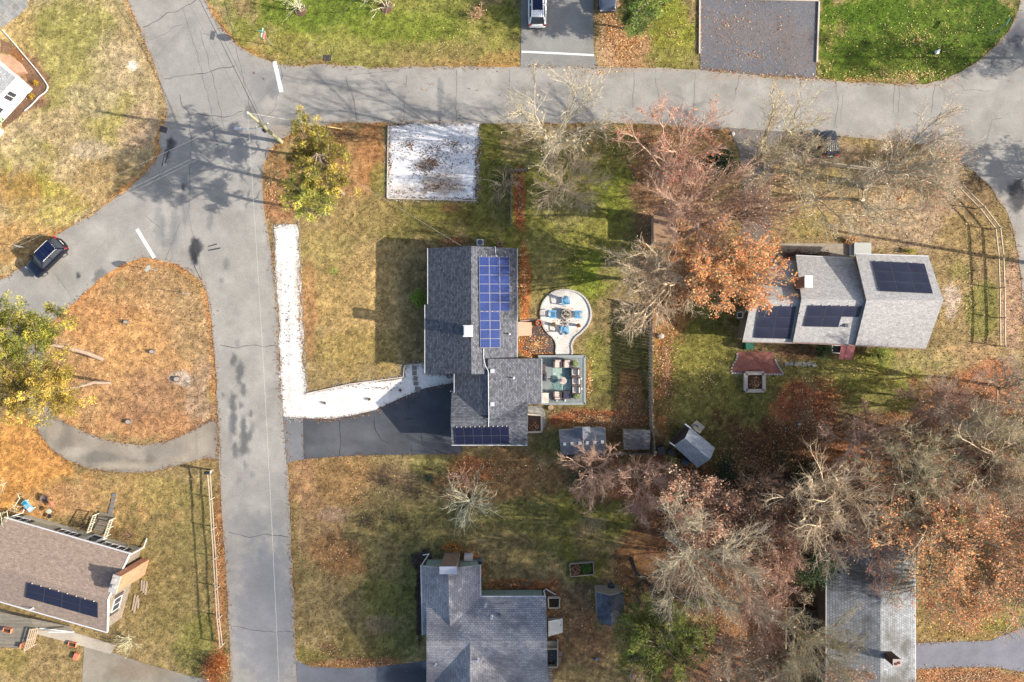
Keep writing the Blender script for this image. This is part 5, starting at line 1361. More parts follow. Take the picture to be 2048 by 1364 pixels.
mx = node(n, 'ShaderNodeMix', data_type='RGBA'); n.links.new(sx.outputs['Fac'], mx.inputs[0]); n.links.new(c1, mx.inputs[6]); n.links.new(c2_, mx.inputs[7]); n.links.new(mx.outputs[2], b.inputs['Base Color']); b.inputs['Roughness'].default_value = .9
def PD(px, py, h=0): return U(px, py, DZ + h)
mb = MB(); a_, b_ = PD(1105,782), PD(1143,735); mb.box(((a_.x + b_.x) / 2, (a_.y + b_.y) / 2, DZ + .008), (b_.x - a_.x, b_.y - a_.y, .014))
mesh_thing(mb, 'rug', m, 'green and teal leaf patterned rug in the middle of the deck', 'rug', ((a_.x + b_.x) / 2, (a_.y + b_.y) / 2, DZ))
M_wick = mat('brown_wicker', A(104,84,80), .8, .3, 12)
M_cush = mat('cream_cushion', A(232,214,200), .85, .06, 5)
def deck_chair(label):
    r = local(empty('wicker_armchair', (0, 0, 0), label, 'armchair', 'wicker chairs on the deck'))
    mb = MB()
    mb.box((0, 0, .18), (.82, .8, .28)); mb.build('base', M_wick, r)
    for s_ in (-1, 1):
        mb = MB(); mb.box((.0, s_ * .37, .43), (.82, .1, .2)); mb.build('armrest', M_wick, r)
    mb = MB(); mb.box((-.38, 0, .48), (.1, .64, .3)); mb.build('backrest', M_wick, r)
    for (x_, s_) in ((.36, 1), (.36, -1), (-.36, 1), (-.36, -1)):
        mb = MB(); mb.box((x_, s_ * .35, .02), (.06, .06, .04)); mb.build('leg', M_black, r)
    bm = bmesh.new(); bmesh.ops.create_cube(bm, size=1, matrix=Matrix.Translation((.08, 0, .39)) @ Matrix.Diagonal((.62, .6, .14, 1))); bmesh.ops.bevel(bm, geom=bm.edges[:], offset=.04, segments=2, affect='EDGES')
    me = bpy.data.meshes.new('seat_cushion'); bm.to_mesh(me); bm.free(); me.materials.append(M_cush); o = bpy.data.objects.new('seat_cushion', me); COL.objects.link(o); o.parent = r
    bm = bmesh.new(); bmesh.ops.create_cube(bm, size=1, matrix=Matrix.Translation((-.26, 0, .55)) @ Matrix.Rotation(-.25, 4, 'Y') @ Matrix.Diagonal((.16, .56, .3, 1))); bmesh.ops.bevel(bm, geom=bm.edges[:], offset=.04, segments=2, affect='EDGES')
    me = bpy.data.meshes.new('back_cushion'); bm.to_mesh(me); bm.free(); me.materials.append(M_cush); o = bpy.data.objects.new('back_cushion', me); COL.objects.link(o); o.parent = r
    return r
dc = deck_chair('wicker armchair with cream cushions, left one at the house-side top of the rug')
for i, (px, py, rz, lb) in enumerate([(1114.5,727,-90,None),(1133.5,727,-90,'wicker armchair with cream cushions, top of the rug beside the planter'),(1150,744,180,'wicker armchair on the right of the rug, uppermost of the three'),(1151,762,180,'wicker armchair on the right of the rug, middle of the three'),(1151.5,779,180,'wicker armchair on the right of the rug, next to the lower planter'),(1114,790,90,'wicker armchair below the rug beside the black ottoman')]):
    p = PD(px, py)
    if i == 0: dc.location = p; dc.rotation_euler = (0, 0, R(rz))
    else: copy_tree(dc, p, R(rz), lb)
o_ = E('ottoman', PD(1133, 790), 'square black ottoman in a brown wicker frame below the rug', 'ottoman'); mb = MB(); p = PD(1133, 790)
mb.box(p + Vector((0, 0, .17)), (.8, .75, .32)); mb.build('frame', M_wick, o_); mb = MB(); mb.box(p + Vector((0, 0, .37)), (.62, .58, .09)); mb.build('cushion', mat('navy_cushion', (.02,.025,.05), .8, .2, 5), o_)
def round_table(px, py, label):
    p = PD(px, py, 0); r = E('side_table', p, label, 'table'); mb = MB()
    mb.lathe(p, [(.3, 0), (.3, .02), (.04, .05), (.04, .4)], 12); mb.build('pedestal', M_black, r)
    mb = MB(); mb.lathe(p + Vector((0, 0, .4)), [(.36, 0), (.38, .02), (.36, .04)], 20); mb.build('table_top', mat('speckled_top', A(214,196,184), .6, .3, 9), r)
round_table(1125, 761, 'small round table standing in the middle of the green rug')
fl = E('flower_bowl', PD(1125, 761, .44), 'bowl of white flowers on the round deck table', 'flowers'); p = PD(1125, 761, .44)
mb = MB(); mb.lathe(p, [(.1, 0), (.16, .08), (.14, .08)], 12); mb.build('bowl', M_trim, fl)
rr = np.random.RandomState(5); scatter_quads('blossom', p.x + rr.normal(0, .1, 60), p.y + rr.normal(0, .1, 60), p.z + .08 + rr.uniform(0, .1, 60), .09, linA(np.array([(236,220,210)] * 60)), M_leafveg, rr, .6, .9, kind=None, parent=fl)
def planter(px, py, z, label, s=.3, pal=((150,170,60),(110,140,40),(180,190,90)), rad=.33, n_=320, pot=None, square=True):
    p = U(px, py, z); r = E('potted_shrub', p, label, 'potted plant', 'potted plants'); mb = MB()
    if square: mb.box(p + Vector((0, 0, .2)), (s * 1.6, s * 1.6, .4))
    else: mb.lathe(p, [(s * .6, 0), (s, .3), (s * 1.08, .34), (s * .9, .34)], 14)
    mb.build('pot', pot or M_trim, r)
    rr = np.random.RandomState(int(px)); t = rr.uniform(0, 6.28, n_); ph = np.arccos(rr.uniform(-.2, 1, n_)); q_ = rad * rr.uniform(.6, 1, n_)
    scatter_quads('foliage', p.x + q_ * np.sin(ph) * np.cos(t), p.y + q_ * np.sin(ph) * np.sin(t), p.z + .45 + q_ * np.cos(ph) * .9, .09, linA(np.array(pal)[rr.randint(0, len(pal), n_)] * rr.uniform(.7, 1.2, (n_, 1))), M_leafveg, rr, .9, .5, kind=None, parent=r)
planter(1149.5, 727, DZ, 'lime green shrub in a white planter at the top right of the deck'); planter(1152, 792, DZ, 'lime green shrub in a white planter at the lower right of the deck')
planter(1106.5, 649, .03, 'green spiky plant in a pot left of the lower blue chair', .16, ((130,140,50),(100,110,40)), .24, 120, mat('terracotta', A(180,96,62), .7, .1), False)
planter(1156, 651, .03, 'rusty brown chrysanthemum in a pot at the right of the fire pit', .16, ((160,110,50),(130,90,40)), .22, 140, MATS['terracotta'], False)
tp = E('garden_pot', U(1077, 646), 'round terracotta pot against the left edge of the fire pit circle', 'pot'); mb = MB(); mb.lathe(U(1077, 646), [(.24, 0), (.34, .25), (.3, .45), (.26, .45), (.1, .3)], 18); mb.build('pot', MATS['terracotta'], tp)
mb = MB(); mb.lathe(U(1077, 646, .4), [(.1, 0), (.08, .1)], 8); mb.build('lid', M_wood, tp)
dn = E('drain_spout', U(1069, 639), 'white drain pipe lying beside the orange bulkhead', 'drain pipe'); mb = MB(); mb.tube([U(1040,642,.1), U(1062,640,.08), U(1082,639,.08)], .07, 7); mb.build('pipe', mat('dirty_pipe', A(206,180,170), .7, .15, 6), dn)
for px, py, lb in ((1162,757,'white lantern on the right edge of the deck, upper one'),(1163,777,'white lantern on the right edge of the deck, lower one'),(1113.5,800.5,'white lantern on the lower deck edge behind the armchair'),(1130,800.5,'white lantern on the lower deck edge behind the ottoman'),(1088,804.5,'white lantern at the lower left corner of the deck')):
    r = E('lantern', PD(px, py), lb, 'lantern', 'lanterns on the deck edge'); mb = MB(); p = PD(px, py); mb.box(p + Vector((0, 0, .04)), (.13, .18, .08)); mb.box(p + Vector((0, 0, .26)), (.14, .2, .05)); mb.build('housing', M_trim, r); mb = MB(); mb.box(p + Vector((0, 0, .16)), (.09, .14, .15)); mb.build('glass', M_glass, r)
cr = E('storage_box', PD(1089, 795), 'cream storage box beside the house wall on the deck', 'box'); mb = MB(); p = PD(1090, 795); mb.box(p + Vector((0, 0, .22)), (.62, .95, .44)); mb.build('box_body', M_cush, cr); mb = MB(); mb.box(p + Vector((0, 0, .47)), (.68, 1.0, .05)); mb.build('lid', mat('cream_lid', A(244,230,214), .7, .05), cr)
gr = E('gas_grill', PD(1088, 753), 'black gas grill standing close to the house wall on the deck', 'grill'); mb = MB(); p = PD(1087.5, 753)
mb.box(p + Vector((0, 0, .4)), (.5, .9, .75)); mb.build('cart', mat('grill_cart', A(96,88,90), .5, .2), gr); mb = MB(); mb.lathe(p + Vector((0, 0, .78)), [(.28, 0), (.28, .1), (.2, .26), (.05, .3)], 14, sy=1.1); mb.build('lid', M_black, gr)
mb = MB(); mb.beam(p + Vector((.1, 0, .5)), PD(1103, 755, .04), .03); mb.build('hose', M_black, gr)
ds = E('deck_bench', PD(1086, 737), 'brown wicker side bench half under the eave on the deck', 'bench'); mb = MB(); p = PD(1086, 737); mb.box(p + Vector((0, 0, .2)), (.45, .9, .4)); mb.build('seat', M_wick, ds); mb = MB(); mb.box(p + Vector((-.18, 0, .55)), (.08, .9, .3)); mb.build('backrest', M_wick, ds)

# adirondack chairs round the fire pit
M_blue = mat('sky_blue_plastic', A(122,190,230), .5, .08, 4)
def adirondack(label):
    r = local(empty('adirondack_chair', (0, 0, 0), label, 'chair', 'blue chairs around the fire pit'))
    mb = MB()
    for k in range(5): mb.box((.28 - k * .11, 0, .36 - k * .03), (.1, .52, .025))
    mb.build('seat', M_blue, r)
    mb = MB()
    for k in range(6):
        y_ = (k - 2.5) * .095; h_ = .78 - abs(k - 2.5) * .05
        mb.beam((-.22, y_ * .85, .3), (-.22 - .34 * h_, y_ * 1.2, .3 + h_ * .9), .085, .02, up=Vector((0, 1, 0)))
    mb.build('backrest', M_blue, r)
    for s_ in (-1, 1):
        mb = MB(); mb.box((.02, s_ * .33, .56), (.72, .13, .025)); mb.build('armrest', M_blue, r)
        mb = MB(); mb.box((.3, s_ * .31, .28), (.08, .03, .56)); mb.build('leg', M_blue, r)
        mb = MB(); mb.beam((.34, s_ * .26, .33), (-.5, s_ * .26, .06), .03, .12); mb.build('leg', M_blue, r)
    return r
ad = adirondack('sky blue slatted chair at the top of the pebble circle')
for i, (px, py, rz, lb) in enumerate([(1131,603,-80,None),(1105,629,0,'sky blue slatted chair left of the fire pit'),(1155,629.5,180,'deeper blue slatted chair right of the fire pit facing left'),(1129,660,95,'sky blue slatted chair below the fire pit')]):
    p = U(px, py, .034)
    if i == 0: ad.location = p; ad.rotation_euler = (0, 0, R(rz))
    else: copy_tree(ad, p, R(rz), lb)
fpit = E('fire_pit', U(1132, 629, .03), 'square fire pit of piled stones in the pebble circle', 'fire pit')
rr = random.Random(4); mb = MB(); c_ = U(1132, 629, 0)
for lay in range(3):
    for k in range(12):
        t = 2 * PI * (k + .5 * lay) / 12; R_q = .42
        mb.box((c_.x + R_q * math.cos(t), c_.y + R_q * math.sin(t), .12 + lay * .16), (.2, .24 + rr.uniform(-.05, .05), .15), rz=t + rr.uniform(-.1, .1))
mb.build('stone_ring', mat('pit_stone', A(190,176,160), .9, .35, 3), fpit)
mb = MB()
for k in range(9): t = rr.uniform(0, 3.14); mb.beam((c_.x - .27 * math.cos(t), c_.y - .27 * math.sin(t), .4 + k * .03), (c_.x + .27 * math.cos(t), c_.y + .27 * math.sin(t), .44 + k * .03), .07)
mb.build('log', mat('charred_log', A(190,176,156), .9, .4, 5), fpit)
mb = MB(); mb.lathe((c_.x, c_.y, .04), [(.34, 0), (.34, .2)], 14); mb.build('ash', mat('ash', A(60,54,52), .95, .2), fpit)

# outdoor unit, bins, barrel and small yard items
def cond(px, py, label):
    r = E('heat_pump', U(px, py), label, 'heat pump'); mb = MB(); p = U(px, py); mb.box(p + Vector((0, 0, .45)), (.66, .6, .86)); mb.build('casing', M_trim, r)
    mb = MB(); mb.lathe(p + Vector((0, 0, .88)), [(.26, 0), (.26, .02), (.2, .02), (.2, .01)], 18); mb.lathe(p + Vector((0, 0, .9)), [(.1, 0), (.08, .02)], 12); mb.build('fan_grille', mat('grille_grey', A(110,116,124), .5, .2), r)
cond(961, 487, 'white heat pump unit against the top wall of the dark roofed house')
br = E('rain_barrel', U(962, 1122), 'blue grey barrel with a dark open top beside the lower brick chimney', 'barrel'); mb = MB(); p = U(960, 1120); mb.lathe(p, [(.26, 0), (.32, .4), (.28, .95), (.22, .95), (.22, .8)], 16); mb.build('barrel_body', mat('blue_grey', A(104,120,140), .5, .1), br); mb = MB(); mb.lathe(p + Vector((0, 0, .8)), [(.2, 0), (.2, .02)], 14); mb.build('barrel_water', M_black, br)
ws = E('window_box_unit', U(938, 1111), 'white air conditioner box under the right gable window', 'air conditioner'); mb = MB(); p = U(937.5, 1111); mb.box(p + Vector((0, 0, .4)), (.85, .55, .8)); mb.build('casing', mat('ac_cream', A(222,214,204), .6, .06), ws); mb = MB()
for k in range(5): mb.box(p + Vector((0, .29, .2 + k * .12)), (.7, .03, .03))
mb.build('louvre', M_vent, ws)
def bin_(px, py, label, m, s=.55, h=1.0, rz=0.2):
    r = E('wheeled_bin', U(px, py), label, 'bin', 'bins'); p = U(px, py); mb = MB(); mb.box(p + Vector((0, 0, h / 2 + .03)), (s, s * 1.1, h - .06), rz=rz); mb.build('bin_body', m, r); mb = MB(); mb.box(p + Vector((0, 0, h + .03)), (s * 1.12, s * 1.22, .06), rz=rz); mb.build('lid', m, r)
    for s_ in (-1, 1): mb = MB(); mb.tube([p + Vector((s_ * s * .45, -s * .55, .12)), p + Vector((s_ * s * .55, -s * .55, .12))], .11, 10); mb.build('wheel', M_black, r)
M_green = mat('green_plastic', A(30,110,84), .4, .1)
bin_(1493, 690, 'dark green wheeled bin at the corner of the silver roofed house', M_green, .7, .9, .1)
bin_(1318, 898, 'black wheeled bin in the corner outside the stockade fence', M_black, .6, 1.0)
bin_(1339, 903, 'black bin in the shade next to the tilted shed', M_black, .55, .8, .6)
tr = E('tarp_pile', U(1371, 922), 'crumpled blue grey tarp behind the tilted shed', 'tarp'); mb = MB(); p = U(1371, 922); mb.lathe(p, [(.5, 0), (.42, .3), (.2, .5), (.05, .52)], 9, sy=.8); mb.build('tarp', mat('tarp', A(96,112,130), .5, .3, 4), tr)
kg = E('kettle_grill', U(1220, 1166), 'black kettle grill in front of the dark-stained shed', 'grill'); p = U(1220, 1166); mb = MB(); mb.lathe(p + Vector((0, 0, .5)), [(.1, 0), (.3, .12), (.34, .28), (.3, .45), (.12, .56), (.02, .58)], 18); mb.build('kettle', M_black, kg)
for k in range(3): mb = MB(); t = k * 2.1; mb.beam(p + Vector((.12 * math.cos(t), .12 * math.sin(t), .55)), p + Vector((.35 * math.cos(t), .35 * math.sin(t), 0)), .04); mb.build('leg', M_vent, kg)
hr = E('hose_reel', U(899, 750), 'black coiled hose by the front corner of the dark roofed house', 'hose'); mb = MB(); p = U(899, 751)
pts = [p + Vector((.22 * math.cos(t * .5), .22 * math.sin(t * .5), .08 + .012 * t)) for t in range(26)]; mb.tube(pts, .035, 6); mb.build('hose', M_black, hr)
rd = E('tree_stump', U(1101, 815), 'cut round tree stump below the lower deck corner', 'stump'); mb = MB(); mb.lathe(U(1101, 815), [(.3, 0), (.26, .25)], 14); mb.build('trunk', mat('cut_wood', A(206,170,130), .9, .2, 6), rd)
for px, py, s_, lb in ((650,806,.2,'small brown grass clump on the left of the white walk'),(739,798,.2,'small brown grass clump in the middle of the white walk'),(801,780,.2,'small brown grass clump in the shade of the white walk')):
    r = E('ornamental_grass', U(px, py), lb, 'plant', 'small plants in the white walk'); rr = random.Random(px); mb = MB(); p = U(px, py)
    for k in range(60):
        t = rr.uniform(0, 6.28); l = rr.uniform(.5, 1); tip = p + Vector((.24 * l * math.cos(t), .24 * l * math.sin(t), .38 * rr.uniform(.5, 1))); sd_ = Vector((-math.sin(t), math.cos(t), 0)) * .02; b0_ = p + Vector((.06 * math.cos(t), .06 * math.sin(t), .02))
        mb.face([b0_ - sd_, b0_ + sd_, tip])
    mb.build('blades', mat('straw_blade', A(150,120,84), .9, .3, 9), r)

# blue items, seats and pots around the brown roofed house
wt = E('water_table', U(61, 1010), 'blue and white plastic play table on the orange lawn', 'play table', None); p = U(61, 1010); rz = math.atan2(-1.1, 1.0)
rot = Matrix.Rotation(rz, 3, 'Z'); mb = MB(); mb.box(p + Vector((0, 0, .4)), (1.25, .55, .14), rz=rz); mb.build('tray', mat('aqua', A(150,206,226), .4, .1, 4), wt)
mb = MB(); mb.box(p + rot @ Vector((-.3, 0, 0)) + Vector((0, 0, .49)), (.36, .42, .05), rz=rz); mb.build('basin', mat('deep_aqua', A(40,150,190), .3, .1), wt)
mb = MB(); mb.box(p + rot @ Vector((.38, 0, 0)) + Vector((0, 0, .49)), (.34, .4, .04), rz=rz); mb.build('lid', M_trim, wt)
for x_, y_ in ((-.5, .2), (.5, .2), (-.5, -.2), (.5, -.2)): mb = MB(); q_ = p + rot @ Vector((x_, y_, 0)); mb.box(q_ + Vector((0, 0, .17)), (.08, .08, .34), rz=rz); mb.build('leg', M_trim, wt)
fb = E('fire_bowl', U(92, 996), 'dark round fire bowl on the orange lawn above the play table', 'fire bowl'); mb = MB(); p = U(92, 996); mb.lathe(p, [(.15, .1), (.34, .22), (.4, .36), (.36, .36), (.2, .25)], 18); mb.build('bowl', mat('rusty_iron', A(112,92,84), .8, .3), fb)
for k in range(3): mb = MB(); t = k * 2.1 + .4; mb.beam(p + Vector((.2 * math.cos(t), .2 * math.sin(t), .25)), p + Vector((.38 * math.cos(t), .38 * math.sin(t), 0)), .04); mb.build('leg', M_black, fb)
tb = E('round_side_table', U(105, 1020), 'small round table with a pale top on the orange lawn', 'table'); p = U(105, 1020); mb = MB(); mb.lathe(p + Vector((0, 0, .5)), [(.22, 0), (.24, .02), (.22, .04)], 18); mb.build('table_top', mat('mint_top', A(206,220,206), .4, .06), tb)
for k in range(3): mb = MB(); t = k * 2.1; mb.beam(p + Vector((.08 * math.cos(t), .08 * math.sin(t), .5)), p + Vector((.3 * math.cos(t), .3 * math.sin(t), 0)), .035); mb.build('leg', M_black, tb)
fc = E('folding_chair', U(108, 1007), 'faded coral folding chair next to the small round table', 'chair'); p = U(108, 1007); mb = MB(); mb.box(p + Vector((0, 0, .4)), (.45, .45, .04), rz=.6); mb.build('seat', mat('coral_cloth', A(206,130,100), .8, .15, 4), fc)
mb = MB(); mb.box(p + Vector((.2, .14, .62)), (.06, .45, .42), rz=.6); mb.build('backrest', MATS['coral_cloth'], fc)
for x_, y_ in ((-.2, .2), (.2, .2), (-.2, -.2), (.2, -.2)): mb = MB(); q_ = p + Matrix.Rotation(.6, 3, 'Z') @ Vector((x_, y_, 0)); mb.beam(q_, q_ + Vector((0, 0, .4)), .03); mb.build('leg', M_railw, fc)
bs_ = E('plant_stand', U(103, 1032), 'low black iron plant stand close to the brown roofed house', 'stand'); p = U(103, 1031); mb = MB(); mb.lathe(p + Vector((0, 0, .3)), [(.2, 0), (.22, .03), (.1, .03)], 14); mb.build('ring', M_black, bs_)
for k in range(3): mb = MB(); t = k * 2.1; mb.beam(p + Vector((.18 * math.cos(t), .18 * math.sin(t), .3)), p + Vector((.26 * math.cos(t), .26 * math.sin(t), 0)), .03); mb.build('leg', M_black, bs_)
M_org = mat('orange_pot', A(222,140,104), .6, .1, 4)
def trough(px, py, rz, z, label):
    r = E('planter_box', U(px, py, z), label, 'planter', 'orange planters by the brown roofed house'); p = U(px, py, z); rot = Matrix.Rotation(rz, 3, 'Z'); mb = MB()
    for x_, y_, sx_, sy_ in ((0, .2, .8, .04), (0, -.2, .8, .04), (.38, 0, .04, .36), (-.38, 0, .04, .36)): mb.box(p + rot @ Vector((x_, y_, 0)) + Vector((0, 0, .13)), (sx_, sy_, .26), rz=rz)
    mb.build('pot', M_org, r); mb = MB(); mb.box(p + Vector((0, 0, .08)), (.74, .38, .14), rz=rz); mb.build('soil', mat('bed_soil', A(84,58,44), .95, .5, 3), r)
trough(17, 1259, -.25, .56, 'orange planter box standing on the weathered deck'); trough(147, 1287, -.25, 0, 'orange planter box on the grass beside the concrete walk')
sb = E('storage_tub', U(155, 1311), 'upturned orange tub on the grass below the concrete walk', 'tub'); p = U(155, 1311); mb = MB(); mb.box(p + Vector((0, 0, .14)), (.42, .62, .28), rz=-.4); mb.build('tub_body', M_org, sb); mb = MB(); mb.box(p + Vector((0, 0, .29)), (.46, .66, .03), rz=-.4); mb.build('rim', M_org, sb)
sb = E('chair', U(48, 1285), 'orange plastic chair beside the leaning window frame', 'chair'); p = U(48, 1285); mb = MB(); mb.box(p + Vector((0, 0, .4)), (.5, .5, .05), rz=-.3); mb.build('seat', M_org, sb); mb = MB(); mb.box(p + Vector((.22, 0, .65)), (.05, .5, .5), rz=-.3); mb.build('backrest', M_org, sb)
for x_, y_ in ((-.2, .2), (.2, .2), (-.2, -.2), (.2, -.2)): mb = MB(); mb.beam(p + Vector((x_, y_, 0)), p + Vector((x_, y_, .4)), .04); mb.build('leg', M_org, sb)
wf = E('cold_frame', U(63, 1285), 'pale slatted frame standing at the end of the weathered deck', 'frame'); mb = MB()
a_, b_, c_, d_ = U(60,1259,.9), U(76,1257,.5), U(66,1292,.5), U(48,1302,.9)
for s_, t_ in ((a_, b_), (b_, c_), (c_, d_), (d_, a_), (a_.lerp(b_, .5), d_.lerp(c_, .5)), (a_.lerp(d_, .5), b_.lerp(c_, .5)), (a_.lerp(b_, .25), d_.lerp(c_, .25)), (a_.lerp(b_, .75), d_.lerp(c_, .75))): mb.beam(s_, t_, .08)
mb.build('frame', M_railw, wf)
for p in (a_, b_, c_, d_): mb = MB(); mb.beam(p, (p.x, p.y, 0), .08); mb.build('leg', M_railw, wf)
for px, py, rz, n_, L_, lb in ((288,1175,1.45,3,1.35,'stack of three bleached boards lying nearest the wide brick chimney'),(270,1207,1.35,2,1.8,'pair of long bleached boards on the grass by the end wall'),(277,1206,1.5,1,1.0,'single short bleached board on the grass by the end wall')):
    r = E('board_pile', U(px, py), lb, 'boards', 'loose boards by the end wall')
    for k in range(n_): mb = MB(); p = U(px, py) + Matrix.Rotation(rz, 3, 'Z') @ Vector((.1 * k, (k - (n_ - 1) / 2) * .24, 0)); mb.box(p + Vector((0, 0, .06)), (L_ * (1 - .1 * k), .16, .05), rz=rz + .04 * k); mb.build('board', M_railw, r)
gb = E('white_ornament', U(1870, 107), 'small white and black garden ornament on the bright green lawn', 'ornament'); p = U(1870, 107); mb = MB(); mb.lathe(p, [(.1, 0), (.16, .12), (.2, .3), (.1, .42), (.02, .46)], 12, sx=1.3); mb.box(p + Vector((.1, .1, .3)), (.4, .14, .3), rz=.7); mb.build('body', M_trim, gb); mb = MB(); mb.box(p + Vector((-.14, -.05, .2)), (.2, .16, .25), rz=.4); mb.build('base', M_black, gb)
rk = E('boulder', U(1321, 672), 'pale boulder just right of the stockade fence', 'boulder', 'boulders'); mb = MB(); mb.lathe(U(1321, 672), [(.3, 0), (.36, .15), (.24, .34), (.06, .38)], 9, sy=.8); mb.build('stone', mat('granite', A(200,190,180), .9, .2, 4), rk)
rk = E('boulder', U(1465, 268), 'white boulder at the mouth of the leaf-strewn driveway', 'boulder', 'boulders'); mb = MB(); mb.lathe(U(1465, 268), [(.2, 0), (.22, .1), (.12, .2)], 8); mb.build('stone', MATS['granite'], rk)
for px, py, s_, lb in ((253,644,.25,'small pale stump in the upper part of the pine island'),(305,703,.28,'grey split stump in the middle of the pine island'),(355,758,.34,'wide grey stump at the right of the pine island'),(258,843,.3,'ringed dark stump at the bottom of the pine island'),(652,430,.14,'short sawn log below the corner pines'),(1597,848,.25,'dark stump in the red leaf patch')):
    r = E('tree_stump', U(px, py), lb, 'stump', 'tree stumps'); mb = MB(); p = U(px, py); mb.lathe(p, [(s_ * 1.2, 0), (s_, .12), (s_ * .9, .25)], 11, sy=.85); mb.build('trunk', mat('stump_bark', A(120,104,92), .95, .3, 5), r); mb = MB(); mb.lathe(p + Vector((0, 0, .25)), [(s_ * .75, 0), (s_ * .7, .015)], 11, sy=.85); mb.build('cut_face', mat('old_cut', A(190,176,160), .9, .25, 6), r)
def grate(px, py, rz, label, w_=.75, h_=.6):
    r = E('storm_drain', U(px, py, .025), label, 'drain', 'street drains'); p = U(px, py, 0); rot = Matrix.Rotation(rz, 3, 'Z'); mb = MB()
    mb.box(p + Vector((0, 0, .027)), (w_, h_, .01), rz=rz); mb.build('pit', M_black, r); mb = MB()
    for k in range(6): mb.box(p + rot @ Vector(((k - 2.5) * w_ / 6, 0, 0)) + Vector((0, 0, .037)), (.045, h_, .012), rz=rz)
    for k in range(4): mb.box(p + rot @ Vector((0, (k - 1.5) * h_ / 4, 0)) + Vector((0, 0, .0385)), (w_, .04, .013), rz=rz)
    mb.build('grating', mat('cast_iron', A(96,88,86), .6, .2, 8), r)
grate(327, 259, -.3, 'square street drain at the left kerb of the junction'); grate(655, 116, 0, 'street drain in the leaves under the top lawn')
for px, py, lb in ((508,146,'small round valve cover nearer the junction'),(527,157.5,'small round valve cover nearer the stop line'),(1080,195,'small round valve cover in the street below the white car')):
    mb = MB(); p = U(px, py, .02); mb.lathe(p, [(.12, 0), (.12, .012), (.1, .012), (.1, .008), (.02, .008)], 14); mesh_thing(mb, 'valve_cover', mat('rust_iron', A(130,110,104), .6, .2), lb, 'valve cover', p, 'valve covers in the street')
hp = E('hose', U(1075, 1160), 'green garden hose lying in the leaves above the bottom house', 'hose'); mb = MB(); mb.tube([U(1040,1165,.1), U(1050,1168,.1), U(1062,1163,.1), U(1070,1156,.1)], .03, 5); mb.tube([U(1082,1160,.1), U(1090,1164,.1), U(1100,1160,.1)], .03, 5); mb.build('hose_line', mat('hose_green', A(120,150,130), .5, .1), hp)
bb = E('ball', U(1192, 1317), 'small bright blue ball on the leafy lower lawn', 'ball'); bb2 = MB(); bb2.lathe(U(1192, 1317), [(.03, 0), (.1, .05), (.13, .13), (.1, .21), (.03, .26)], 12); bb2.build('shell', mat('ball_blue', A(30,130,210), .4, .05), bb)
bk_ = E('bucket', U(1262, 1350), 'white bucket at the bottom centre among leaves', 'bucket'); mb = MB(); mb.lathe(U(1262, 1350), [(.14, 0), (.18, .35), (.15, .35), (.12, .1)], 14); mb.build('pail', M_trim, bk_)
pt = E('patio_chair', U(1090, 1355), 'pale metal chair on the round ended paver patio', 'chair'); p = U(1090, 1356); mb = MB(); mb.box(p + Vector((0, 0, .42)), (.5, .48, .04), rz=.4); mb.build('seat', mat('sheer_blue', A(196,212,222), .3, .05), pt)
mb = MB(); mb.tube([p + Vector((-.25, -.2, .4)), p + Vector((-.3, .15, .85)), p + Vector((.1, .32, .85)), p + Vector((.28, .1, .4))], .03, 6); mb.build('backrest', M_trim, pt)
for x_, y_ in ((-.2, .2), (.2, .2), (-.2, -.2), (.2, -.2)): mb = MB(); mb.beam(p + Vector((x_, y_, .03)), p + Vector((x_, y_, .42)), .03); mb.build('leg', M_trim, pt)

# signs
def sign_text(parent, txt, size, loc, rot, m):
    cu = bpy.data.curves.new('lettering', 'FONT'); cu.body = txt; cu.size = size; cu.align_x = 'CENTER'; cu.align_y = 'CENTER'; cu.extrude = .002
    t = bpy.data.objects.new('lettering_tmp', cu); COL.objects.link(t)
    dg = bpy.context.evaluated_depsgraph_get(); me = bpy.data.meshes.new_from_object(t.evaluated_get(dg)); bpy.data.objects.remove(t)
    me.materials.clear(); me.materials.append(m)
    o = bpy.data.objects.new('lettering', me); COL.objects.link(o); o.parent = parent; o.matrix_local = Matrix.Translation(loc) @ rot
    return o
M_red = mat('sign_red', A(200,60,56), .5, .05); M_white = mat('sign_white', A(250,250,250), .5, .03); M_post = mat('galvanised_post', A(150,156,156), .4, .1, 4); M_teal = mat('street_sign_green', A(150,206,190), .5, .05)
def stop_sign(base, yaw, hgt, label, blades=0, facecol=None):
    r = local(empty('stop_sign', base, label, 'sign', 'street signs', rz=yaw)); mb = MB(); mb.box((0, 0, hgt / 2), (.06, .06, hgt)); mb.build('post', M_post, r)
    def octa(rad, x0, x1, m):
        mb = MB(); P0 = [(x0, rad * math.cos(PI / 8 + k * PI / 4), hgt - .42 + rad * math.sin(PI / 8 + k * PI / 4)) for k in range(8)]; P1 = [(x1, p[1], p[2]) for p in P0]
        mb.face(P0[::-1]); mb.face(P1)
        for k in range(8): mb.face([P0[k], P0[(k + 1) % 8], P1[(k + 1) % 8], P1[k]])
        return mb, m
    mb, m_ = octa(.38, .035, .05, M_white); f_ = mb.build('sign_plate', [M_post], r)
    mb, m_ = octa(.375, .0502, .0506, M_white); mb.build('sign_border', M_white, f_)
    mb, m_ = octa(.365, .051, .054, M_red); g_ = mb.build('sign_face', M_red, f_)
    t_ = sign_text(f_, 'STOP', .27, Vector((.056, 0, hgt - .42)), Matrix(((0, 0, 1, 0), (1, 0, 0, 0), (0, 1, 0, 0), (0, 0, 0, 1))), M_white)
    for k in range(blades):
        mb = MB(); mb.box((0, 0, hgt + .1 + .22 * k), (.04, .9, .2) if k == 0 else (.75, .04, .2)); mb.build('street_blade', M_teal, r)
    return r
stop_sign(U(545, 91), R(-12), 2.75, 'red stop sign with pale green street blades on the top lawn', 2)
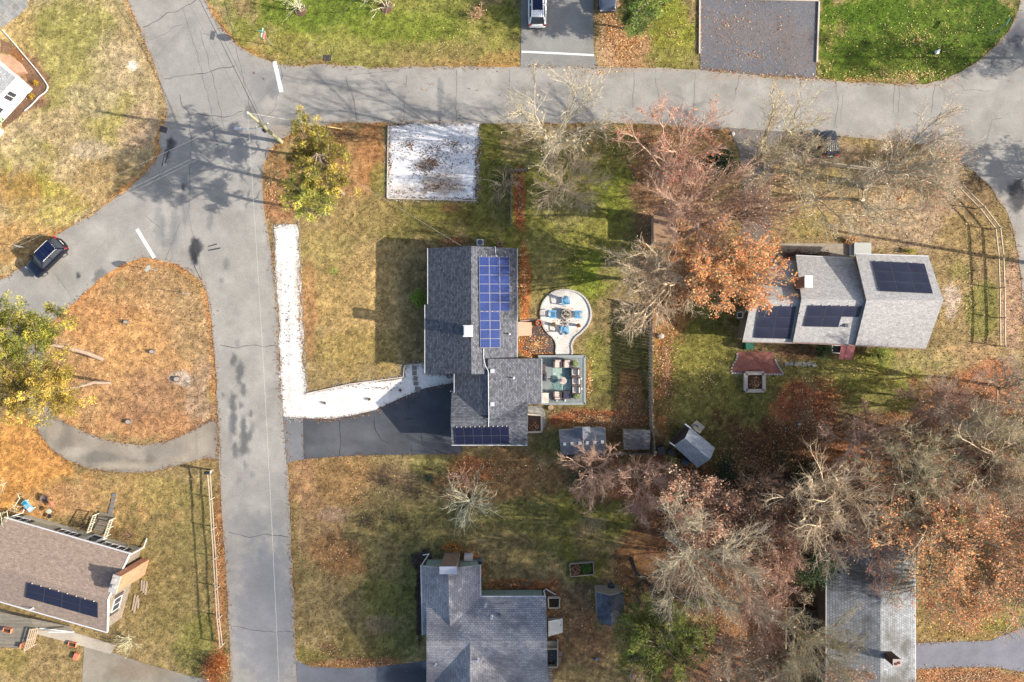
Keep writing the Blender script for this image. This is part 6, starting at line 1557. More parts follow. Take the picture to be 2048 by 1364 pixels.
stop_sign(U(57, 496), R(250), 2.0, 'stop sign beside the black car with its white edge towards the sky', 0)
stop_sign(U(315, 541), R(150), 2.2, 'grey backed stop sign at the tip of the pine island', 0)
r = local(empty('street_name_sign', U(1978, 70), 'thin post with a green street blade by the top right curve', 'sign', 'street signs')); mb = MB(); mb.box((0, 0, 1.3), (.05, .05, 2.6)); mb.build('post', M_post, r); mb = MB(); mb.box((.05, .15, 2.5), (.04, .85, .2), rz=-.5); mb.build('street_blade', mat('green_blade', A(120,170,150), .5, .05), r)
r = local(empty('marker_post', U(380, 588), 'thin pale marker post at the upper right of the pine island', 'post')); mb = MB(); mb.box((0, 0, .8), (.05, .05, 1.6)); mb.build('post', M_post, r); mb = MB(); mb.box((0, 0, 1.4), (.03, .1, .2)); mb.build('reflector', M_post, r)
mbx = E('mailbox', U(424, 943), 'black mailbox on a post at the head of the pale rail fence', 'mailbox'); p = U(426, 941); mb = MB(); mb.box(p + Vector((0, 0, .55)), (.1, .1, 1.1)); mb.build('post', M_wood, mbx); mb = MB(); mb.box(p + Vector((.0, 0, 1.2)), (.55, .3, .22)); mb.tube([p + Vector((-.27, 0, 1.3)), p + Vector((.27, 0, 1.3))], .15, 10); mb.build('box_body', M_black, mbx); mb = MB(); mb.box(p + Vector((.3, .05, 1.22)), (.04, .2, .2)); mb.build('door', M_trim, mbx)

# utility poles and wires
M_pole = mat('treated_pole', A(172,170,136), .85, .2, 2)
def pole(px, py, h, label, vis=True):
    b = U(px, py); r = E('utility_pole', b, label, 'utility pole', 'utility poles'); mb = MB(); mb.tube([b, b + Vector((0, 0, h))], [.19, .12], 10); mb.build('post', M_pole, r); return r, b
up, pb = pole(563, 284, 8.7, 'pale green wooden utility pole carrying a street lamp at the corner pines')
mb = MB(); mb.tube([pb + Vector((0, 0, 4.2)), pb + Vector((-1.0, -.1, 4.7)), pb + Vector((-2.2, -.15, 4.8))], .05, 7); mb.build('lamp_arm', M_vent, up)
mb = MB(); mb.box(pb + Vector((-2.45, -.15, 4.78)), (.6, .26, .14)); mb.build('lamp_head', M_vent, up)
mb = MB(); mb.lathe(pb + Vector((.05, -.38, 4.6)), [(.1, 0), (.14, .05), (.14, .5), (.1, .55)], 10); mb.build('splice_can', M_black, up)
mb = MB(); mb.beam(pb + Vector((-.6, -.2, 5.2)), pb + Vector((.6, .2, 5.2)), .1, .1); mb.build('crossarm', M_pole, up)
for dx in (-.5, 0, .5):
    mb = MB(); mb.lathe(pb + Vector((dx, dx * .33, 5.25)), [(.05, 0), (.07, .06), (.03, .14)], 8); mb.build('insulator', M_trim, up)
mb = MB(); mb.lathe(pb + Vector((0, 0, 8.65)), [(.06, 0), (.1, .08), (.04, .22)], 8); mb.build('insulator', M_trim, up)
up2, pb2 = pole(2062, 527, 9.5, 'utility pole just beyond the right picture edge')
M_wire = mat('pale_wire', A(196,196,190), .6, .03); M_wired = mat('dark_wire', A(70,72,78), .6, .05)
def wire(a, b, sag, m, label, r=.007, n_=14):
    a, b = Vector(a), Vector(b); mb = MB(); pts = []
    for k in range(n_ + 1):
        t = k / n_; p = a.lerp(b, t); p.z -= sag * 4 * t * (1 - t); pts.append(p)
    mb.tube(pts, r, 4); return mesh_thing(mb, 'power_line', m, label, 'power line', a, 'overhead lines from the corner pole')
T = pb + Vector((0, 0, 8.7))
wire(T, U(560, 1420, 8.6), .5, M_wire, 'pale overhead wire running down the straight street')
wire(pb + Vector((.5, .1, 5.3)), U(588, 1420, 5.6), .5, M_wired, 'dark overhead cable above the right verge of the straight street')
wire(T, U(-80, 489, 8.6), .4, M_wire, 'highest pale wire crossing the left lawn')
wire(pb + Vector((-.5, -.1, 5.3)), U(-80, 536, 6), .4, M_wire, 'upper one of two close pale wires crossing to the left')
wire(pb + Vector((0, 0, 5.0)), U(-80, 546, 5.7), .4, M_wire, 'lower one of two close pale wires crossing to the left')
wire(T, U(340, -60, 8.6), .4, M_wired, 'thin dark wire going up the left street from the pole top')
wire(pb + Vector((-.1, .1, 4.9)), U(368, -60, 5.2), .3, M_wired, 'thick dark cable going up the street from the pole', .028)
wire(pb + Vector((.2, .1, 5.1)), U(378, -60, 5.3), .3, M_wired, 'thin dark cable beside the thick one going up the street', .014)
wire(pb + Vector((.2, 0, 4.9)), U(922, 491, 3.9), .3, M_wire, 'service wire from the corner pole to the dark roofed house', .01)
wire(T, U(760, -60, 8.6), .3, M_wired, 'thin dark wire going up and right over the top lawn', .009)
gw = E('guy_wire', U(680, 262), 'guy wire with a yellow guard anchored beside the corner pine', 'guy wire'); mb = MB(); g0 = U(684, 258, 0); mb.tube([T, g0], .015, 4); mb.build('cable', M_wire, gw); mb = MB(); mb.tube([g0, g0.lerp(T, .22)], .045, 6); mb.build('guard', mat('yellow_guard', A(232,206,140), .5, .06), gw)

# cars
def car(label, body, base, yaw, L=4.6, W=1.84, Hh=1.68, pano=False, rails=True, roofm=None, hatch=True):
    r = local(empty('parked_car', base, label, 'car', 'parked cars', rz=yaw))
    zb = .98
    def loft(name, st, m, sub=1, mats=None):
        mb = MB(); n_ = len(st[0])
        for s_ in st: assert len(s_) == n_
        for s_ in st: mb.v.extend(s_)
        for i in range(len(st) - 1):
            for j in range(n_ - 1):
                a = i * n_ + j; mb.f.append((a, a + 1, a + n_ + 1, a + n_)); mb.m.append(0); mb.uv.append(None); mb.c.append(None)
            a = i * n_; mb.f.append((a + n_ - 1, a, a + n_, a + 2 * n_ - 1)); mb.m.append(0); mb.uv.append(None); mb.c.append(None)
        mb.f.append(tuple(range(n_))[::-1]); mb.m.append(0); mb.uv.append(None); mb.c.append(None)
        k = (len(st) - 1) * n_; mb.f.append(tuple(range(k, k + n_))); mb.m.append(0); mb.uv.append(None); mb.c.append(None)
        o = mb.build(name, m, r, True)
        bm = bmesh.new(); bm.from_mesh(o.data); bmesh.ops.recalc_face_normals(bm, faces=bm.faces); bm.to_mesh(o.data); bm.free()
        if sub: md = o.modifiers.new('smooth', 'SUBSURF'); md.levels = sub; md.render_levels = sub
        return o
    st = []
    for f_, wf, zt, zlow in ((-.5, .78, .62, .35), (-.49, .86, .86, .3), (-.46, .95, zb, .22), (-.36, 1, zb, .2), (-.1, 1, zb, .2), (.15, 1, zb, .2), (.24, 1, zb - .01, .2), (.36, .98, .93, .2), (.45, .92, .84, .22), (.485, .82, .72, .3), (.5, .7, .58, .36)):
        x = f_ * L; w_ = W / 2 * wf
        st.append([(x, -w_, zlow), (x, -w_, .5), (x, -w_ * .985, zt - .14), (x, -w_ * .9, zt), (x, -w_ * .4, zt + .035), (x, w_ * .4, zt + .035), (x, w_ * .9, zt), (x, w_ * .985, zt - .14), (x, w_, .5), (x, w_, zlow)])
    loft('body', st, body, 2)
    xr0 = -.475 if hatch else -.4
    gh = []
    for f_, z, wf in ((xr0, zb, .84), (xr0 + .02, zb + .25, .8), (xr0 + .07, Hh - .14, .7), (-.05, Hh - .11, .72), (.06, Hh - .14, .7), (.15, zb + .33, .78), (.25, zb, .84)):
        x = f_ * L; w_ = W / 2
        zz = max(z, zb + .01)
        gh.append([(x, -w_ * .88, zb - .06), (x, -w_ * .87, min(zb + .08, zz)), (x, -w_ * wf, zz), (x, -w_ * wf * .6, zz + .03), (x, w_ * wf * .6, zz + .03), (x, w_ * wf, zz), (x, w_ * .87, min(zb + .08, zz)), (x, w_ * .88, zb - .06)])
    loft('windows', gh, M_glass, 1)
    # roof skin, pillars
    mb = MB(); w_ = W / 2 * .68
    X0, X1 = (xr0 + .085) * L, .055 * L
    N = 8
    g_ = [[(X0 + (X1 - X0) * i / N, -w_ + 2 * w_ * j / 6, Hh + .012 - .05 * abs(j / 3 - 1) ** 2.2 - .05 * abs(i / 4 - 1) ** 3) for j in range(7)] for i in range(N + 1)]
    for i in range(N):
        for j in range(6): mb.face([g_[i][j], g_[i + 1][j], g_[i + 1][j + 1], g_[i][j + 1]])
    rb = mb.build('roof', roofm or body, r, True)
    sdm = rb.modifiers.new('t', 'SOLIDIFY'); sdm.thickness = .06
    if pano:
        for k in range(3 if pano is True else 1):
            a_ = X0 + (X1 - X0) * (.06 + k * .31) if pano is True else X0 + (X1 - X0) * .3; b_ = a_ + (X1 - X0) * (.27 if pano is True else .67); mb = MB(); mb.box(((a_ + b_) / 2, 0, Hh + .016), (b_ - a_, w_ * (1.7 if pano is True else 1.45), .02)); mb.build('sunroof', mat('sunroof_glass', (.004,.007,.03), .12, .1), r)
    mb = MB()
    for s_ in (-1, 1):
        mb.beam((.245 * L, s_ * W / 2 * .82, zb), (.06 * L, s_ * W / 2 * .68, Hh - .03), .07, .05); mb.beam((xr0 * L + .04, s_ * W / 2 * .82, zb), ((xr0 + .075) * L, s_ * W / 2 * .69, Hh - .04), .14, .06)
        mb.beam((-.12 * L, s_ * W / 2 * .875, zb), (-.13 * L, s_ * W / 2 * .7, Hh - .05), .05, .08)
    mb.build('pillar', body, r)
    if rails:
        for s_ in (-1, 1): mb = MB(); mb.tube([(X0 + .1, s_ * w_ * .98, Hh), (X0 + .25, s_ * w_ * .98, Hh + .06), (X1 - .25, s_ * w_ * .98, Hh + .06), (X1 - .1, s_ * w_ * .98, Hh)], .022, 5); mb.build('roof_rail', M_vent, r)
    for s_ in (-1, 1):
        mb = MB(); mb.box((.2 * L, s_ * (W / 2 + .07), zb + .02), (.14, .2, .14), rz=.2 * s_); mb.build('mirror', body, r)
        mb = MB(); mb.box((.475 * L, s_ * W / 2 * .66, .7), (.14, .34, .13), rz=-.3 * s_); mb.build('headlight', mat('lamp_lens', (.22,.23,.25), .15, .05), r)
        mb = MB(); mb.box((-.478 * L, s_ * W / 2 * .76, .86), (.12, .3, .18), rz=.3 * s_); mb.build('taillight', mat('tail_red', (.3,.01,.015), .2, .1), r)
        for x_ in (-.31, .32):
            mb = MB(); y0 = s_ * (W / 2 - .2); mb.tube([(x_ * L, y0, .34), (x_ * L, y0 + s_ * .03, .34), (x_ * L, y0 + s_ * .2, .34), (x_ * L, y0 + s_ * .22, .34)], [.3, .34, .34, .3], 18); wh = mb.build('wheel', mat('tyre', (.02,.02,.02), .8, .1), r)
            mb = MB(); mb.tube([(x_ * L, y0 + s_ * .2, .34), (x_ * L, y0 + s_ * .232, .34)], [.22, .2], 10); mb.build('rim', mat('alloy', (.2,.2,.21), .45, .1, 6, .5), wh)
    mb = MB(); mb.box((-.498 * L, 0, .74), (.02, .5, .12)); mb.build('number_plate', M_white, r)
    mb = MB(); mb.box((.496 * L, 0, .56), (.04, .95, .18)); mb.build('grille', M_black, r)
    mb = MB(); mb.tube([(-.5 * L, -W * .3, .42), (-.515 * L, 0, .42), (-.5 * L, W * .3, .42)], .07, 6); mb.build('bumper', M_black, r)
    return r
def paint(name, col, rough=.25, cc=1.0):
    m, n, b = _base(name); f = noise(n, coords(n), 1.2, 3)
    n.links.new(ramp(n, f, [(.3, tuple(c * .92 for c in col)), (.7, tuple(min(1, c * 1.06) for c in col))]), b.inputs['Base Color']); b.inputs['Roughness'].default_value = rough; b.inputs['Coat Weight'].default_value = cc; b.inputs['Coat Roughness'].default_value = .05
    return m
car('black car with a blue glass roof standing half on the left verge', paint('navy_black_paint', (.004,.005,.012), .2, .3), U(102, 517, .02), math.atan2(-.70, -.72), 4.35, 1.84, 1.66, pano=True)
car('white car with a dark glass roof in the top driveway', paint('pearl_white_paint', (.62,.62,.64)), U(1074, 12, .03), R(90), 4.8, 1.86, 1.7, pano='one')
car('dark blue grey car half under the evergreen at the top edge', paint('steel_blue_paint', (.045,.055,.08)), U(1213.5, -15, .02), R(-90), 4.5, 1.82, 1.5, rails=False)
car('small black car half hidden by branches beside the upper right street', paint('black_paint', (.012,.013,.018)), U(1651, 291, .03), R(94), 2.6, 1.7, 1.5, rails=False)

# flat roofed hut hidden under the branches; its shade is the dark rectangle on the back lawn
hs = E('garden_hut', U(1322, 462), 'flat tan roofed hut mostly hidden by branches beside the back lawn', 'hut', 'garden sheds')
P_ = [U(1302,437), U(1342,437), U(1342,490), U(1302,490)]
mb = MB(); mb.prism([(p.x, p.y) for p in P_], 0, 1.85); mb.build('wall', M_plank, hs)
mb = MB(); c_ = (P_[0] + P_[2]) / 2; mb.box((c_.x, c_.y, 1.92), (2.3, 2.95, .12)); mb.build('roof', mat('tan_felt', A(176,140,108), .9, .15, 3), hs)
# dark deck beside the mossy roofed house
dd = E('dark_deck', U(1605, 1250), 'dark stained deck with pale rail posts left of the mossy roofed house', 'deck')
P_ = [U(1572,1215), U(1646,1215), U(1646,1300), U(1572,1300)]
mb = MB(); mb.prism([(p.x, p.y) for p in P_], 0, .6); mb.build('deck_boards', mat_stripe('dark_board', A(96,76,66), .14), dd)
for a_, b_ in (((1572,1218),(1572,1298)), ((1572,1216),(1602,1216))):
    mb = MB(); mb.beam(U(*a_, 1.5), U(*b_, 1.5), .1, .06); mb.build('handrail', mat('tan_rail', A(196,180,140), .7, .1), dd)
for p_ in ((1572,1216),(1572,1257),(1572,1298),(1602,1216)): mb = MB(); mb.beam(U(*p_, 0), U(*p_, 1.5), .1); mb.build('post', MATS['tan_rail'], dd)
lc = E('lounge_chair', U(1580, 1240, .6), 'grey lounge chair with a pink cushion on the dark deck', 'chair'); p = U(1580, 1240, .6); mb = MB(); mb.box(p + Vector((0, 0, .25)), (.55, 1.0, .1), rz=.2); mb.box(p + Vector((-.1, .5, .45)), (.55, .1, .5), rz=.2); mb.build('frame', mat('grey_mesh', A(150,150,150), .7, .1), lc); mb = MB(); mb.box(p + Vector((.05, -.3, .34)), (.4, .35, .1), rz=.2); mb.build('cushion', mat('pink_cushion', A(226,120,110), .8, .1), lc)
# flower bed under the white wall
tag(sheet('flower_bed', [(2,78),(30,92),(48,114),(70,140),(84,158),(91,170),(92,178),(86,188),(74,196),(56,214),(36,236),(6,258),(2,236),(60,186),(68,176),(56,160),(50,138),(28,112),(2,104)], .022, M_gravel, patch_fn((140,108,86), [(40,110,26,20,(170,110,66),.7)], .25), .25, .05), 'brown mulch bed curving around the white walled house', 'flower bed')
# ================================================================ TREES
M_bark = {}
def bark(name, col, moss=None):
    if name in M_bark: return M_bark[name]
    m, n, b = _base('bark_' + name)
    f = noise(n, coords(n), 2.2, 4, .7)
    n.links.new(ramp(n, f, [(.3, tuple(min(.8, c * 1.1) for c in col)), (.5, tuple(min(.8, c * 1.6) for c in col)), (.7, tuple(min(.85, c * 1.95) for c in (moss or col)))]), b.inputs['Base Color'])
    b.inputs['Roughness'].default_value = .9; b.inputs['Specular IOR Level'].default_value = .2
    M_bark[name] = m
    return m
bark('pale', A(180,168,144)); bark('grey', A(168,152,134), A(180,172,140)); bark('lichen', A(172,160,130), A(184,176,140)); bark('pink', A(190,156,134)); bark('silver', A(192,172,144)); bark('dark', A(80,68,58)); bark('pine', A(130,114,102)); bark('brown', A(140,112,92)); bark('straw', A(204,198,166))

def _w(p): return [(r, min(255, g * 1.06 + 5), b * 1.06 + 5) for r, g, b in p]
class Tubes:
    """many tapered limbs collected into one mesh"""
    def __init__(s): s.V = []; s.F = []; s.n = 0
    def add(s, pts, r0, r1, sides):
        n_ = len(pts); P = np.asarray(pts, dtype=float)
        D = np.gradient(P, axis=0); D /= (np.linalg.norm(D, axis=1, keepdims=True) + 1e-9)
        ref = np.array([0.13, 0.27, 1.0]) if abs(D[0][2]) < .8 else np.array([1.0, .2, .1])
        X = np.cross(D, ref); X /= (np.linalg.norm(X, axis=1, keepdims=True) + 1e-9); Y = np.cross(D, X)
        r = np.linspace(r0, r1, n_)[:, None, None]
        t = np.arange(sides) * 2 * PI / sides
        R_ = P[:, None, :] + r * (np.cos(t)[None, :, None] * X[:, None, :] + np.sin(t)[None, :, None] * Y[:, None, :])
        s.V.append(R_.reshape(-1, 3))
        i = np.arange(n_ - 1)[:, None] * sides + s.n; k = np.arange(sides)[None, :]; k2 = (k + 1) % sides
        s.F.append(np.stack([i + k, i + sides + k, i + sides + k2, i + k2], -1).reshape(-1, 4))
        s.n += n_ * sides
    def build(s, name, m, parent):
        return np_mesh(name, np.concatenate(s.V), np.concatenate(s.F), 4, m, None, parent)

def wander(r, a, d, L, n_, jit, lift=0.0):
    pts = [np.array(a)]; d = np.array(d, dtype=float); d /= np.linalg.norm(d) + 1e-9
    for k in range(n_):
        d = d + r.normal(0, jit, 3) + np.array((0, 0, lift)); d /= np.linalg.norm(d)
        pts.append(pts[-1] + d * L / n_)
    return pts, d

LEAFPAL = {'orange': [(214,128,74),(196,104,58),(230,160,104),(176,88,50),(222,146,92)], 'red': [(214,112,84),(190,84,62),(226,150,118),(166,80,60)], 'rust': [(178,104,72),(150,82,58),(204,138,102),(220,164,128)],
           'salmon': [(214,150,118),(190,124,94),(232,180,146),(160,100,76)], 'tan': [(216,176,130),(200,150,104),(230,196,150)], 'olive': [(124,124,66),(150,146,84),(96,100,52)]}
LEAFPAL = {k: _w(v) for k, v in LEAFPAL.items()}
def leaf_mesh(parent, pts, n_, size, pal, rr, spread, name='crown', flat=.9, aspect=.7):
    P = np.asarray(pts); idx = rr.randint(0, len(P), n_)
    Q = P[idx] + rr.normal(0, spread, (n_, 3))
    C = linA(np.array(pal, dtype=float)[rr.randint(0, len(pal), n_)] * rr.uniform(.85, 1.4, (n_, 1)))
    scatter_quads(name, Q[:, 0], Q[:, 1], Q[:, 2], size, C, M_leaf, rr, flat, aspect, kind=None, parent=parent)

NSEG = [0]
def spikes(Aa, Bb, r0, r1=.004):
    """many straight three-sided twigs at once"""
    Aa = np.asarray(Aa); Bb = np.asarray(Bb); D = Bb - Aa; L = np.linalg.norm(D, axis=1, keepdims=True); D = D / (L + 1e-9)
    X = np.cross(D, np.array([.3, .5, .8])); X /= (np.linalg.norm(X, axis=1, keepdims=True) + 1e-9); Y = np.cross(D, X)
    V = []
    for P, r in ((Aa, r0), (Bb, r1)):
        for k in range(3):
            t = k * 2 * PI / 3; V.append(P + (X * math.cos(t) + Y * math.sin(t)) * r)
    V = np.stack(V, 1); n_ = len(Aa); o = (np.arange(n_) * 6)[:, None]
    F = np.concatenate([o + np.array([k, 3 + k, 3 + (k + 1) % 3, (k + 1) % 3]) for k in range(3)], 0)
    return V.reshape(-1, 3), F
def bare_tree(label, base, crown, h, Rc, bk='grey', leaves=0, pal='orange', lsize=.16, seed=1, limbs=6, tr=None, fork=.38, dens=1.0, group=None, rz_=.78, name='bare_tree', side=None, twig=.015):
    """base px or None; crown centre px seen at height rz_*h; Rc crown radius in metres"""
    rr = np.random.RandomState(seed * 7 + 3)
    cc = U(crown[0], crown[1], h * rz_)
    b = U(*base) if base else Vector((cc.x, cc.y, 0))
    root = E(name, b, label, 'tree', group)
    tr = tr or .012 * h + .06
    Rc *= 1.25
    cc = np.array(cc); b_ = np.array((b.x, b.y, 0.0))
    fz = h * fork; fk = b_ * .62 + np.array((cc[0], cc[1], 0)) * .38; fk[2] = fz
    T = Tubes(); sa, sb, tips = [], [], []
    mid = (b_ + fk) / 2 + rr.normal(0, .12, 3); mid[2] = fz / 2
    T.add([b_, b_ * .8 + mid * .2 + np.array((0, 0, .02)), mid, fk], tr * 1.3, tr * .8, 8)
    cen = cc - np.array((0, 0, h * (1 - rz_) * 1.3))
    def unit(v): return v / (np.linalg.norm(v) + 1e-9)
    limbs = limbs + 2
    for i in range(limbs):
        t = 2 * PI * (i + rr.uniform(-.3, .3)) / limbs; q_ = Rc * rr.uniform(.45, .82)
        if side is not None and i < limbs * .5: t = side + rr.uniform(-.9, .9)
        if i % 3 == 2: q_ *= .5
        el = 1 - (q_ / Rc) ** 2
        tgt = cc + np.array((q_ * math.cos(t), q_ * math.sin(t), (h * (1 - rz_)) * (el * 1.2 - .5 + rr.uniform(-.2, .2))))
        o = b_ + (fk - b_) * rr.uniform(.8, 1.0)
        d = tgt - o; L = np.linalg.norm(d); n_ = 6; pts = [o]
        bow = rr.normal(0, L * .08, 3); bow[2] = L * .12
        for k in range(1, n_ + 1):
            u = k / n_; pts.append(o + d * u + bow * math.sin(u * PI) + rr.normal(0, L * .018, 3))
        r0 = tr * rr.uniform(.38, .56); T.add(pts, r0, .035, 6)
        m_ = int(round(11 * dens))
        for k in range(m_):
            u = .28 + .72 * (k + rr.uniform(0, 1)) / m_; j = min(n_ - 1, int(u * n_)); f_ = min(1, u * n_ - j)
            a = pts[j] * (1 - f_) + pts[j + 1] * f_
            out = unit(a - cen); tan = unit(pts[j + 1] - pts[j])
            nd = unit(tan * .7 + out * .5 + rr.normal(0, .5, 3) * np.array((1, 1, .7)))
            L2 = Rc * rr.uniform(.3, .5) * (1.15 - .45 * u)
            p2, d2 = wander(rr, a, nd, L2, 4, .09, .03); r2 = max(.016, r0 * (1 - u) * .4 + .012)
            T.add(p2, r2 + .012, .012, 4); tips.append(p2[-1])
            m3 = int(round(6 * dens))
            for q in range(m3):
                w_ = .2 + .8 * (q + rr.uniform(0, 1)) / m3; jj = min(3, int(w_ * 4)); a3 = p2[jj] + (p2[jj + 1] - p2[jj]) * min(1, w_ * 4 - jj)
                n3 = unit(unit(p2[jj + 1] - p2[jj]) * .8 + rr.normal(0, .5, 3) + out * .3); L3 = L2 * rr.uniform(.35, .6)
                e3 = a3 + n3 * L3 * .55; f3 = e3 + unit(n3 + rr.normal(0, .25, 3)) * L3 * .45
                sa.append(a3); sb.append(e3); sa.append(e3); sb.append(f3); tips.append(f3); tips.append(e3)
    sa, sb = np.array(sa), np.array(sb); base_sa, base_sb = sa, sb
    V1, F1 = spikes(base_sa, base_sb, twig, twig * .6)
    # finest twigs sprout from the spurs
    m_ = int(len(sa) * 1.9 * dens); idx = rr.randint(0, len(sa), m_); u = rr.uniform(.2, 1, (m_, 1))
    a4 = sa[idx] + (sb[idx] - sa[idx]) * u; d4 = sb[idx] - sa[idx]; d4 /= np.linalg.norm(d4, axis=1, keepdims=True) + 1e-9
    d4 = d4 * .9 + rr.normal(0, .45, (m_, 3)); d4 /= np.linalg.norm(d4, axis=1, keepdims=True)
    b4 = a4 + d4 * Rc * rr.uniform(.06, .16, (m_, 1)); V2, F2 = spikes(a4, b4, twig * .52, .004)
    NSEG[0] += len(sa) + m_
    n0 = T.n; T.V.append(V1); T.F.append(F1 + n0); T.V.append(V2); T.F.append(F2 + n0 + len(V1)); T.n += len(V1) + len(V2)
    T.build('trunk', M_bark[bk], root)
    if leaves: leaf_mesh(root, tips + list(b4[:600]), int(leaves * 1.1), lsize, LEAFPAL[pal] if isinstance(pal, str) else pal, rr, .14)
    return root

PINE_PAL = [(152,136,62),(168,148,68),(122,120,54),(180,156,74),(94,98,46),(140,126,60)]
def needle_tufts(parent, centers, per, rad, pal, rr, nl=.2, nw=.035, name='crown'):
    C_ = np.asarray(centers); m_ = len(C_); n_ = m_ * per
    ctr = np.repeat(C_, per, axis=0)
    off = rr.normal(0, 1, (n_, 3)); off /= np.linalg.norm(off, axis=1, keepdims=True); off[:, 2] = np.abs(off[:, 2]) * .9 - .15
    q_ = rad * rr.uniform(.2, 1, (n_, 1)) ** .6
    P0 = ctr + off * q_; D = off + rr.normal(0, .35, (n_, 3)); D /= np.linalg.norm(D, axis=1, keepdims=True)
    S = np.cross(D, rr.normal(0, 1, (n_, 3))); S /= np.linalg.norm(S, axis=1, keepdims=True)
    l = nl * rr.uniform(.7, 1.3, (n_, 1))
    V = np.stack([P0 - S * nw, P0 + S * nw, P0 + D * l + S * nw * .3, P0 + D * l - S * nw * .3], 1).reshape(-1, 3)
    tone = np.repeat(rr.uniform(.65, 1.2, (m_, 1)), per, axis=0); pc = np.repeat(np.array(pal, dtype=float)[rr.randint(0, len(pal), m_)], per, axis=0)
    pc = pc * .7 + np.array(pal, dtype=float)[rr.randint(0, len(pal), n_)] * .3
    return np_mesh(name, V, np.arange(n_ * 4).reshape(-1, 4), 4, M_leaf, linA(pc * tone * rr.uniform(.95, 1.4, (n_, 1)) * 1.12), parent)
def pine(label, base, crown, h, Rc, seed, pal=PINE_PAL, zlo=.5, n_br=26, per=46, tr=.2, dead=10, squash=(1, 1), group='pitch pines', nt_=(5, 9), trad=.34):
    rr = np.random.RandomState(seed); cc = np.array(U(crown[0], crown[1], h * .78)); b = U(*base); b_ = np.array((b.x, b.y, 0.0))
    root = E('pine_tree', b, label, 'tree', group); T = Tubes()
    top = cc.copy(); top[2] = h
    trunk = [b_ + (top - b_) * t + np.array((rr.normal(0, .12), rr.normal(0, .12), 0)) * (0 < t < 1) for t in (0, .2, .4, .6, .8, 1)]
    T.add(trunk, tr, tr * .3, 9)
    centers = []
    for i in range(n_br):
        u = rr.uniform(zlo, .98); j = min(4, int(u * 5)); o = trunk[j] + (trunk[j + 1] - trunk[j]) * (u * 5 - j)
        t = rr.uniform(0, 2 * PI); reach = Rc * (1 - abs(u - .68) * 1.1) * rr.uniform(.6, 1.05)
        d = np.array((math.cos(t) * squash[0], math.sin(t) * squash[1], rr.uniform(-.05, .4)))
        pts, dd = wander(rr, o, d, reach, 4, .14, .04)
        T.add(pts, tr * .3, .025, 5)
        for k in range(rr.randint(*nt_)):
            f_ = rr.uniform(.35, 1.05); q_ = min(3, int(f_ * 4)); a = pts[q_] + (pts[q_ + 1] - pts[q_]) * (f_ * 4 - q_)
            c_ = a + rr.normal(0, .38, 3) * np.array((1, 1, .45)); T.add([a, c_], .022, .012, 3); centers.append(c_)
    for i in range(dead):
        u = rr.uniform(.25, .6); j = min(4, int(u * 5)); o = trunk[j] + (trunk[j + 1] - trunk[j]) * (u * 5 - j); t = rr.uniform(0, 2 * PI)
        pts, dd = wander(rr, o, (math.cos(t), math.sin(t), .1), rr.uniform(.5, 1.7), 3, .3); T.add(pts, .04, .012, 4)
        pts2, _ = wander(rr, pts[1], dd + rr.normal(0, .6, 3), .5, 2, .3); T.add(pts2, .02, .008, 3)
    T.build('trunk', M_bark['pine'], root)
    needle_tufts(root, centers, int(per * 1.5), trad, pal, rr, .15, .028)
    return root
def bush(label, px, py, h, rad, pal, seed, n_=2600, name='bush', size=.14, group=None, stems=True, cat='bush', sx=1.0, sy=1.0):
    rr = np.random.RandomState(seed); b = U(px, py); root = E(name, b, label, cat, group); T = Tubes(); cl = []
    for i in range(26):
        t = rr.uniform(0, 2 * PI); ph = math.acos(rr.uniform(-.05, 1)); q_ = rad * rr.uniform(.55, .95)
        c_ = np.array((b.x + q_ * math.sin(ph) * math.cos(t) * sx, b.y + q_ * math.sin(ph) * math.sin(t) * sy, h * .35 + h * .55 * math.cos(ph) * rr.uniform(.7, 1.1))); cl.append(c_)
        T.add([np.array((b.x, b.y, 0)), np.array((b.x, b.y, h * .25)) + (c_ - np.array((b.x, b.y, 0))) * .3, c_], .05, .015, 4)
    T.build('stem', M_bark['dark'], root)
    P = np.array(cl)[rr.randint(0, len(cl), n_)] + rr.normal(0, rad * .2, (n_, 3)); P[:, 2] = np.maximum(P[:, 2], .05)
    ton = np.array(pal, dtype=float)[rr.randint(0, len(pal), n_)] * rr.uniform(.7, 1.35, (n_, 1))
    scatter_quads('foliage', P[:, 0], P[:, 1], P[:, 2], size, linA(ton), M_leaf, rr, .9, .6, kind=None, parent=root)
    return root
def twig_shrub(label, px, py, h, rad, bk, seed, n_=16, group=None, leaves=0, pal='red', name='bare_shrub', thick=.035, lev=2, cat='shrub', flat=.5):
    rr = np.random.RandomState(seed); b = U(px, py); root = E(name, b, label, cat, group); T = Tubes(); tips = []
    def go(a, d, L, r0, lv):
        pts, dd = wander(rr, a, d, L, 3, .16, .02); T.add(pts, r0, r0 * .5, 4 if lv == lev else 3)
        if lv == 0: tips.append(pts[-1]); return
        for k in range(3 + (rr.uniform() > .5)): go(pts[1 + k % 3], dd + rr.normal(0, .42, 3), L * rr.uniform(.5, .75), r0 * .6, lv - 1)
    for i in range(n_):
        t = 2 * PI * i / n_ + rr.uniform(-.2, .2); q_ = rr.uniform(.25, 1)
        go(np.array((b.x + .1 * math.cos(t), b.y + .1 * math.sin(t), 0.0)), np.array((math.cos(t) * rad * q_, math.sin(t) * rad * q_, h * rr.uniform(.7, 1.1) * flat * 2)), math.hypot(rad, h) * .52, thick, lev)
    T.build('branches', M_bark[bk], root)
    if leaves: leaf_mesh(root, tips, leaves, .12, LEAFPAL[pal] if isinstance(pal, str) else pal, rr, .1, 'foliage')
    return root

GB = 'bare deciduous trees'
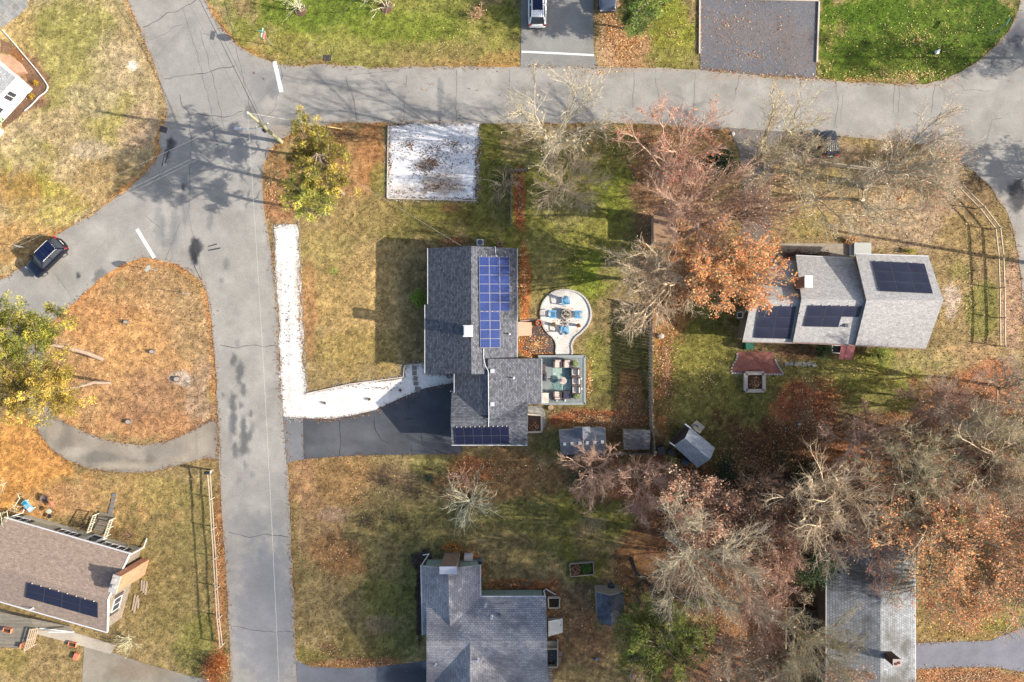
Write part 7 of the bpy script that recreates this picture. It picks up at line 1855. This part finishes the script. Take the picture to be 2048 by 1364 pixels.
# around the back gardens, top centre to right
bare_tree('pale bare tree leaning over the street right of the white stone square', (1100,318), (1115,232), 12, 4.6, 'pale', 130, 'tan', seed=1, limbs=6, tr=.17, fork=.3, group=GB)
bare_tree('silvery bushy bare tree just right of the short timber fence', (1122,380), (1132,362), 6.5, 3.5, 'silver', 0, seed=2, limbs=9, tr=.11, fork=.22, group=GB, rz_=.65)
twig_shrub('small wiry bare shrub left of the short timber fence', 1008, 374, 2.6, 1.5, 'silver', 3, 9, 'bare shrubs')
bare_tree('sparse red leaved tree at the street edge, upper centre right', (1322,372), (1338,285), 11, 4.3, 'pink', 1100, 'red', .13, 4, 6, tr=.17, fork=.3, group=GB)
bare_tree('pinkish twiggy tree between the red leaved tree and the orange oak', (1330,440), (1385,405), 11, 4.6, 'pink', 650, 'salmon', .12, 5, 7, tr=.17, fork=.3, group=GB, dens=1.1)
bare_tree('leaning tree with a stout dark trunk over the leaf-strewn driveway', (1370,470), (1470,415), 11, 4.6, 'brown', 700, 'salmon', .12, 6, 7, tr=.26, fork=.4, group=GB, dens=1.05, side=.3)
bare_tree('pale many branched tree reaching over the lawn below the driveway trees', (1325,520), (1305,512), 10, 3.4, 'silver', 60, 'tan', .12, 7, 8, tr=.18, fork=.28, group=GB, side=PI)
bare_tree('orange leaved oak beside the left end of the silver roofed house', (1395,545), (1445,545), 10.5, 4.5, 'lichen', 7200, 'orange', .17, 8, 8, tr=.24, fork=.32, group='leafy oaks', name='oak_tree', dens=1.1)
bare_tree('drooping silver branched tree at the top end of the stockade fence', (1350,560), (1310,588), 9, 3.7, 'silver', 90, 'orange', .13, 9, 8, tr=.2, fork=.3, group=GB, side=PI * 1.15)
bare_tree('small orange oak touching the upper left corner of the silver roof', (1490,520), (1525,525), 7.5, 1.9, 'lichen', 1700, 'orange', .16, 10, 5, tr=.12, fork=.35, group='leafy oaks', name='oak_tree')
bare_tree('lichen coated tree leaning over the street above the leaf-strewn driveway', (1488,350), (1545,280), 11, 4.2, 'lichen', 1300, 'salmon', .09, 11, 7, tr=.2, fork=.3, group=GB, side=.9)
bare_tree('lichen coated tree left of the small black car', (1560,345), (1590,330), 9.5, 3.2, 'lichen', 900, 'salmon', .09, 12, 7, tr=.15, fork=.3, group=GB)
bare_tree('spindly lichen tree on the lawn above the silver roofed house', (1622,392), (1650,412), 9, 4.2, 'pale', 420, 'tan', .09, 13, 6, tr=.14, fork=.25, group=GB, dens=.85)
bare_tree('second spindly lichen tree right of the first, by the rail fence', (1720,400), (1735,400), 9, 4.0, 'pale', 300, 'tan', .09, 14, 5, tr=.14, fork=.25, group=GB, dens=.75)
bare_tree('arching tree with red leaf tips by the curve of the rail fence', (1730,375), (1812,300), 12, 4.9, 'pale', 1700, 'salmon', .1, 15, 8, tr=.24, fork=.4, group=GB, side=.2, dens=1.0)
bare_tree('bare crown over the rail fence close to the right hand street', (1800,370), (1838,345), 9.5, 3.6, 'pale', 1200, 'red', .1, 16, 6, tr=.15, fork=.3, group=GB)
bush('dark green holly between the red tree and the driveway', 1428, 338, 3.4, 1.7, [(44,84,40),(62,106,52),(30,62,32)], 3, 3200, 'holly_bush', .15, 'hollies')
# lower middle
twig_shrub('young white-barked tree fanned out on the lower lawn', 941, 1003, 2.4, 2.5, 'straw', 20, 17, None, 0, name='young_tree', thick=.06, lev=3, cat='tree', flat=.24)
twig_shrub('reddish bare shrub directly above the young white-barked tree', 924, 952, 2.4, 1.8, 'pink', 21, 12, 'bare shrubs', 60, 'red')
twig_shrub('small star shaped bare sapling in the middle of the lower lawn', 1184, 1040, 2.4, 1.6, 'pale', 22, 7, 'bare shrubs', thick=.025)
bare_tree('pinkish bare tree in front of the dormered shed', (1180,935), (1184,940), 6.5, 2.9, 'pink', 120, 'rust', .12, 23, 7, tr=.09, fork=.2, group=GB)
bare_tree('reddish bare tree below the fence corner', (1278,968), (1284,974), 7, 2.9, 'pink', 220, 'rust', .12, 24, 7, tr=.1, fork=.2, group=GB)
twig_shrub('thin bare shrub between the fence corner and the tilted shed', 1345, 945, 3.0, 2.0, 'brown', 25, 10, 'bare shrubs', 120, 'rust')
bush('yellow green shrub at the foot of the tilted shed', 1338, 922, 1.8, .8, [(130,140,60),(160,160,70),(96,110,50)], 26, 700, 'garden_shrub', .12, 'garden shrubs', cat='shrub')
bush('low dark evergreen shrub below the dormered shed', 1158, 955, 1.6, 1.2, [(74,92,60),(96,110,76),(56,74,48)], 27, 1300, 'evergreen_shrub', .12, 'garden shrubs', cat='shrub')
bush('dark evergreen clump behind the salmon leaved oak', 1442, 958, 6.2, 2.5, [(40,60,34),(54,78,42),(30,46,28)], 28, 3600, 'evergreen_shrub', .16, 'woodland evergreens', cat='shrub')
bare_tree('salmon leaved oak right of the lower lawn', (1372,985), (1398,1020), 8.5, 3.8, 'pink', 5600, 'salmon', .17, 29, 7, tr=.17, fork=.3, group='leafy oaks', name='oak_tree')
bare_tree('great pale bare tree spreading over the lower right of the lawn', (1335,1070), (1410,1125), 12, 5.2, 'pale', 260, 'tan', .12, 30, 9, tr=.3, fork=.42, group=GB, dens=1.15)
bare_tree('broken dark trunked tree to the left of the great pale tree', (1262,1118), (1300,1180), 9, 2.2, 'dark', 0, seed=31, limbs=5, tr=.2, fork=.55, group=GB)
G_PAL = [(84,104,44),(104,120,52),(126,136,62),(64,84,40),(150,150,76)]
pine('broad green pine at the bottom centre beside the small dark shed', (1262,1210), (1316,1272), 12, 4.9, 40, [(92,104,48),(110,120,56),(132,134,68),(74,86,40),(148,142,76)], .4, 64, 74, .2, 3, (1.1, .9), None, trad=.44)
# woodland lower right
for i, a_ in enumerate([
 ('silvery white tree with open crooked limbs above the long mossy roof', (1600,945), (1650,990), 13, 4.4, 'silver', 40, 'rust', 8, .9, .3),
 ('bone white forked tree left of the open crooked one', (1575,960), (1612,1010), 12, 3.8, 'silver', 0, 'rust', 6, .8, .22),
 ('grey brown twiggy tree at the left end of the woodland', (1500,960), (1520,985), 9, 3.2, 'brown', 260, 'rust', 7, 1.0, .14),
 ('reddish twiggy tree left of the evergreen by the mossy roof', (1545,1050), (1565,1090), 9, 3.0, 'pink', 500, 'rust', 7, 1.1, .14),
 ('pink grey tree at the lower right of the great pale tree', (1480,1130), (1510,1165), 10, 3.4, 'pink', 900, 'salmon', 7, 1.1, .16),
 ('grey green tree with dense twigs at the left wall of the mossy roofed house', (1580,1240), (1618,1285), 11, 4.2, 'lichen', 260, 'salmon', 8, 1.2, .2),
 ('tree with salmon leaves overlapping the lower part of the mossy roof', (1640,1330), (1685,1360), 9, 2.6, 'grey', 1100, 'salmon', 6, 1.0, .14),
 ('salmon leaved tree over the leaf litter near the bottom edge', (1440,1280), (1462,1318), 9, 3.2, 'pale', 1500, 'salmon', 7, 1.0, .13),
 ('thin brown tree right of the evergreen clump', (1490,1010), (1510,1040), 9, 3.0, 'brown', 400, 'rust', 7, 1.1, .12),
 ('grey tree leaning over the gap left of the glossy holly', (1640,1040), (1665,1060), 10, 3.4, 'grey', 300, 'rust', 7, 1.0, .14),
 ('brown tree between the lichen trees and the leaf litter', (1740,860), (1765,870), 9, 3.3, 'brown', 300, 'rust', 7, 1.1, .13),
 ('grey brown tree crowding the left side of the open crooked tree', (1560,1000), (1585,1040), 10, 3.2, 'brown', 260, 'rust', 7, 1.1, .13),
 ('dense rusty twigged tree in the heart of the woodland', (1840,980), (1865,1010), 10, 3.6, 'pink', 900, 'rust', 8, 1.15, .14),
 ('dense grey twigged tree between centre and right of the woodland', (1890,900), (1915,925), 10, 3.6, 'brown', 500, 'rust', 8, 1.15, .14),
 ('rusty twigged tree close to the upper right litter', (1840,800), (1865,815), 8, 2.8, 'pink', 700, 'rust', 7, 1.1, .12),
 ('dense twigged tree beyond the white limbed one', (2035,930), (2060,950), 11, 4.0, 'brown', 500, 'rust', 7, 1.1, .14),
 ('slim pale tree between the great pale tree and the dark deck', (1505,1215), (1530,1240), 9, 2.8, 'pink', 700, 'salmon', 6, 1.0, .12),
 ('pale tree low at the bottom edge left of the mossy roof', (1520,1330), (1545,1365), 9, 3.2, 'pale', 500, 'salmon', 6, 1.0, .14),
 ('grey twiggy tree above the woodland facing the brick patio', (1690,880), (1710,885), 9, 3.1, 'pink', 100, 'rust', 7, 1.0, .12),
 ('lichen green tree in the upper middle of the woodland', (1790,880), (1835,905), 11, 4.0, 'lichen', 120, 'rust', 7, 1.05, .2),
 ('lichen green tree with long limbs in the centre of the woodland', (1790,920), (1800,960), 11, 4.3, 'lichen', 160, 'rust', 7, 1.05, .2),
 ('grey tree at the upper right of the woodland beside leaf litter', (1890,830), (1925,840), 9, 3.5, 'grey', 120, 'rust', 7, 1.05, .14),
 ('grey twiggy tree near the right edge facing the lawn', (1980,770), (2015,790), 10, 3.6, 'grey', 200, 'rust', 7, 1.05, .15),
 ('greenish tree with pale limbs at the right edge of the woodland', (1940,880), (1985,905), 11, 4.2, 'lichen', 200, 'rust', 7, 1.1, .2),
 ('white limbed tree leaning in from the right edge', (1985,910), (1950,930), 12, 4.6, 'silver', 60, 'rust', 6, .85, .2),
 ('dense grey tree in the far right of the woodland', (1980,970), (2025,1010), 10, 4.0, 'grey', 500, 'rust', 7, 1.1, .15),
 ('brown twiggy tree between the white trees and the centre tree', (1690,960), (1720,1000), 10, 3.6, 'brown', 400, 'rust', 7, 1.05, .15),
 ('lichen limbed oak with orange leaves over the top of the mossy roof', (1850,1010), (1815,1105), 12, 4.4, 'lichen', 2200, 'orange', 7, .9, .22),
 ('large orange leaved oak right of the mossy roof', (1880,1060), (1920,1130), 12, 4.8, 'lichen', 6000, 'orange', 8, 1.0, .24),
 ('orange leaved oak at the right picture edge', (1960,1080), (2030,1115), 12, 4.2, 'grey', 4400, 'orange', 7, 1.0, .2),
 ('thin orange leaved oak hanging over the right grass', (1900,1160), (1895,1195), 10, 2.8, 'lichen', 2600, 'orange', 5, .9, .14),
 ('bare grey tree arching over the right grass', (1985,1170), (2020,1190), 11, 3.4, 'grey', 120, 'rust', 6, .9, .15),
 ('reddish tree behind the top end of the mossy roof', (1735,1050), (1735,1105), 9, 3.4, 'pink', 500, 'rust', 6, 1.0, .13),
]):
    lb, b_, c_, h_, R_c, bk_, lv, pl_, lm, dn_, tr_ = a_
    oak = 'oak' in lb
    bare_tree(lb, b_, c_, h_, R_c, bk_, lv, pl_, .15 if lv > 1000 else .12, 50 + i, lm, tr_, .33, dn_, 'leafy oaks' if oak else 'woodland trees', name='oak_tree' if oak else 'bare_tree')
bush('large glossy holly against the mossy roofed house', 1594, 1092, 6.5, 2.5, [(70,92,48),(96,118,62),(120,140,84),(44,62,34)], 80, 4200, 'holly_bush', .16, 'hollies')
bush('dark holly behind the open crooked white tree', 1562, 950, 5.6, 2.6, [(50,66,34),(66,84,44),(36,50,28)], 81, 3600, 'holly_bush', .15, 'hollies', sy=1.2)
bush('dark evergreen in the middle of the woodland', 1785, 985, 6.0, 2.3, [(58,80,54),(80,102,70),(40,60,40)], 82, 3000, 'evergreen_shrub', .14, 'woodland evergreens', cat='shrub')
bush('yellow green shrub at the right of the woodland', 1905, 962, 4.4, 1.5, [(176,166,48),(150,146,50),(120,126,50)], 83, 1400, 'garden_shrub', .13, 'woodland evergreens', cat='shrub')
bush('green laurel at the far right of the woodland', 2010, 880, 2.8, 2.0, [(96,116,56),(120,136,70),(76,96,48)], 84, 2000, 'evergreen_shrub', .14, 'woodland evergreens', cat='shrub')
bush('yellowish sapling clump above the mossy roof', 1900, 1025, 2.5, 1.2, [(150,140,60),(120,120,50)], 85, 900, 'garden_shrub', .12, 'woodland evergreens', cat='shrub')
# corner pines by the pole
pine('tall corner pine with a bare trunk leaning towards the street', (686,388), (646,320), 10.5, 3.8, 90, PINE_PAL, .55, 32, 60, .2, 34, (1, 1), trad=.36, nt_=(4, 7))
pine('corner pine with the lowest green crown next to the straight street', (656,426), (615,392), 9.5, 2.6, 91, [(134,140,66),(156,154,76),(112,122,56),(172,160,76)], .5, 26, 60, .2, 18, trad=.36, nt_=(4, 7))
pine('yellowish corner pine reaching over the utility pole side', (650,310), (622,290), 8, 3.2, 92, PINE_PAL, .45, 26, 60, .16, 14, trad=.36, nt_=(4, 7))
# pines on the left island
pine('large green crowned pine at the left picture edge', (204,718), (38,655), 12, 3.9, 93, [(124,124,52),(148,142,60),(98,104,44),(168,154,70),(76,86,38)], .62, 40, 64, .24, 8, trad=.42)
pine('golden crowned pine below the large green one', (219,766), (78,782), 10.5, 4.2, 94, [(166,142,68),(180,152,74),(142,130,60),(122,116,52),(188,160,80)], .6, 42, 62, .18, 5, (1.15, .75), trad=.4)
# evergreen at the top edge
pine('soft green cedar over the dark blue car at the top edge', (1262,60), (1288,10), 7, 2.5, 95, [(104,124,60),(126,142,72),(84,106,52),(146,156,84)], .25, 34, 60, .14, 0, group=None, trad=.4)
bush('yellow green shrub beside the cedar at the top edge', 1325, 12, 1.8, 1.4, [(156,168,60),(180,184,80),(120,140,50)], 96, 1500, 'garden_shrub', .12, 'garden shrubs', cat='shrub')
# ornamental and foundation plants
bush('round clipped boxwood against the left wall of the dark roofed house', 838, 598, 1.7, .8, [(84,124,40),(110,150,48),(190,200,70)], 97, 1700, 'boxwood', .09, 'garden shrubs', cat='shrub')
bush('amber leaved shrub above the lower brick chimney', 905, 1092, 1.1, .7, [(180,120,50),(160,96,44),(206,150,70)], 98, 600, 'garden_shrub', .1, 'garden shrubs', cat='shrub', sx=1.4, sy=.6)
bush('dark round shrub at the top of the lower left lawn', 862, 955, .9, .55, [(52,62,48),(70,80,60)], 99, 500, 'garden_shrub', .1, 'garden shrubs', cat='shrub')
bush('bright green shrub behind the silver roofed house', 1752, 712, 1.6, 1.1, [(140,156,54),(166,176,70),(110,130,46)], 100, 1100, 'garden_shrub', .12, 'garden shrubs', cat='shrub')
bush('dark green shrub beside the white framed light well', 1640, 700, 1.5, .9, [(60,84,40),(84,110,52)], 101, 900, 'garden_shrub', .12, 'garden shrubs', cat='shrub')
bush('orange chrysanthemum clump by the front landing of the silver roofed house', 1700, 482, .6, .55, [(214,110,40),(226,140,50),(110,120,50)], 102, 500, 'flower_clump', .1, 'flower clumps', cat='flowers', sx=1.3, sy=.6)
bush('yellow green clump by the front wall of the silver roofed house', 1818, 503, .6, .5, [(150,150,50),(190,170,60)], 103, 360, 'flower_clump', .1, 'flower clumps', cat='flowers', sx=1.4, sy=.5)
bush('rust red hedge at the lower end of the pale rail fence', 436, 1335, 1.3, 1.6, [(170,96,50),(140,76,40),(196,124,66)], 104, 1800, 'hedge', .12, None, cat='hedge', sx=.8, sy=1.1)
bush('dark red barberry along the front of the silver roofed house', 1610, 510, .8, 1.0, [(96,50,44),(120,66,54)], 105, 900, 'garden_shrub', .1, 'garden shrubs', cat='shrub', sx=3.0, sy=.45)
for i, (px, py, lb) in enumerate([(75,168,'small yellow flower clump at the corner of the white house'),(68,194,'small yellow flower clump below the corner of the white house'),(18,224,'yellow flower clump along the white wall')]):
    bush(lb, px, py, .4, .28, [(236,196,60),(214,160,50)], 110 + i, 160, 'flower_clump', .1, 'flower clumps', cat='flowers')
bush('bright green shrub at the left edge below the white house', 4, 240, .9, .55, [(120,170,50),(150,190,70)], 115, 500, 'garden_shrub', .1, 'garden shrubs', cat='shrub')
twig_shrub('straw coloured bare shrub at the corner of the concrete walk', 262, 1280, 1.3, 1.5, 'straw', 116, 16, 'bare shrubs', thick=.02)
twig_shrub('brown tangled shrub left of the wooden porch steps', 170, 1050, 1.0, 1.0, 'dark', 117, 14, 'bare shrubs', thick=.02)
twig_shrub('low brown shrub right of the wooden porch steps', 262, 1072, .8, 1.2, 'brown', 118, 14, 'bare shrubs', 90, [(140,120,70),(110,100,56)], thick=.02)
bare_tree('thin bare tree at the far left edge above the brown roofed house', (-30,1030), (6,985), 6.5, 2.0, 'straw', 0, seed=119, limbs=4, tr=.06, fork=.2, group=GB, dens=.7)
for px, py, lb, rd in ((601,20,'staked young tree with a mulch ring on the left of the top lawn',1.5),(773,14,'staked young tree with a mulch ring in the middle of the top lawn',1.4)):
    twig_shrub(lb, px, py, 3.4, rd, 'straw', px, 7, 'young trees of the top lawn', 30, 'tan', 'young_tree', .035, 2, 'tree')
    mb = MB(); p = U(px, py, 0); mb.lathe(p, [(.62, 0), (.6, .05), (.1, .1)], 16); mesh_thing(mb, 'mulch_ring', mat('mulch_brown', A(110,80,66), .95, .4, 5), 'round mulch ring under the ' + ('left' if px < 700 else 'right') + ' young tree of the top lawn', 'mulch', p, 'mulch rings')
twig_shrub('small pinkish shrub on the shaded side of the top lawn', 958, 34, 1.6, .9, 'pink', 121, 10, 'bare shrubs', 140, 'rust', thick=.02)
for px, py, rd, lb in ((775,960,1.2,'dark flattened bush in the upper part of the lower lawn'),(738,1045,.9,'dark flattened bush near the middle of the lower lawn'),(835,985,.8,'dark flattened bush nearest the round shrub'),(800,1035,1.0,'dark flattened bush in the row above the green patch')):
    twig_shrub(lb, px, py, .5, rd, 'dark', px, 16, 'low dark bushes of the lower lawn', 160, [(92,80,64),(70,62,52),(104,96,70)], thick=.016)
# trees whose shadows reach into the picture from beyond its right and lower edges
for i, (px, py, h_, R_c, lb) in enumerate([(2215,335,9.5,2.8,'first conifer beyond the right edge by the street'),(2290,370,10.5,3.0,'second conifer beyond the right edge by the street'),(2290,120,11,3.0,'third conifer beyond the top right corner'),(2200,860,9,2.6,'fourth conifer beyond the right edge behind the woodland')]):
    pine(lb, (px, py), (px * 1.0, py), h_, R_c, 200 + i, G_PAL, .2, 36, 40, .2, 0, group='conifers beyond the right edge', trad=.5)
for i, (px, py, h_, R_c, lb) in enumerate([(1480,1440,13,5.0,'first tall tree below the picture edge'),(1720,1470,13,5.0,'second tall tree below the picture edge'),(1300,1450,12,4.6,'third tall tree below the picture edge'),(2150,1120,13,5.0,'tall tree beyond the lower right edge')]):
    bare_tree(lb, (px, py), (px, py), h_, R_c, 'grey', 900, 'rust', .16, 220 + i, 8, .25, .33, 1.2, 'trees beyond the lower edge')
print('segments', NSEG[0])
for o in bpy.data.objects:
    if '_at' in o.keys(): del o['_at']

# a low cumulus off towards the sun: its soft shade lies over the lower middle of the gardens
m, n, b = _base('cloud_white'); b.inputs['Base Color'].default_value = (.9, .9, .92, 1); b.inputs['Roughness'].default_value = 1
tp_ = node(n, 'ShaderNodeBsdfTransparent'); mx = node(n, 'ShaderNodeMixShader'); mx.inputs[0].default_value = .38
n.links.new(tp_.outputs[0], mx.inputs[1]); n.links.new(b.outputs[0], mx.inputs[2]); n.links.new(mx.outputs[0], n.nodes['Material Output'].inputs[0])
g0 = U(900, 1240); CH = 420.0; cp = g0 + sdir * (CH / sdir.z)
bm = bmesh.new(); bmesh.ops.create_icosphere(bm, subdivisions=4, radius=1)
for v in bm.verts:
    p_ = v.co.copy(); k = 1 + .22 * math.sin(3.1 * p_.x + 1) * math.sin(2.7 * p_.y + 2) + .12 * math.sin(7 * p_.x + 5 * p_.y) + .05 * math.sin(13 * p_.y + 9 * p_.x)
    v.co = Vector((p_.x * 27 * k, p_.y * 12.5 * k, p_.z * 2.2 * (k if p_.z > 0 else .5)))
me = bpy.data.meshes.new('cloud'); bm.to_mesh(me); bm.free(); me.materials.append(m); me.polygons.foreach_set('use_smooth', [True] * len(me.polygons))
o = bpy.data.objects.new('cloud', me); COL.objects.link(o); o.location = cp; tag(o, 'thin low cloud drifting high above the street', 'cloud', kind='structure')
